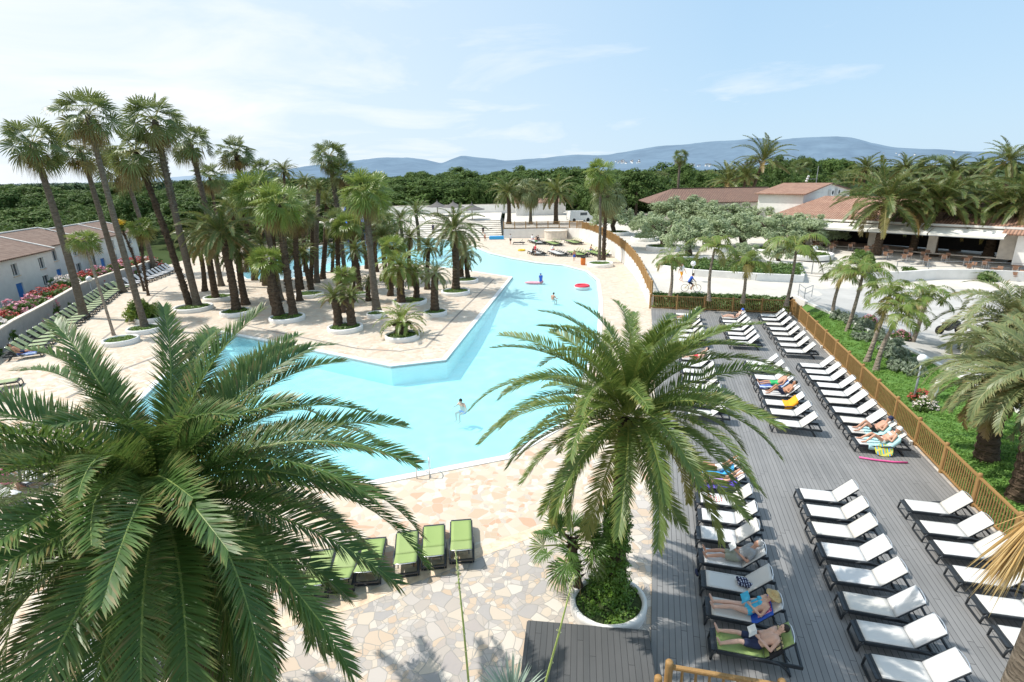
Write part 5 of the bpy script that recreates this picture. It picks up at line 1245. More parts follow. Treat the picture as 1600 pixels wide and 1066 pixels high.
# floats, bins, ladders, lamps
def torus(mb, c, R0, r, n=28, m=10, sx=1., a0=0, a1=2 * PI):
    b = len(mb.v)
    for i in range(n):
        t = a0 + (a1 - a0) * i / n
        for j in range(m): q = 2 * PI * j / m; mb.v.append((c[0] + sx * (R0 + r * math.cos(q)) * math.cos(t), c[1] + (R0 + r * math.cos(q)) * math.sin(t), c[2] + r * math.sin(q)))
    for i in range(n):
        for j in range(m): mb.f.append((b + i * m + j, b + ((i + 1) % n) * m + j, b + ((i + 1) % n) * m + (j + 1) % m, b + i * m + (j + 1) % m)); mb.mi.append(0)
b = MB(); torus(b, (0, 0, .09), .62, .16); p = G(925, 447); o = b.obj('swim_ring', M['cloth_red'], None, True, loc=(p[0] - 1.0, p[1], -.08)); tag(o, 'red and white inflatable ring at the right edge of the pool', 'swim ring')
b = MB(); torus(b, (0, 0, .06), .62, .165, a0=0, a1=2 * PI); b.v = [(x * 1.02, y * 1.02, z - .04) for x, y, z in b.v]; b.obj('base_band', M['cloth_white'], o, True)
b = MB(); b.lathe([(.001, .10), (.5, .11), (.5, .06), (.001, .05)], 20); b.obj('seat_panel', M['cloth_red'], o, True)
p = G(834, 441); b = MB(); b.ell((0, 0, .05), (1.0, .42, .11), 20, 8); b.ell((.85, 0, .18), (.2, .34, .14), 12, 8); tag(b.obj('inflatable_mattress', M['pinkflower'], None, True, loc=(p[0], p[1], -.1), rz=-.2), 'pink inflatable mattress floating beside the child in blue', 'inflatable')
p = G(815, 392); b = MB(); torus(b, (0, 0, .1), .45, .12); tag(b.obj('swim_ring', M['yellowflower'], None, True, loc=p), 'yellow inflatable ring on the paving by the white loungers', 'swim ring')
def bin_(px, py, label):
    p = G(px, py); root = empty('litter_bin', p, 0, label, 'bin'); b = MB(); b.lathe([(.001, .02), (.26, .02), (.30, .08), (.31, .86), (.28, .9), (.001, .9)], 18); b.obj('barrel', M['orange_bin'], root, True)
    b = MB(); b.lathe([(.001, 1.02), (.2, 1.0), (.32, .93), (.32, .90), (.001, .90)], 18); b.obj('lid', M['rubber'], root, True)
bin_(911, 414, 'orange barrel litter bin beside the twin palms'); bin_(767, 365, 'orange litter bin in front of the far steps')
p = G(776, 374); b = MB(); b.box((-1.3, -.5, 0), (1.3, .5, .5)); b.box((-1.2, -.4, .5), (1.2, .4, .56)); o = b.obj('towel_cart', M['cloth_sky'], None, False, .05, loc=p); tag(o, 'sky blue plastic storage box in front of the steps', 'storage box')
p = G(796, 371); b = MB(); 
for i in range(5): b.box((-.9 + i * .4, 0, .05), (-.55 + i * .4, .04, 1.5))
b.box((-.95, .04, .05), (1.1, .07, .12)); b.box((-.95, .04, 1.4), (1.1, .07, 1.47)); tag(b.obj('screen_panel', M['grey_metal'], None, loc=(p[0], p[1] - .3, 0)), 'grey slatted screen panel on the pale wall', 'screen')
root = empty('pool_ladder', G(662, 742), .1, 'chrome pool ladder handrails on the near pool edge', 'pool ladder')
for x in (-.24, .24):
    b = MB(); b.tube([(x, -.25, 0), (x, -.25, .55), (x, -.18, .72), (x, -.02, .78), (x, .16, .74), (x, .32, .5), (x, .38, .1), (x, .38, -.6)], .021, 8); b.obj('handrail', M['alu'], root, True)
for z in (-.15, -.4):
    b = MB(); b.box((-.24, .33, z), (.24, .43, z + .03)); b.obj('tread', M['alu'], root)
def lamp(loc, h, label, r=.2):
    root = empty('globe_lamp', loc, 0, label, 'lamp'); b = MB(); b.tube([(0, 0, -.1), (0, 0, h - .2)], [.05, .04], 8); b.lathe([(.001, .02), (.11, .02), (.09, .1), (.05, .14)], 10); b.obj('pole', M['grey_metal'], root, True)
    b = MB(); b.ell((0, 0, h), (r, r, r), 18, 12); b.lathe([(.05, h - .26), (.1, h - .24), (.1, h - r * .85), (.04, h - r * .8)], 10); b.obj('globe', M['globe'], root, True)
lp = G(1424, 640); lamp((lp[0], lp[1], .1), 2.45, 'white globe lamp standing on the lawn behind the fence', .21)
lp = G(141, 497); lamp((lp[0] - 4.0, lp[1] + 6, 0), 2.3, 'white globe lamp by the grey garden wall on the left', .26)
lp = GU(1268, 428); lamp(lp, 2.6, 'white globe lamp at the right end of the groundcover planter', .24)
lp = GU(1081, 440); lamp(lp, 1.7, 'low white globe lamp at the left end of the groundcover planter', .24)

# ================================================================== BUILDINGS
class Roof:
    """tile planes with metric UVs: each plane is (eave start, eave end, ridge end, ridge start)"""
    def __init__(s): s.v = []; s.f = []; s.uv = []
    def plane(s, a, b, c, d, thick=.0):
        a, b, c, d = map(Vector, (a, b, c, d)); k = len(s.v); e = (b - a).normalized(); n = e.cross(d - a).normalized(); u = n.cross(e)
        s.v += [tuple(q) for q in (a, b, c, d)]; s.f.append((k, k + 1, k + 2, k + 3)); s.uv += [((q - a).dot(e), (q - a).dot(u)) for q in (a, b, c, d)]
    def obj(s, name, mat, parent, thick=.14):
        me = bpy.data.meshes.new(name); me.from_pydata(s.v, [], s.f); uv = me.uv_layers.new(name='uv')
        for i, q in enumerate(s.uv): uv.data[i].uv = q
        me.materials.append(mat); me.update(); o = link(name, me, parent)
        md = o.modifiers.new('thick', 'SOLIDIFY'); md.thickness = thick; md.offset = -1; return o
def wall_with_holes(name, parent, mat, p0, ex, w, h, holes, t=.25):
    """vertical wall from p0 along ex, with rectangular openings (x0,x1,z0,z1), thickness behind the face"""
    ex = Vector(ex).normalized(); nz = Vector((0, 0, 1)); inn = ex.cross(nz) * -1; p0 = Vector(p0)
    xs = sorted({0, w, *[q for o in holes for q in o[:2]]}); zs = sorted({0, h, *[q for o in holes for q in o[2:4]]}); b = MB()
    P = lambda x, z, d=0: p0 + ex * x + nz * z + inn * d
    for x0, x1 in zip(xs[:-1], xs[1:]):
        for z0, z1 in zip(zs[:-1], zs[1:]):
            cx, cz = (x0 + x1) / 2, (z0 + z1) / 2
            if any(o[0] < cx < o[1] and o[2] < cz < o[3] for o in holes): continue
            b.add([P(x0, z0), P(x1, z0), P(x1, z1), P(x0, z1)], [(0, 1, 2, 3)])
    for o in holes:
        a, c, e, f = o[:4]
        for q in ([(a, e), (c, e)], [(c, e), (c, f)], [(c, f), (a, f)], [(a, f), (a, e)]):
            b.add([P(*q[0]), P(*q[1]), P(*q[1], t), P(*q[0], t)], [(0, 1, 2, 3)])
    return b.obj(name, mat, parent), P
# --- row of white terraced houses on the left
HA, HB2 = Vector((-44.6, 44.0, 0)), Vector((-53.2, 81.0, 0)); HD = (HB2 - HA).normalized(); HN = Vector((-HD.y, HD.x, 0))     # HN points away from the pool
if HN.x > 0: HN = -HN
def on_line(px):
    d = ray(px, 430); az = Vector((d[0], d[1], 0)); n = Vector((az.y, -az.x, 0)); t = -n.dot(HA) / n.dot(HD); return t
cuts = [-14, -4.5, on_line(90), on_line(156), on_line(198), on_line(240)]
HLAB = ['white terraced house at the left edge with brown tiled roof', 'white terraced house with two small upper windows behind the pink oleanders', 'white terraced house with one upper window behind the palm trunk', 'white terraced house in the middle of the row with a blue door', 'white terraced house at the far end of the row by the palms']
eav = [4.7, 4.55, 4.75, 4.55, 4.4]; setb = [0, 0, .9, .1, 1.2]
for i in range(5):
    s0, s1 = cuts[i], cuts[i + 1]; w = s1 - s0; base = HA + HD * s0 + HN * setb[i]; root = empty('terraced_house', base, math.atan2(HD.y, HD.x), HLAB[i], 'house', 'white terraced houses'); he = eav[i]
    # local frame: x along the row, +y away from the pool
    hol = []; nwin = max(2, int(w / 4.2))
    for k in range(nwin): x = w * (k + .5) / nwin; hol.append((x - .45, x + .45, he - 1.75, he - .65))
    gl = []
    for k in range(nwin): x = w * (k + .5) / nwin; hol.append((x - .5, x + .5, .0 if k % 2 == 0 else .9, 2.1)); 
    o, P = wall_with_holes('wall', root, M['render_white'], (0, 0, 0), (1, 0, 0), w, he, hol)
    # P offsets run along +y (inwards) because ex x z points to -y
    b = MB(); b.box((0, .26, -.2), (w, 8., he)); b.obj('back_wall', M['render_white'], root)
    for k, (a, c, e, f) in enumerate(hol):
        if e == 0.: b = MB(); b.box((a, .12, e), (c, .17, f)); d = b.obj('door', M['blue_door'], root); b = MB(); b.ell((c - .12, .1, 1.0), (.03, .03, .03), 8, 6); b.obj('handle', M['alu'], d)
        else:
            b = MB(); b.bar((a, .14, e), (a, .14, f), .06); b.bar((c, .14, e), (c, .14, f), .06); b.bar((a, .14, e), (c, .14, e), .06); b.bar((a, .14, f), (c, .14, f), .06); b.bar(((a + c) / 2, .14, e), ((a + c) / 2, .14, f), .05)
            wd = b.obj('window', M['white_paint'], root); b = MB(); b.box((a, .17, e), (c, .19, f)); b.obj('pane', M['glass'], wd); b = MB(); b.box((a - .08, -.09, e - .07), (c + .08, .10, e - .003)); b.obj('sill', M['border'], wd)
    rf = Roof(); rf.plane((-.1, -.35, he - .05), (w + .1, -.35, he - .05), (w + .1, 4.2, he + 1.35), (-.1, 4.2, he + 1.35)); rf.plane((w + .1, 8.3, he - .05), (-.1, 8.3, he - .05), (-.1, 4.2, he + 1.35), (w + .1, 4.2, he + 1.35)); r = rf.obj('roof', M['tile'], root)
    b = MB()
    for x in (0, w): b.add([(x, 0, he - .1), (x, 8, he - .1), (x, 4.2, he + 1.2), (x + .01, 0, he - .1), (x + .01, 8, he - .1), (x + .01, 4.2, he + 1.2)], [(0, 1, 2), (5, 4, 3), (0, 2, 5, 3), (2, 1, 4, 5)])
    b.obj('gable', M['render_white'], root)
    b = MB(); b.bar((-.1, 4.2, he + 1.38), (w + .1, 4.2, he + 1.38), .22, .1); b.bar((w + .06, -.35, he + .02), (w + .06, 4.2, he + 1.4), .2, .08); b.obj('ridge_cap', M['kerb'], r)
# grey garden wall behind the loungers
wl = []
for k in range(0, len(LEFT), 5): p, rz = LEFT[k]; wl.append(p + np.array([math.cos(rz), math.sin(rz)]) * 2.75)
p, rz = LEFT[-1]; wl.append(p + np.array([math.cos(rz), math.sin(rz)]) * 2.6); d0 = wl[0] - wl[1]; wl = [wl[0] + d0 * 1.6] + wl
root = empty('garden_wall', (*wl[0], 0), 0, 'low grey rendered wall behind the curving row of green loungers', 'wall'); mb = MB(); o0 = Vector((*wl[0], 0))
for a, b2 in zip(wl[:-1], wl[1:]): mb.bar(Vector((*a, .68)) - o0, Vector((*b2, .68)) - o0, .25, 1.6)
mb.obj('wall', M['render_grey'], root); mb = MB()
for a, b2 in zip(wl[:-1], wl[1:]): mb.bar(Vector((*a, 1.5)) - o0, Vector((*b2, 1.5)) - o0, .33, .08)
mb.obj('coping', M['render_cream'], root)

# --- restaurant on the right
Q0 = Vector((35.0, 73., 1.75)); root = empty('restaurant', Q0, math.atan2(-.75, .66), 'long white restaurant with terracotta roofs and a cream awning', 'restaurant')
# local: x along the facade (to the right in the picture), y = away from the viewer
o, P = wall_with_holes('facade', root, M['render_cream'], (0, 0, 0), (1, 0, 0), 24.5, 3.3, [(7.2, 11.4, .1, 2.55), (12.4, 17.2, .1, 2.55), (18.0, 23.2, .1, 2.55)], .5)
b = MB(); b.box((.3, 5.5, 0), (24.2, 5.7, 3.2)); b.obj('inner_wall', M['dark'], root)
b = MB(); b.box((0, .5, 0), (.3, 14, 3.28)); b.box((24.2, .5, 0), (24.5, 14, 3.28)); b.obj('side_wall', M['render_white'], root)
b = MB(); b.box((-.5, -.75, 3.12), (25., -.5, 3.34)); b.obj('gutter', M['kerb'], root)
rf = Roof(); rf.plane((-.5, -.7, 3.35), (25, -.7, 3.35), (22, 8, 5.7), (3.2, 8, 5.7)); rf.plane((-.5, 15, 3.35), (-.5, -.7, 3.35), (3.2, 8, 5.7), (3.2, 8.01, 5.7)); rf.plane((25, -.7, 3.35), (25, 15, 3.35), (22, 8.01, 5.7), (22, 8, 5.7)); rf.obj('roof', M['tile_red'], root)
for k, (x0, x1) in enumerate(((6.6, 12.0), (12.1, 17.6), (17.7, 23.8))):
    b = MB(); b.add([(x0, -.3, 3.0), (x1, -.3, 3.0), (x1, -3.2, 2.55), (x0, -3.2, 2.55), (x1, -3.2, 2.32), (x0, -3.2, 2.32)], [(0, 1, 2, 3), (3, 2, 4, 5)])
    a = b.obj('awning', M['awning'], root); md = a.modifiers.new('t', 'SOLIDIFY'); md.thickness = .02
    b = MB(); b.bar((x0, -3.18, 2.3), (x1, -3.18, 2.3), .06); b.bar((x0 + .1, -.3, 2.45), (x0 + .1, -3.1, 2.5), .05); b.bar((x1 - .1, -.3, 2.45), (x1 - .1, -3.1, 2.5), .05); b.obj('awning_arm', M['grey_metal'], a)
# right wing: white wall with a tiled lean-to roof
o, P = wall_with_holes('wing_wall', root, M['render_white'], (24.6, -1.2, -.3), (1, 0, 0), 16, 3.1, [(3.0, 3.9, 0.4, 2.3)], .3)
b = MB(); b.box((27.6, -1.0, .1), (28.5, -.95, 2.0)); b.obj('wing_door', M['grey_metal'], root)
rf = Roof(); rf.plane((23.4, -1.9, 2.75), (41, -1.9, 2.75), (41, 3.4, 4.3), (23.4, 3.4, 4.3)); rf.obj('wing_roof', M['tile_red'], root)
b = MB(); b.box((24, -1.6, 2.6), (41, -1.45, 2.74)); b.obj('wing_fascia', M['kerb'], root)
# upper storey block behind
b = MB(); b.box((-5, 6.0, 0), (1.2, 24, 6.05)); ub = b.obj('upper_wall', M['render_white'], root)
b = MB(); b.add([(1.2, 6.0, 6.0), (1.2, 24, 6.0), (1.2, 15, 7.1), (1.0, 6, 6.0), (1., 24, 6.0), (1., 15, 7.1)], [(0, 1, 2), (5, 4, 3), (0, 2, 5, 3), (1, 4, 5, 2)]); b.obj('upper_gable', M['render_white'], root)
rf = Roof(); rf.plane((-5.4, 5.5, 6.0), (1.6, 5.5, 6.0), (1.6, 15, 7.25), (-5.4, 15, 7.25)); rf.plane((1.6, 24.5, 6.0), (-5.4, 24.5, 6.0), (-5.4, 15, 7.25), (1.6, 15, 7.25)); rf.obj('upper_roof', M['tile_red'], root)
for k in range(2):
    y = 15.4 + k * 2.6; b = MB(); b.box((1.23, y - .5, 5.4), (1.6, y + .5, 6.3)); ac = b.obj('air_conditioner', M['white_paint'], root); b = MB(); T = Matrix.Translation((1.605, y + .1, 5.85)) @ Matrix.Rotation(PI / 2, 4, 'Y'); b.lathe([(.30, 0), (.30, .02), (.001, .02)], 16); b.v = [tuple(T @ Vector(v)) for v in b.v]; b.obj('fan_grille', M['rubber'], ac)
# low wing at the far left
root2 = empty('long_hall', (26.0, 90., 1.7), -.08, 'long low hall with an old dark tiled roof behind the olive trees', 'hall'); b = MB(); b.box((0, 0, -.5), (16, 9, 4.6)); b.obj('wall', M['render_white'], root2)
rf = Roof(); rf.plane((-3.5, -.8, 4.5), (17, -.8, 4.5), (17, 4.6, 6.5), (1.2, 4.6, 6.5)); rf.plane((17, 9.8, 4.5), (-3.5, 9.8, 4.5), (1.2, 4.6, 6.5), (17, 4.6, 6.5)); rf.plane((-3.5, 9.8, 4.5), (-3.5, -.8, 4.5), (1.2, 4.6, 6.5), (1.2, 4.61, 6.5)); rr = rf.obj('roof', M['tile_dark'], root2)
b = MB(); b.bar((1.2, 4.6, 6.55), (17, 4.6, 6.55), .25, .12); b.obj('ridge_cap', M['tile_red'], rr)
q = Q0 + Vector((6, 20, 0)); root = empty('floodlight_mast', (50.5, 92, 1.8), 0, 'slim mast with white floodlights rising behind the upper roof', 'mast'); b = MB(); b.tube([(0, 0, 0), (0, 0, 9.6)], [.1, .05], 8); b.bar((-1.6, 0, 7.6), (.2, 0, 7.6), .07); b.obj('pole', M['grey_metal'], root)
for k in range(3): b = MB(); b.ell((-1.7 + .12 * k, -.1, 7.3 + .35 * k), (.22, .12, .18), 10, 6); b.obj('floodlight', M['white_paint'], root, True)
# terrace tables and chairs
def make_table():
    r = empty('bistro_table', (0, 0, 0), 0, 'x', 'table', 'terrace tables'); b = MB(); b.box((-.4, -.4, .71), (.4, .4, .745)); b.obj('table_top', M['chair_wood'], r, False, .01)
    b = MB(); b.tube([(0, 0, .02), (0, 0, .7)], .035, 8); b.bar((-.3, 0, .02), (.3, 0, .02), .06, .03); b.bar((0, -.3, .02), (0, .3, .02), .06, .03); b.obj('pedestal', M['grey_metal'], r); return r
def make_chair():
    r = empty('terrace_chair', (0, 0, 0), 0, 'x', 'chair', 'terrace chairs'); b = MB(); b.box((-.22, -.22, .43), (.22, .22, .46)); b.obj('seat', M['chair_wood'], r, False, .01)
    b = MB(); b.add([(-.22, .20, .55), (.22, .20, .55), (.22, .27, .88), (-.22, .27, .88), (-.22, .23, .55), (.22, .23, .55), (.22, .30, .88), (-.22, .30, .88)], [(0, 1, 2, 3), (7, 6, 5, 4), (0, 4, 5, 1), (2, 6, 7, 3), (1, 5, 6, 2), (0, 3, 7, 4)]); b.obj('backrest', M['chair_wood'], r)
    for sx, sy in ((-1, -1), (1, -1), (-1, 1), (1, 1)): b = MB(); b.tube([(sx * .2, sy * .2, 0), (sx * .2, sy * .2, .44)] if sy < 0 else [(sx * .2, .24, 0), (sx * .2, .2, .44), (sx * .2, .28, .86)], .016, 6); b.obj('leg', M['alu'], r)
    return r
tb, ch = make_table(), make_chair(); ft = fc = True; ZR = math.atan2(-.75, .66); kt = kc = 0
for i in range(13):
    for j in range(2):
        if (i, j) in ((3, 1), (8, 1)): continue
        lx = 4.6 + i * 1.85 + j * .7 + random.uniform(-.2, .2); ly = -1.6 - j * 2.6 + random.uniform(-.25, .25)
        w = Q0 + Matrix.Rotation(ZR, 3, 'Z') @ Vector((lx, ly, 0)); z = zt(w.x, w.y); lab = 'front' if j else 'back'
        t = tb if ft else copy_tree(tb); ft = False; t.location = (w.x, w.y, z); t.rotation_euler = (0, 0, ZR + random.uniform(-.1, .1)); t['label'] = 'brown square terrace table under the awning, %s from the left in the %s row' % (ORD[i], lab)
        for k in range(2):
            a = ZR + (0 if k else PI) + random.uniform(-.3, .3); q = Vector((w.x, w.y, z)) + Matrix.Rotation(a, 3, 'Z') @ Vector((0, .62, 0))
            c = ch if fc else copy_tree(ch); fc = False; c.location = q; c.rotation_euler = (0, 0, a); c['label'] = 'brown terrace chair on the %s side of the %s table from the left, %s row' % ('near' if not k else 'far', ORD[i], lab)

# --- raised terrace with steps and thatched huts beyond the pool
mb = MB(); K = 9
for i in range(K):
    y0 = 99.4 + i * 1.9; mb.box((-42 + i * .1, y0, -.1 + i * .001), (-1.5 - i * .06, y0 + (1.9 if i < K - 1 else 42), .22 * (i + 1)))
mb.obj('terrace_steps', M['paving_plain'])['kind'] = 'structure'
def hut(px, py, label, s=1.):
    p = G(px, py, 1.98); root = empty('thatched_parasol', p, 0, label, 'parasol', 'thatched parasols'); b = MB()
    rng = random.Random(px); n = 26; prof = [(.05, 3.35), (.35, 2.95), (.9, 2.6), (1.5, 2.33), (2.05, 2.12), (2.1, 2.02), (1.95, 2.06), (1.2, 2.38), (.3, 2.75), (.05, 2.8)]
    b.lathe([(r * s, z) for r, z in prof], n); b.v = [(x * (1 + rng.uniform(-.03, .03)), y * (1 + rng.uniform(-.03, .03)), z + rng.uniform(-.03, .03)) for x, y, z in b.v]; b.obj('thatch_roof', M['thatch'], root)
    b = MB(); b.tube([(0, 0, 3.0), (0, 0, 3.75)], [.12, .03], 8); b.obj('finial', M['thatch'], root)
    b = MB(); b.tube([(0, 0, -.05), (0, 0, 2.9)], .09, 8); b.obj('post', M['bark'], root)
hut(684, 337, 'leftmost of the three grey thatched parasols beyond the pool', 1.25); hut(709, 338, 'middle one of the three grey thatched parasols beyond the pool', 1.25); hut(738, 343, 'rightmost and nearest of the three grey thatched parasols', 1.3)
root = empty('boundary_wall', (-30, 138, 1.9), 0, 'pale rendered wall behind the thatched parasols', 'wall'); b = MB(); b.box((-12, 0, -.2), (44, .3, 2.0)); b.obj('wall', M['render_white'], root); b = MB(); b.box((-12.05, -.06, 2.0), (44.05, .36, 2.12)); b.obj('coping', M['render_cream'], root)
p = GU(830, 352); root = empty('low_kiosk', (1.5, 128, 1.7), 0, 'low white kiosk with tiled edge behind the far date palms', 'kiosk'); b = MB(); b.box((0, 0, 0), (11, 6, 3.0)); b.obj('wall', M['render_white'], root); rf = Roof(); rf.plane((-.3, -.3, 3.0), (11.3, -.3, 3.0), (11.3, 6.3, 3.7), (-.3, 6.3, 3.7)); rf.obj('roof', M['tile_red'], root)
# blue water slide behind the island palms
root = empty('water_slide', G(545, 380), 0, 'bright blue water slide dropping into the far pool behind the palms', 'water slide'); b = MB()
def chute(pts, r=.55, n=9):
    b = MB(); pts = [Vector(p) for p in pts]
    for i, p in enumerate(pts):
        d = (pts[min(i + 1, len(pts) - 1)] - pts[max(i - 1, 0)]); d.z = 0; d.normalize(); s = Vector((-d.y, d.x, 0))
        for k in range(n): t = PI * k / (n - 1); b.v.append(tuple(p + s * (math.cos(t) * r) + Vector((0, 0, -math.sin(t) * r * .7 + r * .7))))
    for i in range(len(pts) - 1):
        for k in range(n - 1): b.f.append((i * n + k, i * n + k + 1, (i + 1) * n + k + 1, (i + 1) * n + k)); b.mi.append(0)
    return b
for k in range(2):
    o = chute([(-1.2 + k * 2.4, 8, 6.2), (-1.2 + k * 2.4, 6, 5.8), (-1.1 + k * 2.6, 4, 4.2), (-.6 + k * 2.8, 2, 3.0), (.2 + k * 3, 0, 2.2), (1.0 + k * 3, -2, .8), (1.4 + k * 3, -4, .1)]).obj('chute', M['slide_blue'], root, True); md = o.modifiers.new('t', 'SOLIDIFY'); md.thickness = .06
for x, y, z in ((-1.5, 8, 6), (1.5, 8, 6), (-1.5, 9.5, 6), (1.5, 9.5, 6)): b = MB(); b.tube([(x, y, 0), (x, y, z)], .09, 8); b.obj('support', M['grey_metal'], root)
b = MB(); b.box((-2, 7.8, 5.85), (2, 9.8, 5.98)); b.obj('platform', M['grey_metal'], root)
# white vans glimpsed behind the curved fence
def van(loc, rz, label):
    root = empty('parked_van', loc, rz, label, 'van', 'white vans behind the olive trees'); b = MB()
    prof = [(-2.3, .35), (2.4, .35), (2.45, .9), (1.9, 1.15), (1.3, 1.95), (-2.25, 2.05), (-2.35, .9)]; n = len(prof)
    b.v = [(x, y, z) for y in (-.9, .9) for x, z in prof]; b.f = [tuple(range(n)), tuple(range(2 * n - 1, n - 1, -1))] + [(i, (i + 1) % n, n + (i + 1) % n, n + i) for i in range(n)]; b.mi = [0] * len(b.f); b.obj('body', M['white_paint'], root, False, .08)
    b = MB(); b.box((-.2, -.905, 1.2), (1.3, .905, 1.75)); b.obj('window', M['glass'], root)
    for x in (-1.5, 1.5):
        for s in (-1, 1): b = MB(); T = Matrix.Translation((x, s * .84, .35)) @ Matrix.Rotation(PI / 2, 4, 'X'); b.lathe([(.001, -.1), (.3, -.1), (.35, -.06), (.35, .06), (.3, .1), (.001, .1)], 16); b.v = [tuple(T @ Vector(v)) for v in b.v]; b.obj('wheel', M['rubber'], root, True)
vp = GU(905, 346); van((vp[0], vp[1], vp[2]), .3, 'white van parked behind the far date palm at the curved fence'); vp = GU(958, 338); van((vp[0], vp[1], vp[2]), -.2, 'white van parked behind the olive tree beside the twin palms')
# motorcycle on the road
p = GU(1482, 522); root = empty('motorcycle', p, .12, 'black motorcycle with a yellow wheel parked on the road', 'motorcycle')
for x, m_ in ((-.72, 'yellow_paint'), (.72, 'black_paint')):
    b = MB(); T = Matrix.Translation((x, 0, .32)) @ Matrix.Rotation(PI / 2, 4, 'X'); torus(b, (0, 0, 0), .24, .085, 24, 8); b.v = [tuple(T @ Vector(v)) for v in b.v]; w = b.obj('wheel', M['rubber'], root, True)
    b = MB(); b.lathe([(.001, -.03), (.17, -.03), (.2, 0), (.17, .03), (.001, .03)], 20); b.v = [tuple(T @ Vector(v)) for v in b.v]; b.obj('rim', M[m_], w, True)
b = MB(); b.ell((0, 0, .55), (.52, .17, .24), 16, 10); b.ell((.42, 0, .70), (.30, .2, .18), 14, 8); b.ell((-.1, 0, .38), (.34, .15, .16), 12, 8); b.tube([(-.72, 0, .32), (-.50, 0, .95)], [.05, .04], 8); b.tube([(.72, 0, .32), (.2, 0, .42)], .05, 8); b.obj('body', M['black_paint'], root, True)
b = MB(); b.ell((.25, 0, .86), (.40, .13, .07), 14, 8); b.obj('seat', M['rubber'], root, True)
b = MB(); b.tube([(-.34, -.36, 1.0), (-.46, -.1, .98), (-.46, .1, .98), (-.34, .36, 1.0)], .02, 6); b.obj('handlebar', M['grey_metal'], root, True)
b = MB(); b.ell((-.62, 0, .92), (.12, .13, .12), 12, 8); b.obj('headlight', M['globe'], root, True)
# dark platform beside the near planter
root = empty('timber_platform', G(1014, 984, .3), 0, 'low dark grey boarded platform beside the big white planter', 'platform'); a = G(822, 968, .3); bb = G(808, 1046, .3); c = G(1014, 984, .3)
W = c[0] - a[0]; b = MB(); b.box((-W, -2.6, -.05), (0, 0, 0)); o = b.obj('boards', M['deck_dark'], root, False, .03); b = MB(); b.box((-W + .05, -2.55, -.32), (-.03, -.05, -.053)); b.obj('base', M['dark_resin'], root)
root.rotation_euler = (0, 0, math.atan2(c[1] - a[1], c[0] - a[0]))

# ================================================================== VEGETATION
build_crowns()
for k, v in CR.items(): SPAN[k] = crown_radius(v)
TB = {'smooth': 'trunk_grey', 'scar': 'trunk_brown', 'stub': 'trunk_brown', 'halfstub': 'trunk_grey', 'pale': 'trunk_pale', 'bulge': 'trunk_brown'}
SEED = [0]
def palm(crown, bpx, cpx, rpx, label, style='scar', r=(.2, .17), garden=False, cat='palm', group=None, name='palm_tree', bend=.12, base=None, z0=None, tilt=None, scale=None):
    b = np.array(base) if base is not None else (GU(*bpx) if garden else G(*bpx, z0 or 0.0)); c = at_y(cpx[0], cpx[1], b[1]); SEED[0] += 1
    root = empty(name, b, 0, label, cat, group)
    top = Vector(c - b); sc = scale or rpx * depth(c) / FPX / SPAN[crown]
    me = palm_trunk((0, 0, -.1), tuple(top - Vector((0, 0, .12 * sc))), r[0], r[1], style, bend, SEED[0]); me.materials.append(M[TB[style]]); link('trunk', me, root)
    ln = Vector((top.x, top.y, 0)) / max(top.z, 1)
    link('crown', CR[crown], root, top, (-ln.y * .8 + random.uniform(-.06, .06), ln.x * .8 + random.uniform(-.06, .06), random.uniform(0, 6.28)), (sc,) * 3)
    return root
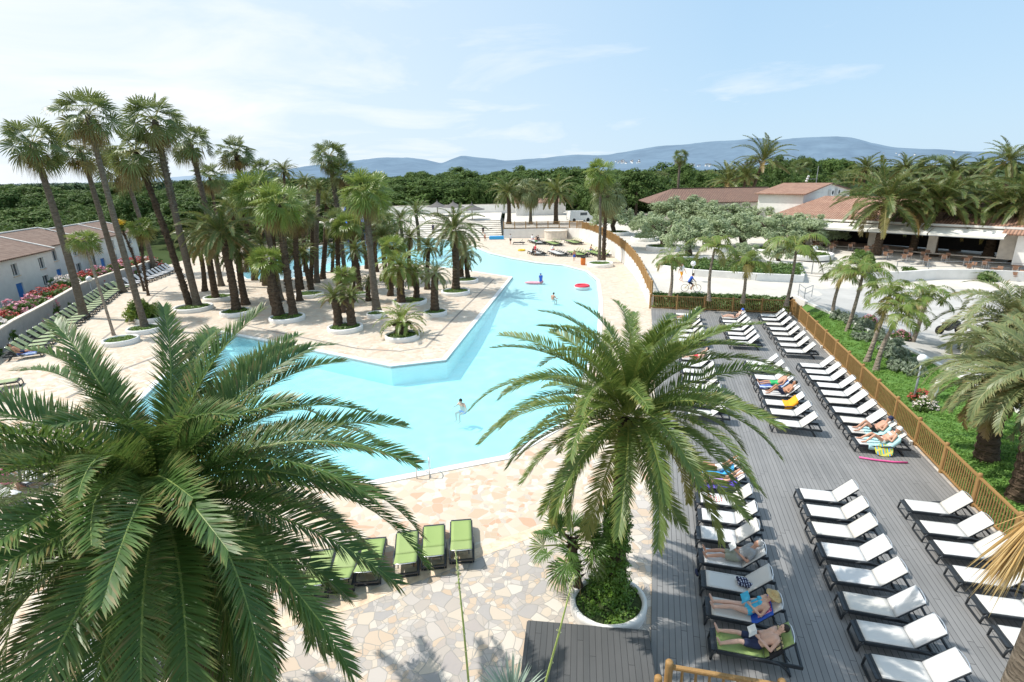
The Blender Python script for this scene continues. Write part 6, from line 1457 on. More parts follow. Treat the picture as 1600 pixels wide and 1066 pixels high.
# the two big foreground date palms
b0 = G(965, 930); palm('near_b', None, (982, 655), 300, 'big date palm with drooping fronds rising from the white planter on the deck edge', 'scar', (.2, .23), base=b0, scale=.98, bend=.1)
c = G(256, 798, 5.9); palm('near_a', None, (256, 798), 350, 'huge dark date palm filling the left foreground', 'scar', (.36, .36), base=(c[0], c[1], 0), scale=1.02, bend=.02)
GI = 'palms on the pool island'
W_ = [('fan0', (132, 497), (50, 222), 52, 'tall grey-trunked fan palm leaning left, leftmost in the picture', 'smooth', (.30, .2)),
      ('fan1', (192, 457), (126, 232), 42, 'tall fan palm whose lower crown hangs behind the tallest one', 'smooth', (.30, .2)),
      ('fan2', (228, 515), (136, 178), 54, 'tallest fan palm, slim grey trunk beside the round shrub', 'smooth', (.24, .16)),
      ('fan0', (243, 427), (190, 258), 42, 'fan palm with a plain grey trunk standing behind the stubbly one', 'smooth', (.28, .2)),
      ('fan1', (298, 482), (212, 236), 50, 'leaning fan palm with a rough stubbly dark trunk', 'stub', (.27, .22)),
      ('fan2', (310, 482), (241, 186), 53, 'tall fan palm with a smooth trunk sharing the planter of the stubbly one', 'halfstub', (.32, .2)),
      ('fan0', (346, 447), (296, 220), 40, 'fan palm with stubbly upper trunk left of the blue pool', 'halfstub', (.26, .2)),
      ('fan1', (398, 438), (368, 236), 33, 'far fan palm standing clear against the sky, rightmost of the tall left group', 'stub', (.26, .2)),
      ('fan2', (352, 400), (327, 275), 30, 'dark low fan palm behind the left group', 'scar', (.2, .18)),
      ('fanbright', (438, 470), (402, 300), 46, 'bright green fan palm left of the pale stubbly trunk', 'smooth', (.28, .22)),
      ('fanbright', (459, 497), (434, 318), 46, 'bright green fan palm on a tall grey stubbly trunk sharing a planter', 'stub', (.30, .22)),
      ('fansmall', (437, 497), (420, 408), 36, 'short thick fan palm in the planter of the tall stubbly one', 'stub', (.42, .42)),
      ('fan0', (540, 440), (514, 243), 32, 'slender fan palm with ragged head above the middle of the island', 'halfstub', (.24, .18)),
      ('fan1', (556, 440), (537, 268), 28, 'fan palm just right of the ragged slender one', 'stub', (.22, .18)),
      ('fanbright', (589, 488), (571, 298), 47, 'big-headed bright fan palm with orange skirt in the middle of the island', 'halfstub', (.32, .2)),
      ('fansmall', (562, 455), (545, 352), 30, 'medium fan palm with stubbly red-brown trunk at mid-island', 'stub', (.24, .24)),
      ('fansmall', (178, 524), (131, 377), 27, 'thin young fan palm leaning over the pale paving', 'pale', (.09, .1)),
      ('fansmall', (232, 462), (220, 356), 26, 'thin young fan palm beside the yellow flower head', 'stub', (.1, .11)),
      ('fan2', (574, 420), (552, 310), 26, 'fan palm hidden behind the big-headed one', 'stub', (.22, .18)),
      ('fan0', (612, 432), (600, 345), 24, 'small fan palm by the edge of the far pool', 'stub', (.2, .18))]
for cr, bp_, cp, rp, lab, st, rr in W_: palm(cr, bp_, cp, rp * .88, lab, st, rr, cat='fan palm', group=GI, name='fan_palm')
D_ = [('date0', (370, 489), (346, 368), 62, 'bushy dark date palm in its own planter left of the fan palms', 'scar', (.34, .3)),
      ('date1', (338, 470), (322, 372), 46, 'date palm half hidden behind the bushy dark one', 'scar', (.3, .28)),
      ('date2', (384, 476), (372, 395), 40, 'low date palm behind the bushy dark one', 'scar', (.3, .26)),
      ('date1', (712, 456), (709, 362), 50, 'date palm with an arching crown at the right end of the island', 'scar', (.36, .33)),
      ('bright0', (628, 478), (626, 420), 42, 'bright green short date palm near the island front', 'scar', (.34, .32)),
      ('grey0', (680, 490), (680, 428), 30, 'grey-green short palm with a diamond-scarred trunk', 'scar', (.32, .30)),
      ('dateup', (528, 513), (521, 466), 27, 'left of two short stubby palms sharing a round planter', 'bulge', (.30, .3)),
      ('dateup', (551, 513), (547, 466), 27, 'right of two short stubby palms sharing a round planter', 'bulge', (.30, .3)),
      ('squat', (629, 525), (628, 505), 40, 'squat trunkless palm sprawling over its planter at the island tip', 'bulge', (.4, .45)),
      ('dateup', (655, 392), (650, 335), 26, 'upright date palm by the far pool, right of the slide', 'scar', (.26, .24)),
      ('date0', (633, 402), (626, 345), 26, 'date palm left of the upright one by the far pool', 'scar', (.26, .22)),
      ('date2', (604, 440), (598, 372), 28, 'date palm behind the bright short one', 'scar', (.26, .24)),
      ('dateup', (504, 436), (511, 318), 30, 'dark upright date palm with a tall trunk before the blue water', 'scar', (.28, .24)),
      ('dateup', (495, 442), (498, 296), 18, 'palm with a dead brown top and a leaning grey trunk', 'smooth', (.28, .22)),
      ('date0', (448, 372), (444, 268), 21, 'distant date palm silhouetted beside the hills', 'scar', (.26, .24)),
      ('date1', (482, 382), (478, 288), 22, 'distant date palm left of the dead-topped trunk', 'scar', (.26, .24)),
      ('grey0', (732, 438), (728, 395), 30, 'clustered palm with several dark stems behind the arching date palm', 'scar', (.24, .22)),
      ('date2', (720, 436), (722, 405), 26, 'low date palm in the planter behind the arching one', 'scar', (.3, .26)),
      ('date0', (470, 452), (462, 392), 26, 'low drooping date palm by the left bay of the far pool', 'scar', (.26, .22)),
      ('date2', (488, 458), (474, 398), 24, 'second low drooping date palm by the left bay', 'scar', (.26, .22)),
      ('grey0', (576, 470), (576, 440), 18, 'small grey palm between the mid-island trunks', 'scar', (.2, .2)),
      ('date1', (650, 470), (648, 428), 26, 'dark date palm behind the bright short one on the right', 'scar', (.26, .24)),
      ('date0', (520, 425), (522, 392), 22, 'young date palm on the bank of the far pool', 'scar', (.2, .2)),
      ('date1', (415, 446), (408, 385), 28, 'date palm behind the short thick fan palm', 'scar', (.26, .24))]
X_ = [('fan1', (468, 470), (462, 335), 30, 'W'), ('dateup', (485, 448), (488, 345), 24, 'D'), ('fan2', (530, 452), (528, 345), 26, 'W'), ('date0', (552, 470), (556, 392), 24, 'D'), ('fansmall', (610, 462), (612, 385), 24, 'W'), ('date2', (640, 440), (640, 372), 24, 'D'), ('fan0', (588, 425), (585, 322), 26, 'W'), ('date1', (430, 455), (425, 350), 30, 'D'), ('date0', (360, 440), (366, 330), 32, 'D'), ('fan1', (412, 440), (410, 268), 26, 'W'), ('date2', (320, 455), (312, 390), 30, 'D'), ('fansmall', (535, 488), (538, 430), 20, 'W'), ('date1', (668, 452), (670, 388), 26, 'D'), ('fan2', (385, 425), (384, 318), 28, 'W'), ('date2', (448, 440), (446, 388), 24, 'D'), ('fan0', (478, 425), (474, 312), 24, 'W')]
XL = ['fan palm right of the pale stubbly trunk', 'upright date palm beside the leaning dead-topped trunk', 'mid-height fan palm behind the two short stubby palms', 'small date palm right of the mid-island planter', 'short bright fan palm left of the bright date palm', 'date palm at the bank between the bright and grey palms', 'fan palm behind the big-headed one, at the far bank', 'date palm between the two bright fan palms', 'dark date palm below the far clear fan palm', 'fan palm standing over the bright pair', 'bushy low date palm at the left of the island', 'short bright fan palm in front of the big-headed trunk', 'dark date palm behind the grey-green short one', 'fan palm behind the dark bushy date palm', 'low date palm behind the tall stubbly fan palm', 'slim fan palm before the far pool bank']
for (cr, bp_, cp, rp, k_), lab in zip(X_, XL): palm(cr, bp_, cp, rp, lab, 'stub' if k_ == 'W' else 'scar', (.24, .2), cat='fan palm' if k_ == 'W' else 'date palm', group=GI, name='fan_palm' if k_ == 'W' else 'date_palm')
for cr, bp_, cp, rp, lab, st, rr in D_: palm(cr, bp_, cp, rp, lab, st, rr, cat='date palm', group=GI, name='date_palm')
B_ = [('date1', (795, 350), (794, 303), 31, 'left one of the two full date palms behind the curved fence', 'scar', (.4, .36), 1), ('date0', (869, 350), (870, 303), 33, 'right one of the two full date palms behind the curved fence', 'scar', (.42, .38), 1),
      ('fanskirt', (829, 350), (830, 296), 22, 'fan palm with a grey skirt of dead leaves between the two date palms', 'smooth', (.3, .24), 1),
      ('fanbright', (936, 412), (937, 270), 26, 'left of the slim twin fan palms in the far round planter', 'smooth', (.20, .15), 0), ('fanskirt', (943, 410), (950, 305), 26, 'right and lower of the slim twin fan palms in the far round planter', 'stub', (.24, .2), 0),
      ('fan0', (1056, 338), (1063, 244), 13, 'lone tall fan palm rising over the old hall roof', 'smooth', (.3, .22), 1),
      ('dateup', (1136, 342), (1137, 285), 38, 'upright date palm in front of the old hall roof', 'scar', (.28, .26), 1), ('dateup', (1152, 344), (1166, 278), 30, 'date palm with a dark trunk between the other two over the olives', 'scar', (.26, .24), 1), ('dateup', (1160, 344), (1192, 253), 44, 'tall leaning date palm with ivy at its foot above the olives', 'scar', (.32, .26), 1),
      ('date0', (1368, 398), (1386, 318), 74, 'large date palm with orange fruit stalks before the awning, left', 'scar', (.40, .42), 1), ('date1', (1455, 400), (1472, 318), 66, 'large thick-trunked date palm before the middle of the awning', 'scar', (.48, .46), 1),
      ('date2', (1425, 396), (1438, 318), 56, 'date palm between the two largest before the awning', 'scar', (.38, .36), 1), ('date0', (1542, 404), (1562, 330), 66, 'leaning date palm in front of the white right wing', 'scar', (.46, .42), 1), ('date2', (1492, 392), (1508, 322), 56, 'date palm at the right end of the awning', 'scar', (.4, .36), 1),
      ('date1', (1585, 412), (1600, 318), 58, 'date palm at the right edge beside the white wing', 'scar', (.4, .36), 1),
      ('date2', (1345, 318), (1353, 266), 30, 'first date palm of the row along the skyline behind the restaurant', 'scar', (.3, .28), 1), ('date0', (1405, 318), (1414, 266), 30, 'second date palm of the skyline row', 'scar', (.3, .28), 1), ('fan1', (1450, 318), (1456, 260), 22, 'fan palm in the skyline row behind the restaurant', 'smooth', (.3, .28), 1),
      ('date1', (1485, 318), (1490, 266), 30, 'third date palm of the skyline row', 'scar', (.3, .28), 1), ('fan2', (1530, 318), (1536, 262), 22, 'right fan palm of the skyline row', 'smooth', (.3, .28), 1), ('date0', (1568, 335), (1575, 254), 40, 'tall date palm at the right end of the skyline row', 'scar', (.36, .34), 1),
      ('fan0', (1242, 318), (1250, 262), 18, 'fan palm on the skyline right of the leaning date palm', 'smooth', (.25, .2), 1), ('fanskirt', (1030, 330), (1030, 282), 18, 'pale skirted fan palm at the edge of the pine wood', 'smooth', (.25, .2), 1), ('fanskirt', (672, 335), (670, 300), 18, 'skirted fan palm behind the thatched parasols', 'smooth', (.25, .2), 0), ('fanskirt', (727, 333), (726, 302), 16, 'grey fan palm behind the rightmost thatched parasol', 'smooth', (.25, .2), 0),
      ('fan1', (1275, 312), (1280, 285), 17, 'low fan palm beside the floodlight mast', 'smooth', (.25, .2), 1), ('fan2', (1310, 312), (1318, 280), 20, 'fan palm behind the upper roof gable', 'smooth', (.25, .2), 1)]
for cr, bp_, cp, rp, lab, st, rr, gd in B_: palm(cr, bp_, cp, rp, lab, st, rr, garden=bool(gd), cat='palm', group='palms around the garden', name='palm_tree')
# right edge: three grey-green date palms on the lawn
for base, cp, rp, lab in (((1566, 575), (1588, 505), 104, 'grey-green date palm at the right edge, farthest of three'), ((1540, 732), (1572, 592), 150, 'grey-green date palm leaning over the deck fence at the right edge'), ((1592, 790), (1622, 600), 170, 'grey-green date palm cut by the right edge of the picture')):
    palm('edge', base, cp, rp, lab, 'scar', (.34, .33), cat='date palm', group='date palms on the lawn', name='date_palm', scale=None if rp == 104 else .84)
Y_ = [((1047, 462), (1049, 408), 28), ((1108, 470), (1117, 388), 40), ((1160, 474), (1166, 412), 34), ((1228, 478), (1244, 392), 52), ((1300, 502), (1318, 428), 36), ((1320, 526), (1348, 430), 46), ((1353, 568), (1390, 462), 44), ((1368, 582), (1408, 492), 42), ((1421, 545), (1446, 468), 44)]
YL = ['small feathery palm nearest the fence corner', 'young feathery palm with one tall upright frond behind the deck fence', 'small feathery palm in front of the groundcover bed', 'young feathery palm with wide arching fronds by the lamp', 'thin feathery palm at the start of the lawn', 'tall dense feathery palm on the lawn', 'pale leaning feathery palm next to the fence', 'pale feathery palm crossing its neighbour on the lawn', 'feathery palm by the kerb before the motorcycle']
for i, (bp_, cp, rp) in enumerate(Y_):
    palm('feather%d' % (i % 2 if i < 4 else 0), bp_, cp, rp, YL[i], 'pale', (.13, .085), garden=i < 4, cat='palm', group='young palms along the lawn', name='feather_palm', z0=.25 if i >= 4 else None, bend=.15)
# yellow-flowered thin palm
b0 = G(226, 455); c0 = at_y(187, 350, b0[1]); root = empty('flowering_yucca', b0, 0, 'thin leaning trunk topped by a yellow flower head', 'yucca'); me = palm_trunk((0, 0, 0), tuple(Vector(c0 - b0)), .1, .09, 'stub', .1, 3); me.materials.append(M['trunk_brown']); link('trunk', me, root)
link('flower_head', sheet_leaves([(0, 0, 0), (.2, .1, .2), (-.2, 0, .1), (0, -.2, .3)], 60, .38, .11, RNG, M['yellowflower'], 'flower_head'), root, Vector(c0 - b0)); link('leaves', CR['fansmall'], root, Vector(c0 - b0) - Vector((0, 0, .4)), (0, 0, 0), (.28,) * 3)

# planters
def planter(c, r, label, h=.34, ry=None, group='round planters on the island', plants=True):
    root = empty('planter', c, 0, label, 'planter', group); rng = random.Random(label); n = 30; b = MB(); ry = ry or r; k = [1 + .03 * math.sin(2 * 2 * PI * i / n + rng.uniform(0, 1)) for i in range(n)]
    prof = [(1.0, -.05), (1.02, h * .6), (1.0, h), (.93, h + .02), (.88, h - .02), (.87, .05)]
    for q, z in prof:
        for i in range(n): t = 2 * PI * i / n; b.v.append((r * q * k[i] * math.cos(t), ry * q * k[i] * math.sin(t), z))
    for i in range(len(prof) - 1):
        for j in range(n): b.f.append((i * n + j, i * n + (j + 1) % n, (i + 1) * n + (j + 1) % n, (i + 1) * n + j)); b.mi.append(0)
    b.obj('rim', M['render_white'], root, True)
    b = MB(); b.v = [(0, 0, h * .9)] + [(r * .9 * math.cos(2 * PI * i / n), ry * .9 * math.sin(2 * PI * i / n), h * .72) for i in range(n)]; b.f = [(0, 1 + i, 1 + (i + 1) % n) for i in range(n)]; b.mi = [0] * n; b.obj('soil', M['soil'], root, True)
    if plants:
        pts = [(r * .8 * math.sqrt(rng.random()) * math.cos(a), ry * .8 * math.sqrt(rng.random()) * math.sin(a), h * .85) for a in [rng.uniform(0, 6.28) for _ in range(int(26 * r))]]
        o = link('ground_cover', sheet_leaves(pts, 46, .2, .05, RNG, M['ivy'], 'ground_cover', .7, .5), root); o['kind'] = 'stuff'
    return root
PL = [((303, 484), 27, 'white oval planter under the stubbly and smooth fan palms'), ((370, 491), 23, 'round planter under the bushy dark date palm'), ((449, 500), 26, 'round planter shared by the thick short and the tall stubbly fan palm'), ((540, 516), 26, 'round planter with the two short stubby palms'), ((629, 529), 26, 'round planter under the squat sprawling palm'), ((680, 492), 18, 'small planter under the grey-green short palm'), ((712, 459), 22, 'planter under the arching date palm'), ((342, 468), 21, 'planter behind the bushy dark date palm'), ((484, 463), 21, 'planter under the low drooping date palms'), ((728, 441), 19, 'planter under the clustered dark stems'), ((562, 463), 14, 'small planter at mid-island'), ((640, 474), 26, 'planter behind the squat palm with the bright date palm'), ((227, 518), 24, 'planter at the foot of the tallest fan palm'), ((236, 501), 20, 'planter under the round golden shrub'), ((588, 495), 14, 'small planter under the big-headed fan palm'), ((190, 536), 24, 'low planter with the thin leaning fan palm')]
for (px, py), rp, lab in PL: c = G(px, py); planter(c, rp * depth(c) / FPX, lab)
c = G(938, 416); planter(c, 1.55, 'white planter under the slim twin fan palms', .45, group=None)
c = G(951, 938, .28); c[2] = 0; big_pl = planter(c, .98, 'large white planter holding the big date palm at the deck edge', .30, .92, group=None)
# ivy on the near trunk, small fan palm, ivy bed
pts = []
bt, tt = G(965, 930), at_y(975, 700, 11.7)
for i in range(270): t = random.random() ** 1.2 * .64; a = random.uniform(1.9, 5.1); q = bt + (tt - bt) * t; rr = .27 + .16 * (1 - t); pts.append((q[0] + rr * math.cos(a), q[1] + rr * math.sin(a), q[2] + .1))
for i in range(60): a = random.uniform(2.0, 5.2); r_ = random.uniform(.2, .75); pts.append((bt[0] - .1 + r_ * math.cos(a), bt[1] + r_ * math.sin(a), .36 + .25 * random.random() * (1 - r_)))
o = link('ivy', sheet_leaves(pts, 55, .14, .032, RNG, M['ivy'], 'ivy'), None); tag(o, 'green ivy climbing the near trunk and spilling over the planter', 'ivy')
b0 = G(903, 915, .3); c0 = at_y(893, 852, b0[1]); root = empty('dwarf_fan_palm', b0, 0, 'dwarf fan palm beside the ivy-covered trunk in the big planter', 'fan palm'); me = palm_trunk((0, 0, -.2), tuple(Vector(c0 - b0)), .09, .1, 'stub', .02, 77); me.materials.append(M['trunk_brown']); link('trunk', me, root); link('crown', CR['nearfan'], root, Vector(c0 - b0), (0, 0, .7), (.92,) * 3)
# yucca in the very foreground: blades and two flower stalks
Yc = at_y(800, 1100, 5.6); root = empty('yucca', (Yc[0], Yc[1], 0), 0, 'blue-grey yucca at the bottom edge with two tall flower stalks', 'yucca'); zc = Yc[2]
me = palm_trunk((0, 0, -.1), (0, 0, zc - .05), .12, .10, 'stub', .0, 5); me.materials.append(M['trunk_brown']); link('trunk', me, root)
rng = np.random.default_rng(3); parts = []
for i in range(110):
    el = rng.uniform(.05, 1.45); L = rng.uniform(.42, .72); az = rng.uniform(0, 2 * PI); K = 5; s = np.linspace(0, 1, K); an = el - .35 * s ** 2 * (1.4 - el); P = np.zeros((K, 3)); P[1:, 0] = np.cumsum(np.cos(an[:-1])) * L / (K - 1); P[1:, 2] = np.cumsum(np.sin(an[:-1])) * L / (K - 1)
    w = np.array([.016, .017, .014, .009, .001])[:, None]; V = np.stack([P + np.array([0, 1, 0]) * w, P + [0, 0, -.004], P - np.array([0, 1, 0]) * w], 1).reshape(-1, 3); T = []
    for k in range(K - 1):
        for j in range(2): a = k * 3 + j; T += [(a, a + 3, a + 1), (a + 1, a + 3, a + 4)]
    A = np.stack([np.full(len(V), rng.uniform(0, 1)), np.full(len(V), 0 if el > .3 else rng.uniform(0, .7)), np.repeat(s * .5, 3)], 1); parts.append((rotz(V, az), np.array(T), A))
link('blades', gather(parts, 'blades', M['agave']), root, (0, 0, zc))
M['stalk'] = pm('flower_stalk_green', (.36, .44, .12), .5, .15, 6); M['buds'] = leaf_mat('stalk_buds', (.42, .44, .24), (.6, .6, .38), (.65, .6, .4))
for (p0, p1), Yd in ((((733, 1075), (712, 862)), 5.4), (((850, 1075), (897, 898)), 5.3)):
    a = at_y(*p0, Yd); c_ = at_y(*p1, Yd - .25); o0 = np.array([Yc[0], Yc[1], 0]); A0 = np.array([0, 0, zc]); b = MB(); A1, A2 = a - o0, c_ - o0
    path = [Vector(A0), Vector(A0 * .4 + A1 * .6) + Vector((0, 0, -.02)), Vector(A1), Vector((A1 + A2) / 2) + Vector((.006, 0, 0)), Vector(A2)]; b.tube(path, [.019, .018, .016, .013, .006], 8); st_ = b.obj('flower_stalk', M['stalk'], root, True)
    pts = []
    for i in range(26): t = random.choice([random.uniform(.75, 1), random.uniform(.2, 1)]); q = Vector(A1).lerp(Vector(A2), t); pts.append(tuple(q + Vector((random.uniform(-.02, .02), random.uniform(-.02, .02), random.uniform(-.01, .02)))))
    bo = link('buds', sheet_leaves(pts, 10, .018, .011, RNG, M['buds'], 'buds'), st_); bo['kind'] = 'stuff'
# trunk and hanging dry leaf at the right edge, close to the camera
cE = at_y(1585, 1040, 4.3); root = empty('near_palm', (cE[0] + .06, cE[1], 0), 0, 'grey trunk with a hanging straw-coloured dry frond at the bottom right corner', 'palm')
me = palm_trunk((.0, 0, -.1), (.28, 0, cE[2] + 1.9), .26, .2, 'smooth', .0, 8, 20); me.materials.append(M['trunk_grey']); link('trunk', me, root)
rng = np.random.default_rng(14); V = []; b = MB(); A_ = at_y(1640, 790, 4.0) - np.array([cE[0] + .06, cE[1], 0])
M['dry'] = leaf_mat('dry_straw_leaf', (.42, .24, .06), (.66, .45, .18), (.68, .55, .30), (.62, .36, .10), rough=.6, trans=.3); parts = []
tips = at_y(1548, 915, 4.0) - np.array([cE[0] + .06, cE[1], 0]); ax = tips - A_; Ln = np.linalg.norm(ax)
for i in range(380):
    e = A_ + ax * rng.uniform(.55, 1.08) + rng.normal(0, 1, 3) * np.array([.075, .08, .075]); K = 4; s = np.linspace(0, 1, K)[:, None]; o_ = rng.normal(0, .012, 3); P = (A_ + o_) * (1 - s) + e * s + np.array([0, 0, -.03]) * s ** 2; w = np.array([.003, .007, .006, .0006])[:, None]; sd = nrm(np.cross(ax, rng.normal(size=3)))
    Vv = np.stack([P + sd * w, P - sd * w], 1).reshape(-1, 3); T = []
    for k in range(K - 1): T += [(2 * k, 2 * k + 2, 2 * k + 1), (2 * k + 1, 2 * k + 2, 2 * k + 3)]
    parts.append((Vv, np.array(T), np.stack([np.full(8, rng.uniform(0, 1)), np.full(8, rng.uniform(0, .6) ** 1), np.repeat(s[:, 0], 2) * .8], 1)))
link('dry_frond', gather(parts, 'dry_frond', M['dry']), root)

# shrubs
def bush(name, crown, c, s, label, cat='shrub', group=None, flowers=None, nf=60, sz=(1, 1, 1), fsize=.07):
    root = empty(name, c, random.uniform(0, 6), label, cat, group); link('foliage', CR[crown], root, (0, 0, 0), (0, 0, 0), (s * sz[0], s * sz[1], s * sz[2]))
    if flowers:
        key = 'fl_' + flowers
        if key not in CR:
            rng = np.random.default_rng(len(key)); d = nrm(rng.normal(size=(150, 3))); d[:, 2] = np.abs(d[:, 2]); CR[key] = gather([tufts(d * np.array([1.12, 1.12, 1.25]) * rng.uniform(.8, 1.05, (150, 1)) + [0, 0, .15], np.full(150, .10), 7, fsize, rng, .8, .6, 1.)], key, M[flowers])
        link('flowers', CR[key], root, (0, 0, 0), (0, 0, 0), (s * sz[0], s * sz[1], s * sz[2]))
    return root
c = G(225, 500); bush('ball_shrub', 'ball', c, 24 * depth(c) / FPX, 'round golden-green clipped shrub beside the tallest fan palm', flowers=None)
k = 0
for i in range(17):
    t = i / 16; j = t * (len(wl) - 1); a = int(min(j, len(wl) - 2)); q = wl[a] + (wl[a + 1] - wl[a]) * (j - a); tg = wl[a + 1] - wl[a]; tg = tg / np.linalg.norm(tg); q = q + np.array([-abs(tg[1]), -tg[0] * 0.2]) * (1.5 + .4 * (i % 2)); fl_ = ['pinkflower', 'redflower', 'redflower', 'whiteflower', 'redflower', 'pinkflower'][i % 6]; cn = {'pinkflower': 'pink', 'redflower': 'red', 'whiteflower': 'cream'}[fl_]
    bush('oleander_bush', 'bush', (q[0], q[1], .0), random.uniform(1.25, 1.6), '%s-flowered oleander bush behind the garden wall, %s from the left' % (cn, ORD[i]), 'bush', 'oleanders along the garden wall', fl_, sz=(1, 1, 1.05))
def GL(px, py):
    z = .3
    for _ in range(40): q = G(px, py, z); z = .6 * z + .4 * lawn_z(q[0], q[1])
    return np.array([q[0], q[1], z])
lv = [(1330, 505), (1345, 516), (1355, 512), (1368, 525), (1378, 533), (1360, 532), (1386, 548), (1396, 540), (1345, 530), (1400, 560), (1412, 556), (1425, 568), (1430, 585), (1405, 578), (1310, 498)]
for i, (px, py) in enumerate(lv): c = GL(px, py); bush('lavender_bush', 'lav', c, random.uniform(1.0, 1.5), 'grey-green lavender tuft on the lawn, %s going from the kerb end' % ORD[i], 'lavender', 'lavender tufts on the lawn')
for i, (px, py, f) in enumerate(((1438, 628, 'redflower'), (1446, 640, 'whiteflower'), (1358, 505, 'pinkflower'), (1408, 530, 'pinkflower'))): c = GL(px, py); bush('flower_clump', 'bush', c, .45, ['red-flowered clump at the lamp by the fence', 'white-flowered clump at the lamp by the fence', 'pink-flowered clump beside the kerb, left', 'pink-flowered clump beside the kerb, right'][i], 'flowers', None, f)
# leaning white post on the lawn
p0 = G(1453, 640); b = MB(); b.tube([(0, 0, -.1), (.18, .1, 1.55)], [.12, .10], 10); b.ell((.18, .1, 1.57), (.1, .1, .05), 10, 6); tag(b.obj('concrete_post', M['white_paint'], None, True, loc=p0), 'short leaning white post behind the fence beside the lamp', 'post')
# groundcover planter on the walkway with olive garden behind
GP = [(1029, 424), (1085, 432), (1180, 438), (1253, 441), (1249, 424), (1180, 414), (1090, 410), (1040, 412)]
gp_ = [GU(*q) for q in GP]; c0 = gp_[0]; root = empty('groundcover_planter', c0, 0, 'long white-walled bed of bright green groundcover behind the walkway', 'planter'); b = MB(); n = len(gp_)
for i in range(n):
    j = (i + 1) % n; a, b2 = gp_[i] - c0, gp_[j] - c0
    b.bar(a + [0, 0, .3], b2 + [0, 0, .3], .28, .75)
b.obj('wall', M['render_white'], root)
mp = []; rng = random.Random(2)
for i in range(750):
    u, v = rng.random(), rng.random(); q = (gp_[0] * (1 - u) + gp_[3] * u) * (1 - v) + (gp_[7] * (1 - u) + gp_[4] * u) * v - c0; mp.append((q[0], q[1], q[2] + .62 + rng.uniform(-.1, .12)))
o = link('groundcover', sheet_leaves(mp, 26, .34, .12, RNG, M['shrub'], 'groundcover', .8, .6), root); o['kind'] = 'stuff'
mp = []
for i in range(420): u = rng.uniform(36.1, 37.6); v = rng.uniform(-.2, 10.2); q = D(u, v); mp.append((q[0], q[1], hb_z(q[0], q[1]) + .12))
o = link('bank_planting', sheet_leaves(mp, 24, .26, .10, RNG, M['shrub'], 'bank_planting', .8, .6), None); tag(o, 'dense low hedge planting behind the end fence', 'hedge', None, 'stuff')
mp = []
for i in range(5200):
    v = rng.uniform(10.8, 17); u = rng.uniform(-4, 34); q = D(u, v); vk = float(np.interp(u, KU, KV)) - .3
    if v < vk: mp.append((q[0], q[1], lawn_z(q[0], q[1]) + .07))
o = link('grass', sheet_leaves(mp, 26, .22, .045, RNG, M['grassleaf'], 'grass', .2, .25), None); tag(o, 'short green lawn grass beside the deck fence', 'grass', None, 'stuff')
# olive trees in low white planters
def olive(c, rr, h, label, i):
    root = empty('olive_tree', c, 0, label, 'olive tree', 'olive trees in the garden'); rng = random.Random(i * 7 + 3); b = MB(); k = h * .42
    b.tube([(0, 0, -.1), (.08, .03, k * .3), (-.08, .06, k * .65), (.02, 0, k)], [rr * .19, rr * .13, rr * .12, rr * .13], 9, jit=.16)
    for j in range(6): a = j * 1.05 + rng.uniform(0, .6); q = Vector((math.cos(a) * rr * .62, math.sin(a) * rr * .62, k + h * rng.uniform(.22, .42))); b.tube([(0, 0, k * .9), q * .5 + Vector((0, 0, k * .45)), q], [rr * .08, rr * .05, rr * .02], 6, jit=.12)
    b.obj('trunk', M['bark'], root, True); link('crown', CR['olive%d' % (i % 3)], root, (0, 0, k * .85), (0, 0, i * 1.3), (rr / 2.5, rr / 2.5, (h - k * .85) / 2.4)); return root
OL = [(958, 366, 30, 43, 'olive tree with a thick dark trunk behind the curved fence'), (1008, 374, 22, 38, 'small olive tree left of the big cluster'), (1036, 387, 40, 50, 'big silvery olive tree at the left of the cluster'), (1075, 404, 38, 58, 'large olive tree in front of the walkway bed'), (1062, 362, 46, 50, 'olive tree at the back left of the cluster'), (1110, 366, 44, 48, 'olive tree at the back under the upright date palm'), (1120, 388, 38, 46, 'olive tree in the middle of the cluster'), (1160, 386, 42, 48, 'olive tree right of the middle of the cluster'), (1172, 366, 40, 44, 'olive tree at the back under the leaning date palm'), (1205, 390, 42, 50, 'dark-trunked olive tree in front of the restaurant roof'), (1250, 388, 44, 48, 'broad olive tree at the right of the cluster'), (1288, 384, 30, 36, 'olive tree touching the awning'), (1160, 416, 22, 34, 'small bushy olive in the low round bed'), (1232, 366, 34, 36, 'olive tree at the back right below the roof eave'), (1215, 412, 24, 34, 'small olive above the groundcover bed')]
for i, (px, py, rp, hp, lab) in enumerate(OL): c = GU(px, py); d_ = depth(c); olive(c, rp * d_ / FPX, hp * d_ / FPX * 1.08, lab, i)
for (px, py), rp, lab in (((1006, 376), 20, 'low planter under the small left olive'), ((1036, 390), 26, 'planter with railings under the big silvery olive'), ((1072, 408), 28, 'planter under the large front olive'), ((1163, 405), 24, 'low round bed behind the groundcover'), ((1262, 402), 36, 'wide low planter at the right of the olives'), ((962, 367), 20, 'planter under the thick-trunked olive'), ((1120, 391), 22, 'planter in the middle of the olive garden'), ((1205, 394), 28, 'planter under the dark-trunked olive'), ((985, 352), 14, 'small far planter on the upper walkway')):
    c = GU(px, py); planter(c, rp * depth(c) / FPX, lab, .5, None, 'white planters in the olive garden')
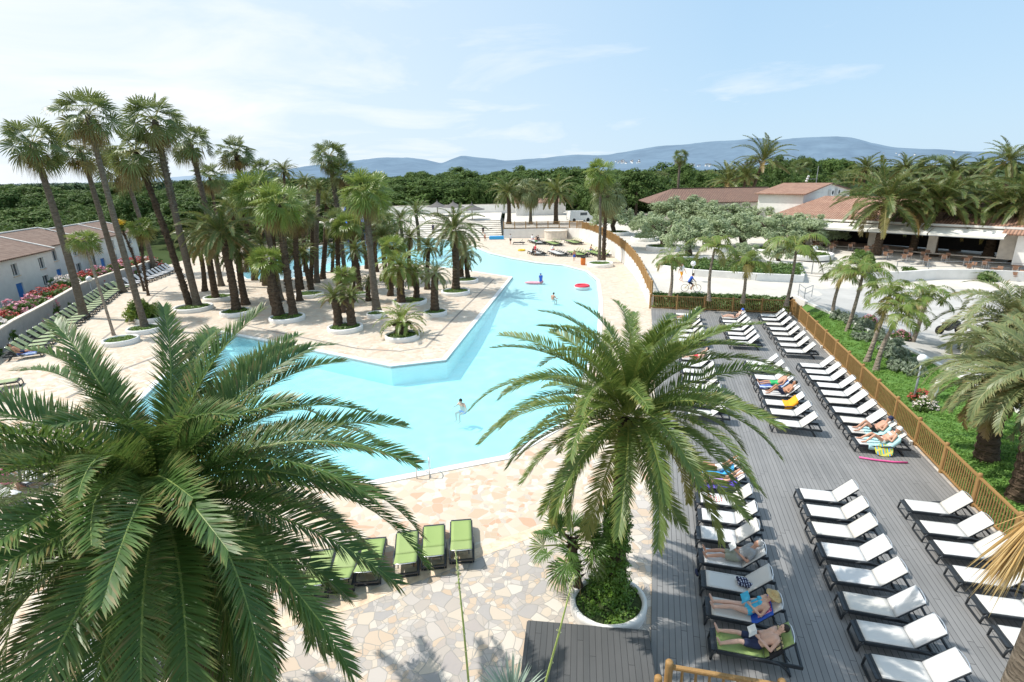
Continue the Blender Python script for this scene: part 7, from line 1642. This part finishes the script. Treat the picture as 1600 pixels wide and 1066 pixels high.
# railings, low terrace wall, plants before the restaurant
root = empty('terrace_wall', GU(1345, 440), 0, 'low pale wall edging the restaurant terrace above the road', 'wall'); o0 = GU(1345, 440); b = MB(); pts_ = [GU(1318, 436), GU(1345, 441), GU(1400, 440), GU(1460, 436), GU(1520, 436), GU(1600, 440)]
for a, c_ in zip(pts_[:-1], pts_[1:]): b.bar(a - o0 + [0, 0, .45], c_ - o0 + [0, 0, .45], .3, 1.0)
b.obj('wall', M['render_white'], root)
root = empty('terrace_railing', GU(1345, 430), 0, 'thin dark railing along the restaurant terrace', 'railing'); o0 = GU(1345, 430); b = MB(); pts_ = [GU(1400, 424), GU(1450, 424), GU(1520, 424), GU(1600, 428)]
for a, c_ in zip(pts_[:-1], pts_[1:]):
    for z in (.5, 1.0): b.bar(a - o0 + [0, 0, z], c_ - o0 + [0, 0, z], .04)
for a in pts_: b.bar(a - o0, a - o0 + [0, 0, 1.02], .05)
b.obj('rails', M['grey_metal'], root)
root = empty('step_railing', GU(1262, 462), 0, 'grey tubular handrail beside the lawn corner', 'railing'); o0 = GU(1262, 462); b = MB(); pts_ = [GU(1247, 462), GU(1256, 470), GU(1268, 464)]
for a in pts_: b.tube([a - o0, a - o0 + [0, 0, 1.0]], .03, 6)
for a, c_ in zip(pts_[:-1], pts_[1:]):
    for z in (.55, 1.0): b.tube([a - o0 + [0, 0, z], c_ - o0 + [0, 0, z]], .025, 6)
b.obj('rails', M['grey_metal'], root)
mb = MB(); sA, sB = GU(1262, 440), GU(1312, 446)
for i in range(5):
    a = sA + np.array([.25, .97, 0]) * i * .9; c_ = sB + np.array([.25, .97, 0]) * i * .9; mb.bar(np.array([a[0], a[1], .12 + .18 * i]), np.array([c_[0], c_[1], .12 + .18 * i]), 1.0, .24)
mb.obj('garden_steps', M['walkway'])['kind'] = 'structure'
for i, (px, py, s, cr, lab) in enumerate(((1360, 425, .9, 'bush', 'green shrub at the left end of the terrace wall'), (1385, 432, .7, 'lav', 'grey tuft on the terrace wall bed'), (1420, 432, .8, 'bush', 'shrub below the thick-trunked date palm'), (1450, 434, .8, 'lav', 'grey tuft right of the shrub below the date palm'), (1345, 410, 1.1, 'bush', 'leafy shrub beside the terrace tables'), (1540, 438, .8, 'bush', 'shrub at the right end of the terrace wall'))):
    c = GU(px, py); bush('terrace_shrub', cr, c, s, lab, 'shrub', 'shrubs along the terrace')

# woods: individual stone pines, then the far canopy
def pine(x, y, h, rr, i, label, group, kind='pine'):
    root = empty('pine_tree', (x, y, 0), 0, label, 'pine', group); n = 'pine%d' % (i % 4) if kind == 'pine' else 'round%d' % (i % 3)
    if kind == 'pine':
        b = MB(); b.tube([(0, 0, -.2), (.1, .1, h * .4), (0, 0, h * .72)], [.32, .24, .18], 7)
        for k in range(4): a = k * 1.6 + i; b.tube([(0, 0, h * .6), (math.cos(a) * rr * .45, math.sin(a) * rr * .45, h * .8)], [.12, .05], 5)
        zc = h * .52; sc = (rr / 5.5, rr / 5.5, (h - zc) / 3.6)
    else:
        b = MB(); b.tube([(0, 0, -.2), (0, 0, h * .45)], [.28, .16], 7); zc = h * .12; sc = (rr / 3.8, rr / 3.8, (h - zc) / 5.2)
    b.obj('trunk', M['bark'], root); link('crown', CR[n], root, (0, 0, zc), (0, 0, i * 1.7), sc)
rng = random.Random(21); k = 0
def wood(n, pxr, Yr, hr, rr, label, group, kind='mix', mind=4.):
    global k
    done = []; tries = 0
    while len(done) < n and tries < n * 40:
        tries += 1; px = rng.uniform(*pxr); Y = rng.uniform(*Yr) if Yr[0] > 0 else 1; d = ray(px, 290); x = d[0] / d[1] * Y
        if any((x - a) ** 2 + (Y - b_) ** 2 < mind ** 2 for a, b_ in done): continue
        if 6 < x < 62 and Y < 105: continue
        if -46 < x < 10 and Y < 146: continue
        if x < -40 and x > -70 and Y < 96 and Y > 30 and False: continue
        done.append((x, Y)); kd = kind if kind != 'mix' else ('pine' if rng.random() < .72 else 'round'); h = rng.uniform(*hr) * (1 if kd == 'pine' else .8)
        pine(x, Y, h, rng.uniform(*rr) * (1 if kd == 'pine' else .7), k, label, group, kd); k += 1
wood(30, (-120, 330), (98, 150), (5.5, 10.8), (4.5, 8.5), 'dark stone pine in the near wood beyond the white houses', 'pines beyond the houses', mind=8)
wood(34, (-150, 420), (150, 330), (7.5, 11.4), (6, 12), 'stone pine in the deep wood on the left horizon', 'pines on the left horizon', 'pine', 10)
wood(30, (380, 700), (146, 190), (9.0, 11.5), (5, 7.5), 'stone pine behind the island palms', 'pines behind the island', mind=7)
wood(22, (640, 1000), (152, 190), (9.5, 13.0), (8, 12.5), 'broad stone pine behind the thatched parasols and far date palms', 'pines behind the far terrace', 'pine', 10)
wood(26, (560, 1060), (195, 330), (9.5, 14.8), (8, 14), 'tall stone pine on the middle skyline', 'pines on the middle skyline', 'pine', 14)
wood(30, (930, 1280), (112, 170), (9.8, 11.8), (5, 7.5), 'stone pine behind the old hall roof', 'pines behind the hall', mind=7)
wood(18, (1200, 1320), (170, 260), (12., 15.5), (6, 9), 'stone pine on the skyline behind the floodlight mast', 'pines behind the mast', 'pine', 9)
wood(40, (1290, 1720), (108, 210), (7.5, 10.5), (4, 6.5), 'leafy tree in the wood behind the restaurant', 'trees behind the restaurant', 'round', 6.5)
wood(26, (640, 1010), (146.5, 151), (9., 12.), (4, 6), 'low leafy tree right behind the pale boundary wall', 'low trees behind the boundary wall', 'round', 3.5)
# low trees just behind the houses
hb = []
for i in range(16):
    t = i / 15; q = HA + HD * (-10 + 62 * t) + HN * (11.5 + (i % 3) * 2.4); pine(q.x, q.y, rng.uniform(4.6, 7.5), rng.uniform(3.2, 4.6), i, 'leafy tree right behind the white houses', 'trees behind the houses', 'round')
for i in range(14):                  # bushes hiding the far bank of the pool, left of the slide
    p = G(300 + i * 22, 384 - (i % 3) * 4); pine(p[0], p[1] + 4, rng.uniform(3, 6), rng.uniform(2.4, 3.6), i, 'dense leafy tree on the far bank left of the slide', 'trees on the far bank', 'round')
# far canopy: one mass
rng2 = np.random.default_rng(5); cs = []; rs = []
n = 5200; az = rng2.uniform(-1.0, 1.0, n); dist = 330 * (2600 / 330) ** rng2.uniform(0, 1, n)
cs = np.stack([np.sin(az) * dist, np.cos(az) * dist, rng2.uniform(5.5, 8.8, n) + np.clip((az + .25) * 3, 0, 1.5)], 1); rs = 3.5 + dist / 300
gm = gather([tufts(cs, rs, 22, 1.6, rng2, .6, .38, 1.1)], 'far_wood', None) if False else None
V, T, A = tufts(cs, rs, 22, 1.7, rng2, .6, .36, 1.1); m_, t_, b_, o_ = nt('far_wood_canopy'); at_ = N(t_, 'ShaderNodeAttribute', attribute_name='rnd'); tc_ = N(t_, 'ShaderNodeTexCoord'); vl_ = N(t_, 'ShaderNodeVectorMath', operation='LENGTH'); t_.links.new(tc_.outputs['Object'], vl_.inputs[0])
cc = mixc(t_, at_.outputs['Fac'], (.03, .06, .018), (.075, .12, .035)); t_.links.new(mixc(t_, Mth(t_, 'MULTIPLY', Mth(t_, 'SUBTRACT', vl_.outputs['Value'], 300.0), 1 / 3200, True), cc, (.20, .28, .34)), b_.inputs['Base Color']); b_.inputs['Roughness'].default_value = .9  # distance haze mixed into the canopy colour
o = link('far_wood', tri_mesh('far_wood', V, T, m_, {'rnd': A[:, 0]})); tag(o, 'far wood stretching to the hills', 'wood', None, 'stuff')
# white villages on the hillside
def cottage(c, s, label, i):
    o = empty('hillside_house', c, random.uniform(0, 3), label, 'house', 'white houses on the hills'); return o
hm = MB(); hm.box((-8, -6, 0), (8, 6, 8)); hw = hm.mesh('walls', M['white_paint']); hr = MB(); hr.add([(-8.5, -6.5, 8), (8.5, -6.5, 8), (8.5, 6.5, 8), (-8.5, 6.5, 8), (-8.5, 0, 11.5), (8.5, 0, 11.5)], [(0, 1, 5, 4), (2, 3, 4, 5), (0, 4, 3), (1, 2, 5)]); hrm = hr.mesh('roof', M['tile_red'])
for i in range(46):
    if i < 26: px, py, dd = random.uniform(962, 1000), random.uniform(252, 257), 5200
    elif i < 38: px, py, dd = random.uniform(1078, 1116), random.uniform(259, 262), 4200
    else: px, py, dd = random.uniform(1360, 1540), random.uniform(238, 252), 5000
    d = ray(px, py); hor = math.hypot(d[0], d[1]); best = None
    for pts_, dist_, dep_ in RIDGES[:2]:                          # stand each house on the slope it is seen against
        az = math.atan2(d[0], d[1]); qx = [p_[0] for p_ in pts_]
        if not qx[0] < px < qx[-1]: continue
        crest = ray(px, float(np.interp(px, qx, [p_[1] for p_ in pts_]))); hc = CAM_H + crest[2] / math.hypot(crest[0], crest[1]) * dist_
        for q in range(60):
            tt_ = 1 - q / 60; r_ = dist_ - dep_ * tt_; zr = CAM_H + d[2] / hor * r_
            if hc * (1 - tt_) ** 1.35 >= zr:
                if best is None or r_ < best[0]: best = (r_, zr)
                break
    r_, zr = best or (dd, 20.); c = np.array([d[0] / hor * r_, d[1] / hor * r_, zr + 6])
    o = cottage(c, 1, 'tiny white house in the %s on the hills' % ('left hillside village' if i < 26 else 'village at the foot of the hills' if i < 38 else 'scatter of villas on the right slope'), i); o['group'] = ['left hillside village', 'village at the foot of the hills', 'villas on the right slope'][0 if i < 26 else 1 if i < 38 else 2]
    link('walls', hw, o, (0, 0, -6), (0, 0, 0), (1.0, 1, 1.6)); link('roof', hrm, o, (0, 0, 4.8 - 2), (0, 0, 0))

# ================================================================== LIGHT AND SKY
SUN_EL, SUN_TRAVEL = R(55), R(-14)          # light travels to the right and slightly towards the viewer
sv = Vector((-math.cos(SUN_TRAVEL) * math.cos(SUN_EL), -math.sin(SUN_TRAVEL) * math.cos(SUN_EL), math.sin(SUN_EL)))
sl = bpy.data.lights.new('sun', 'SUN'); sl.energy = 4.8; sl.angle = R(.53); sl.color = (1.0, .955, .88); so = bpy.data.objects.new('sun', sl); COL.objects.link(so); so.rotation_euler = sv.to_track_quat('Z', 'Y').to_euler()
w = bpy.data.worlds.new('World'); S.world = w; w.use_nodes = True; t = w.node_tree; t.nodes.clear()
out = t.nodes.new('ShaderNodeOutputWorld'); bg = t.nodes.new('ShaderNodeBackground'); t.links.new(bg.outputs[0], out.inputs[0])
sky = N(t, 'ShaderNodeTexSky', sky_type='NISHITA', sun_disc=False); sky.sun_elevation = SUN_EL; sky.sun_rotation = math.atan2(sv.x, sv.y); sky.altitude = 20; sky.air_density = 1.0; sky.dust_density = 1.6; sky.ozone_density = 1.2
tc = N(t, 'ShaderNodeTexCoord'); sp = N(t, 'ShaderNodeSeparateXYZ'); t.links.new(tc.outputs['Generated'], sp.inputs[0])
# thin high cloud: noise on a flat layer overhead, denser towards the sun side
z = Mth(t, 'MAXIMUM', sp.outputs['Z'], .02); cu = Mth(t, 'DIVIDE', sp.outputs['X'], Mth(t, 'ADD', z, .12)); cvv = Mth(t, 'DIVIDE', sp.outputs['Y'], Mth(t, 'ADD', z, .12))
cmb = N(t, 'ShaderNodeCombineXYZ'); t.links.new(Mth(t, 'MULTIPLY', cu, .8), cmb.inputs[0]); t.links.new(Mth(t, 'MULTIPLY', cvv, .8), cmb.inputs[1])
n1 = N(t, 'ShaderNodeTexNoise', i_Scale=1.1, i_Detail=9.0, i_Roughness=.58, i_Distortion=.5); t.links.new(cmb.outputs[0], n1.inputs['Vector'])
n2 = N(t, 'ShaderNodeTexNoise', i_Scale=.35, i_Detail=3.0); t.links.new(cmb.outputs[0], n2.inputs['Vector'])
left = Mth(t, 'MULTIPLY', Mth(t, 'ADD', Mth(t, 'MULTIPLY', sp.outputs['X'], -1.0), .35), .9, True)
cl = Mth(t, 'MULTIPLY', Mth(t, 'SUBTRACT', Mth(t, 'ADD', Mth(t, 'MULTIPLY', n1.outputs[0], .9), Mth(t, 'ADD', Mth(t, 'MULTIPLY', n2.outputs[0], .5), Mth(t, 'MULTIPLY', left, .28))), .80), 3.6, True)
cl = Mth(t, 'MULTIPLY', cl, .85)
hz = Mth(t, 'POWER', Mth(t, 'SUBTRACT', 1.0, Mth(t, 'MULTIPLY', z, 1.0, True)), 7.0)
skb = mixc(t, .74, sky.outputs[0], (4.1, 6.3, 8.5))
haze = mixc(t, Mth(t, 'MULTIPLY', hz, .5), skb, (6.3, 7.6, 8.4))
haze = mixc(t, Mth(t, 'MULTIPLY', left, .85), haze, (7.2, 7.8, 8.3))
col = mixc(t, cl, haze, (8.5, 8.6, 8.7))
t.links.new(col, bg.inputs[0]); bg.inputs['Strength'].default_value = .128
S.cycles.max_bounces = 8; S.cycles.transparent_max_bounces = 12; S.cycles.caustics_reflective = False; S.cycles.caustics_refractive = False
bpy.context.view_layer.update()
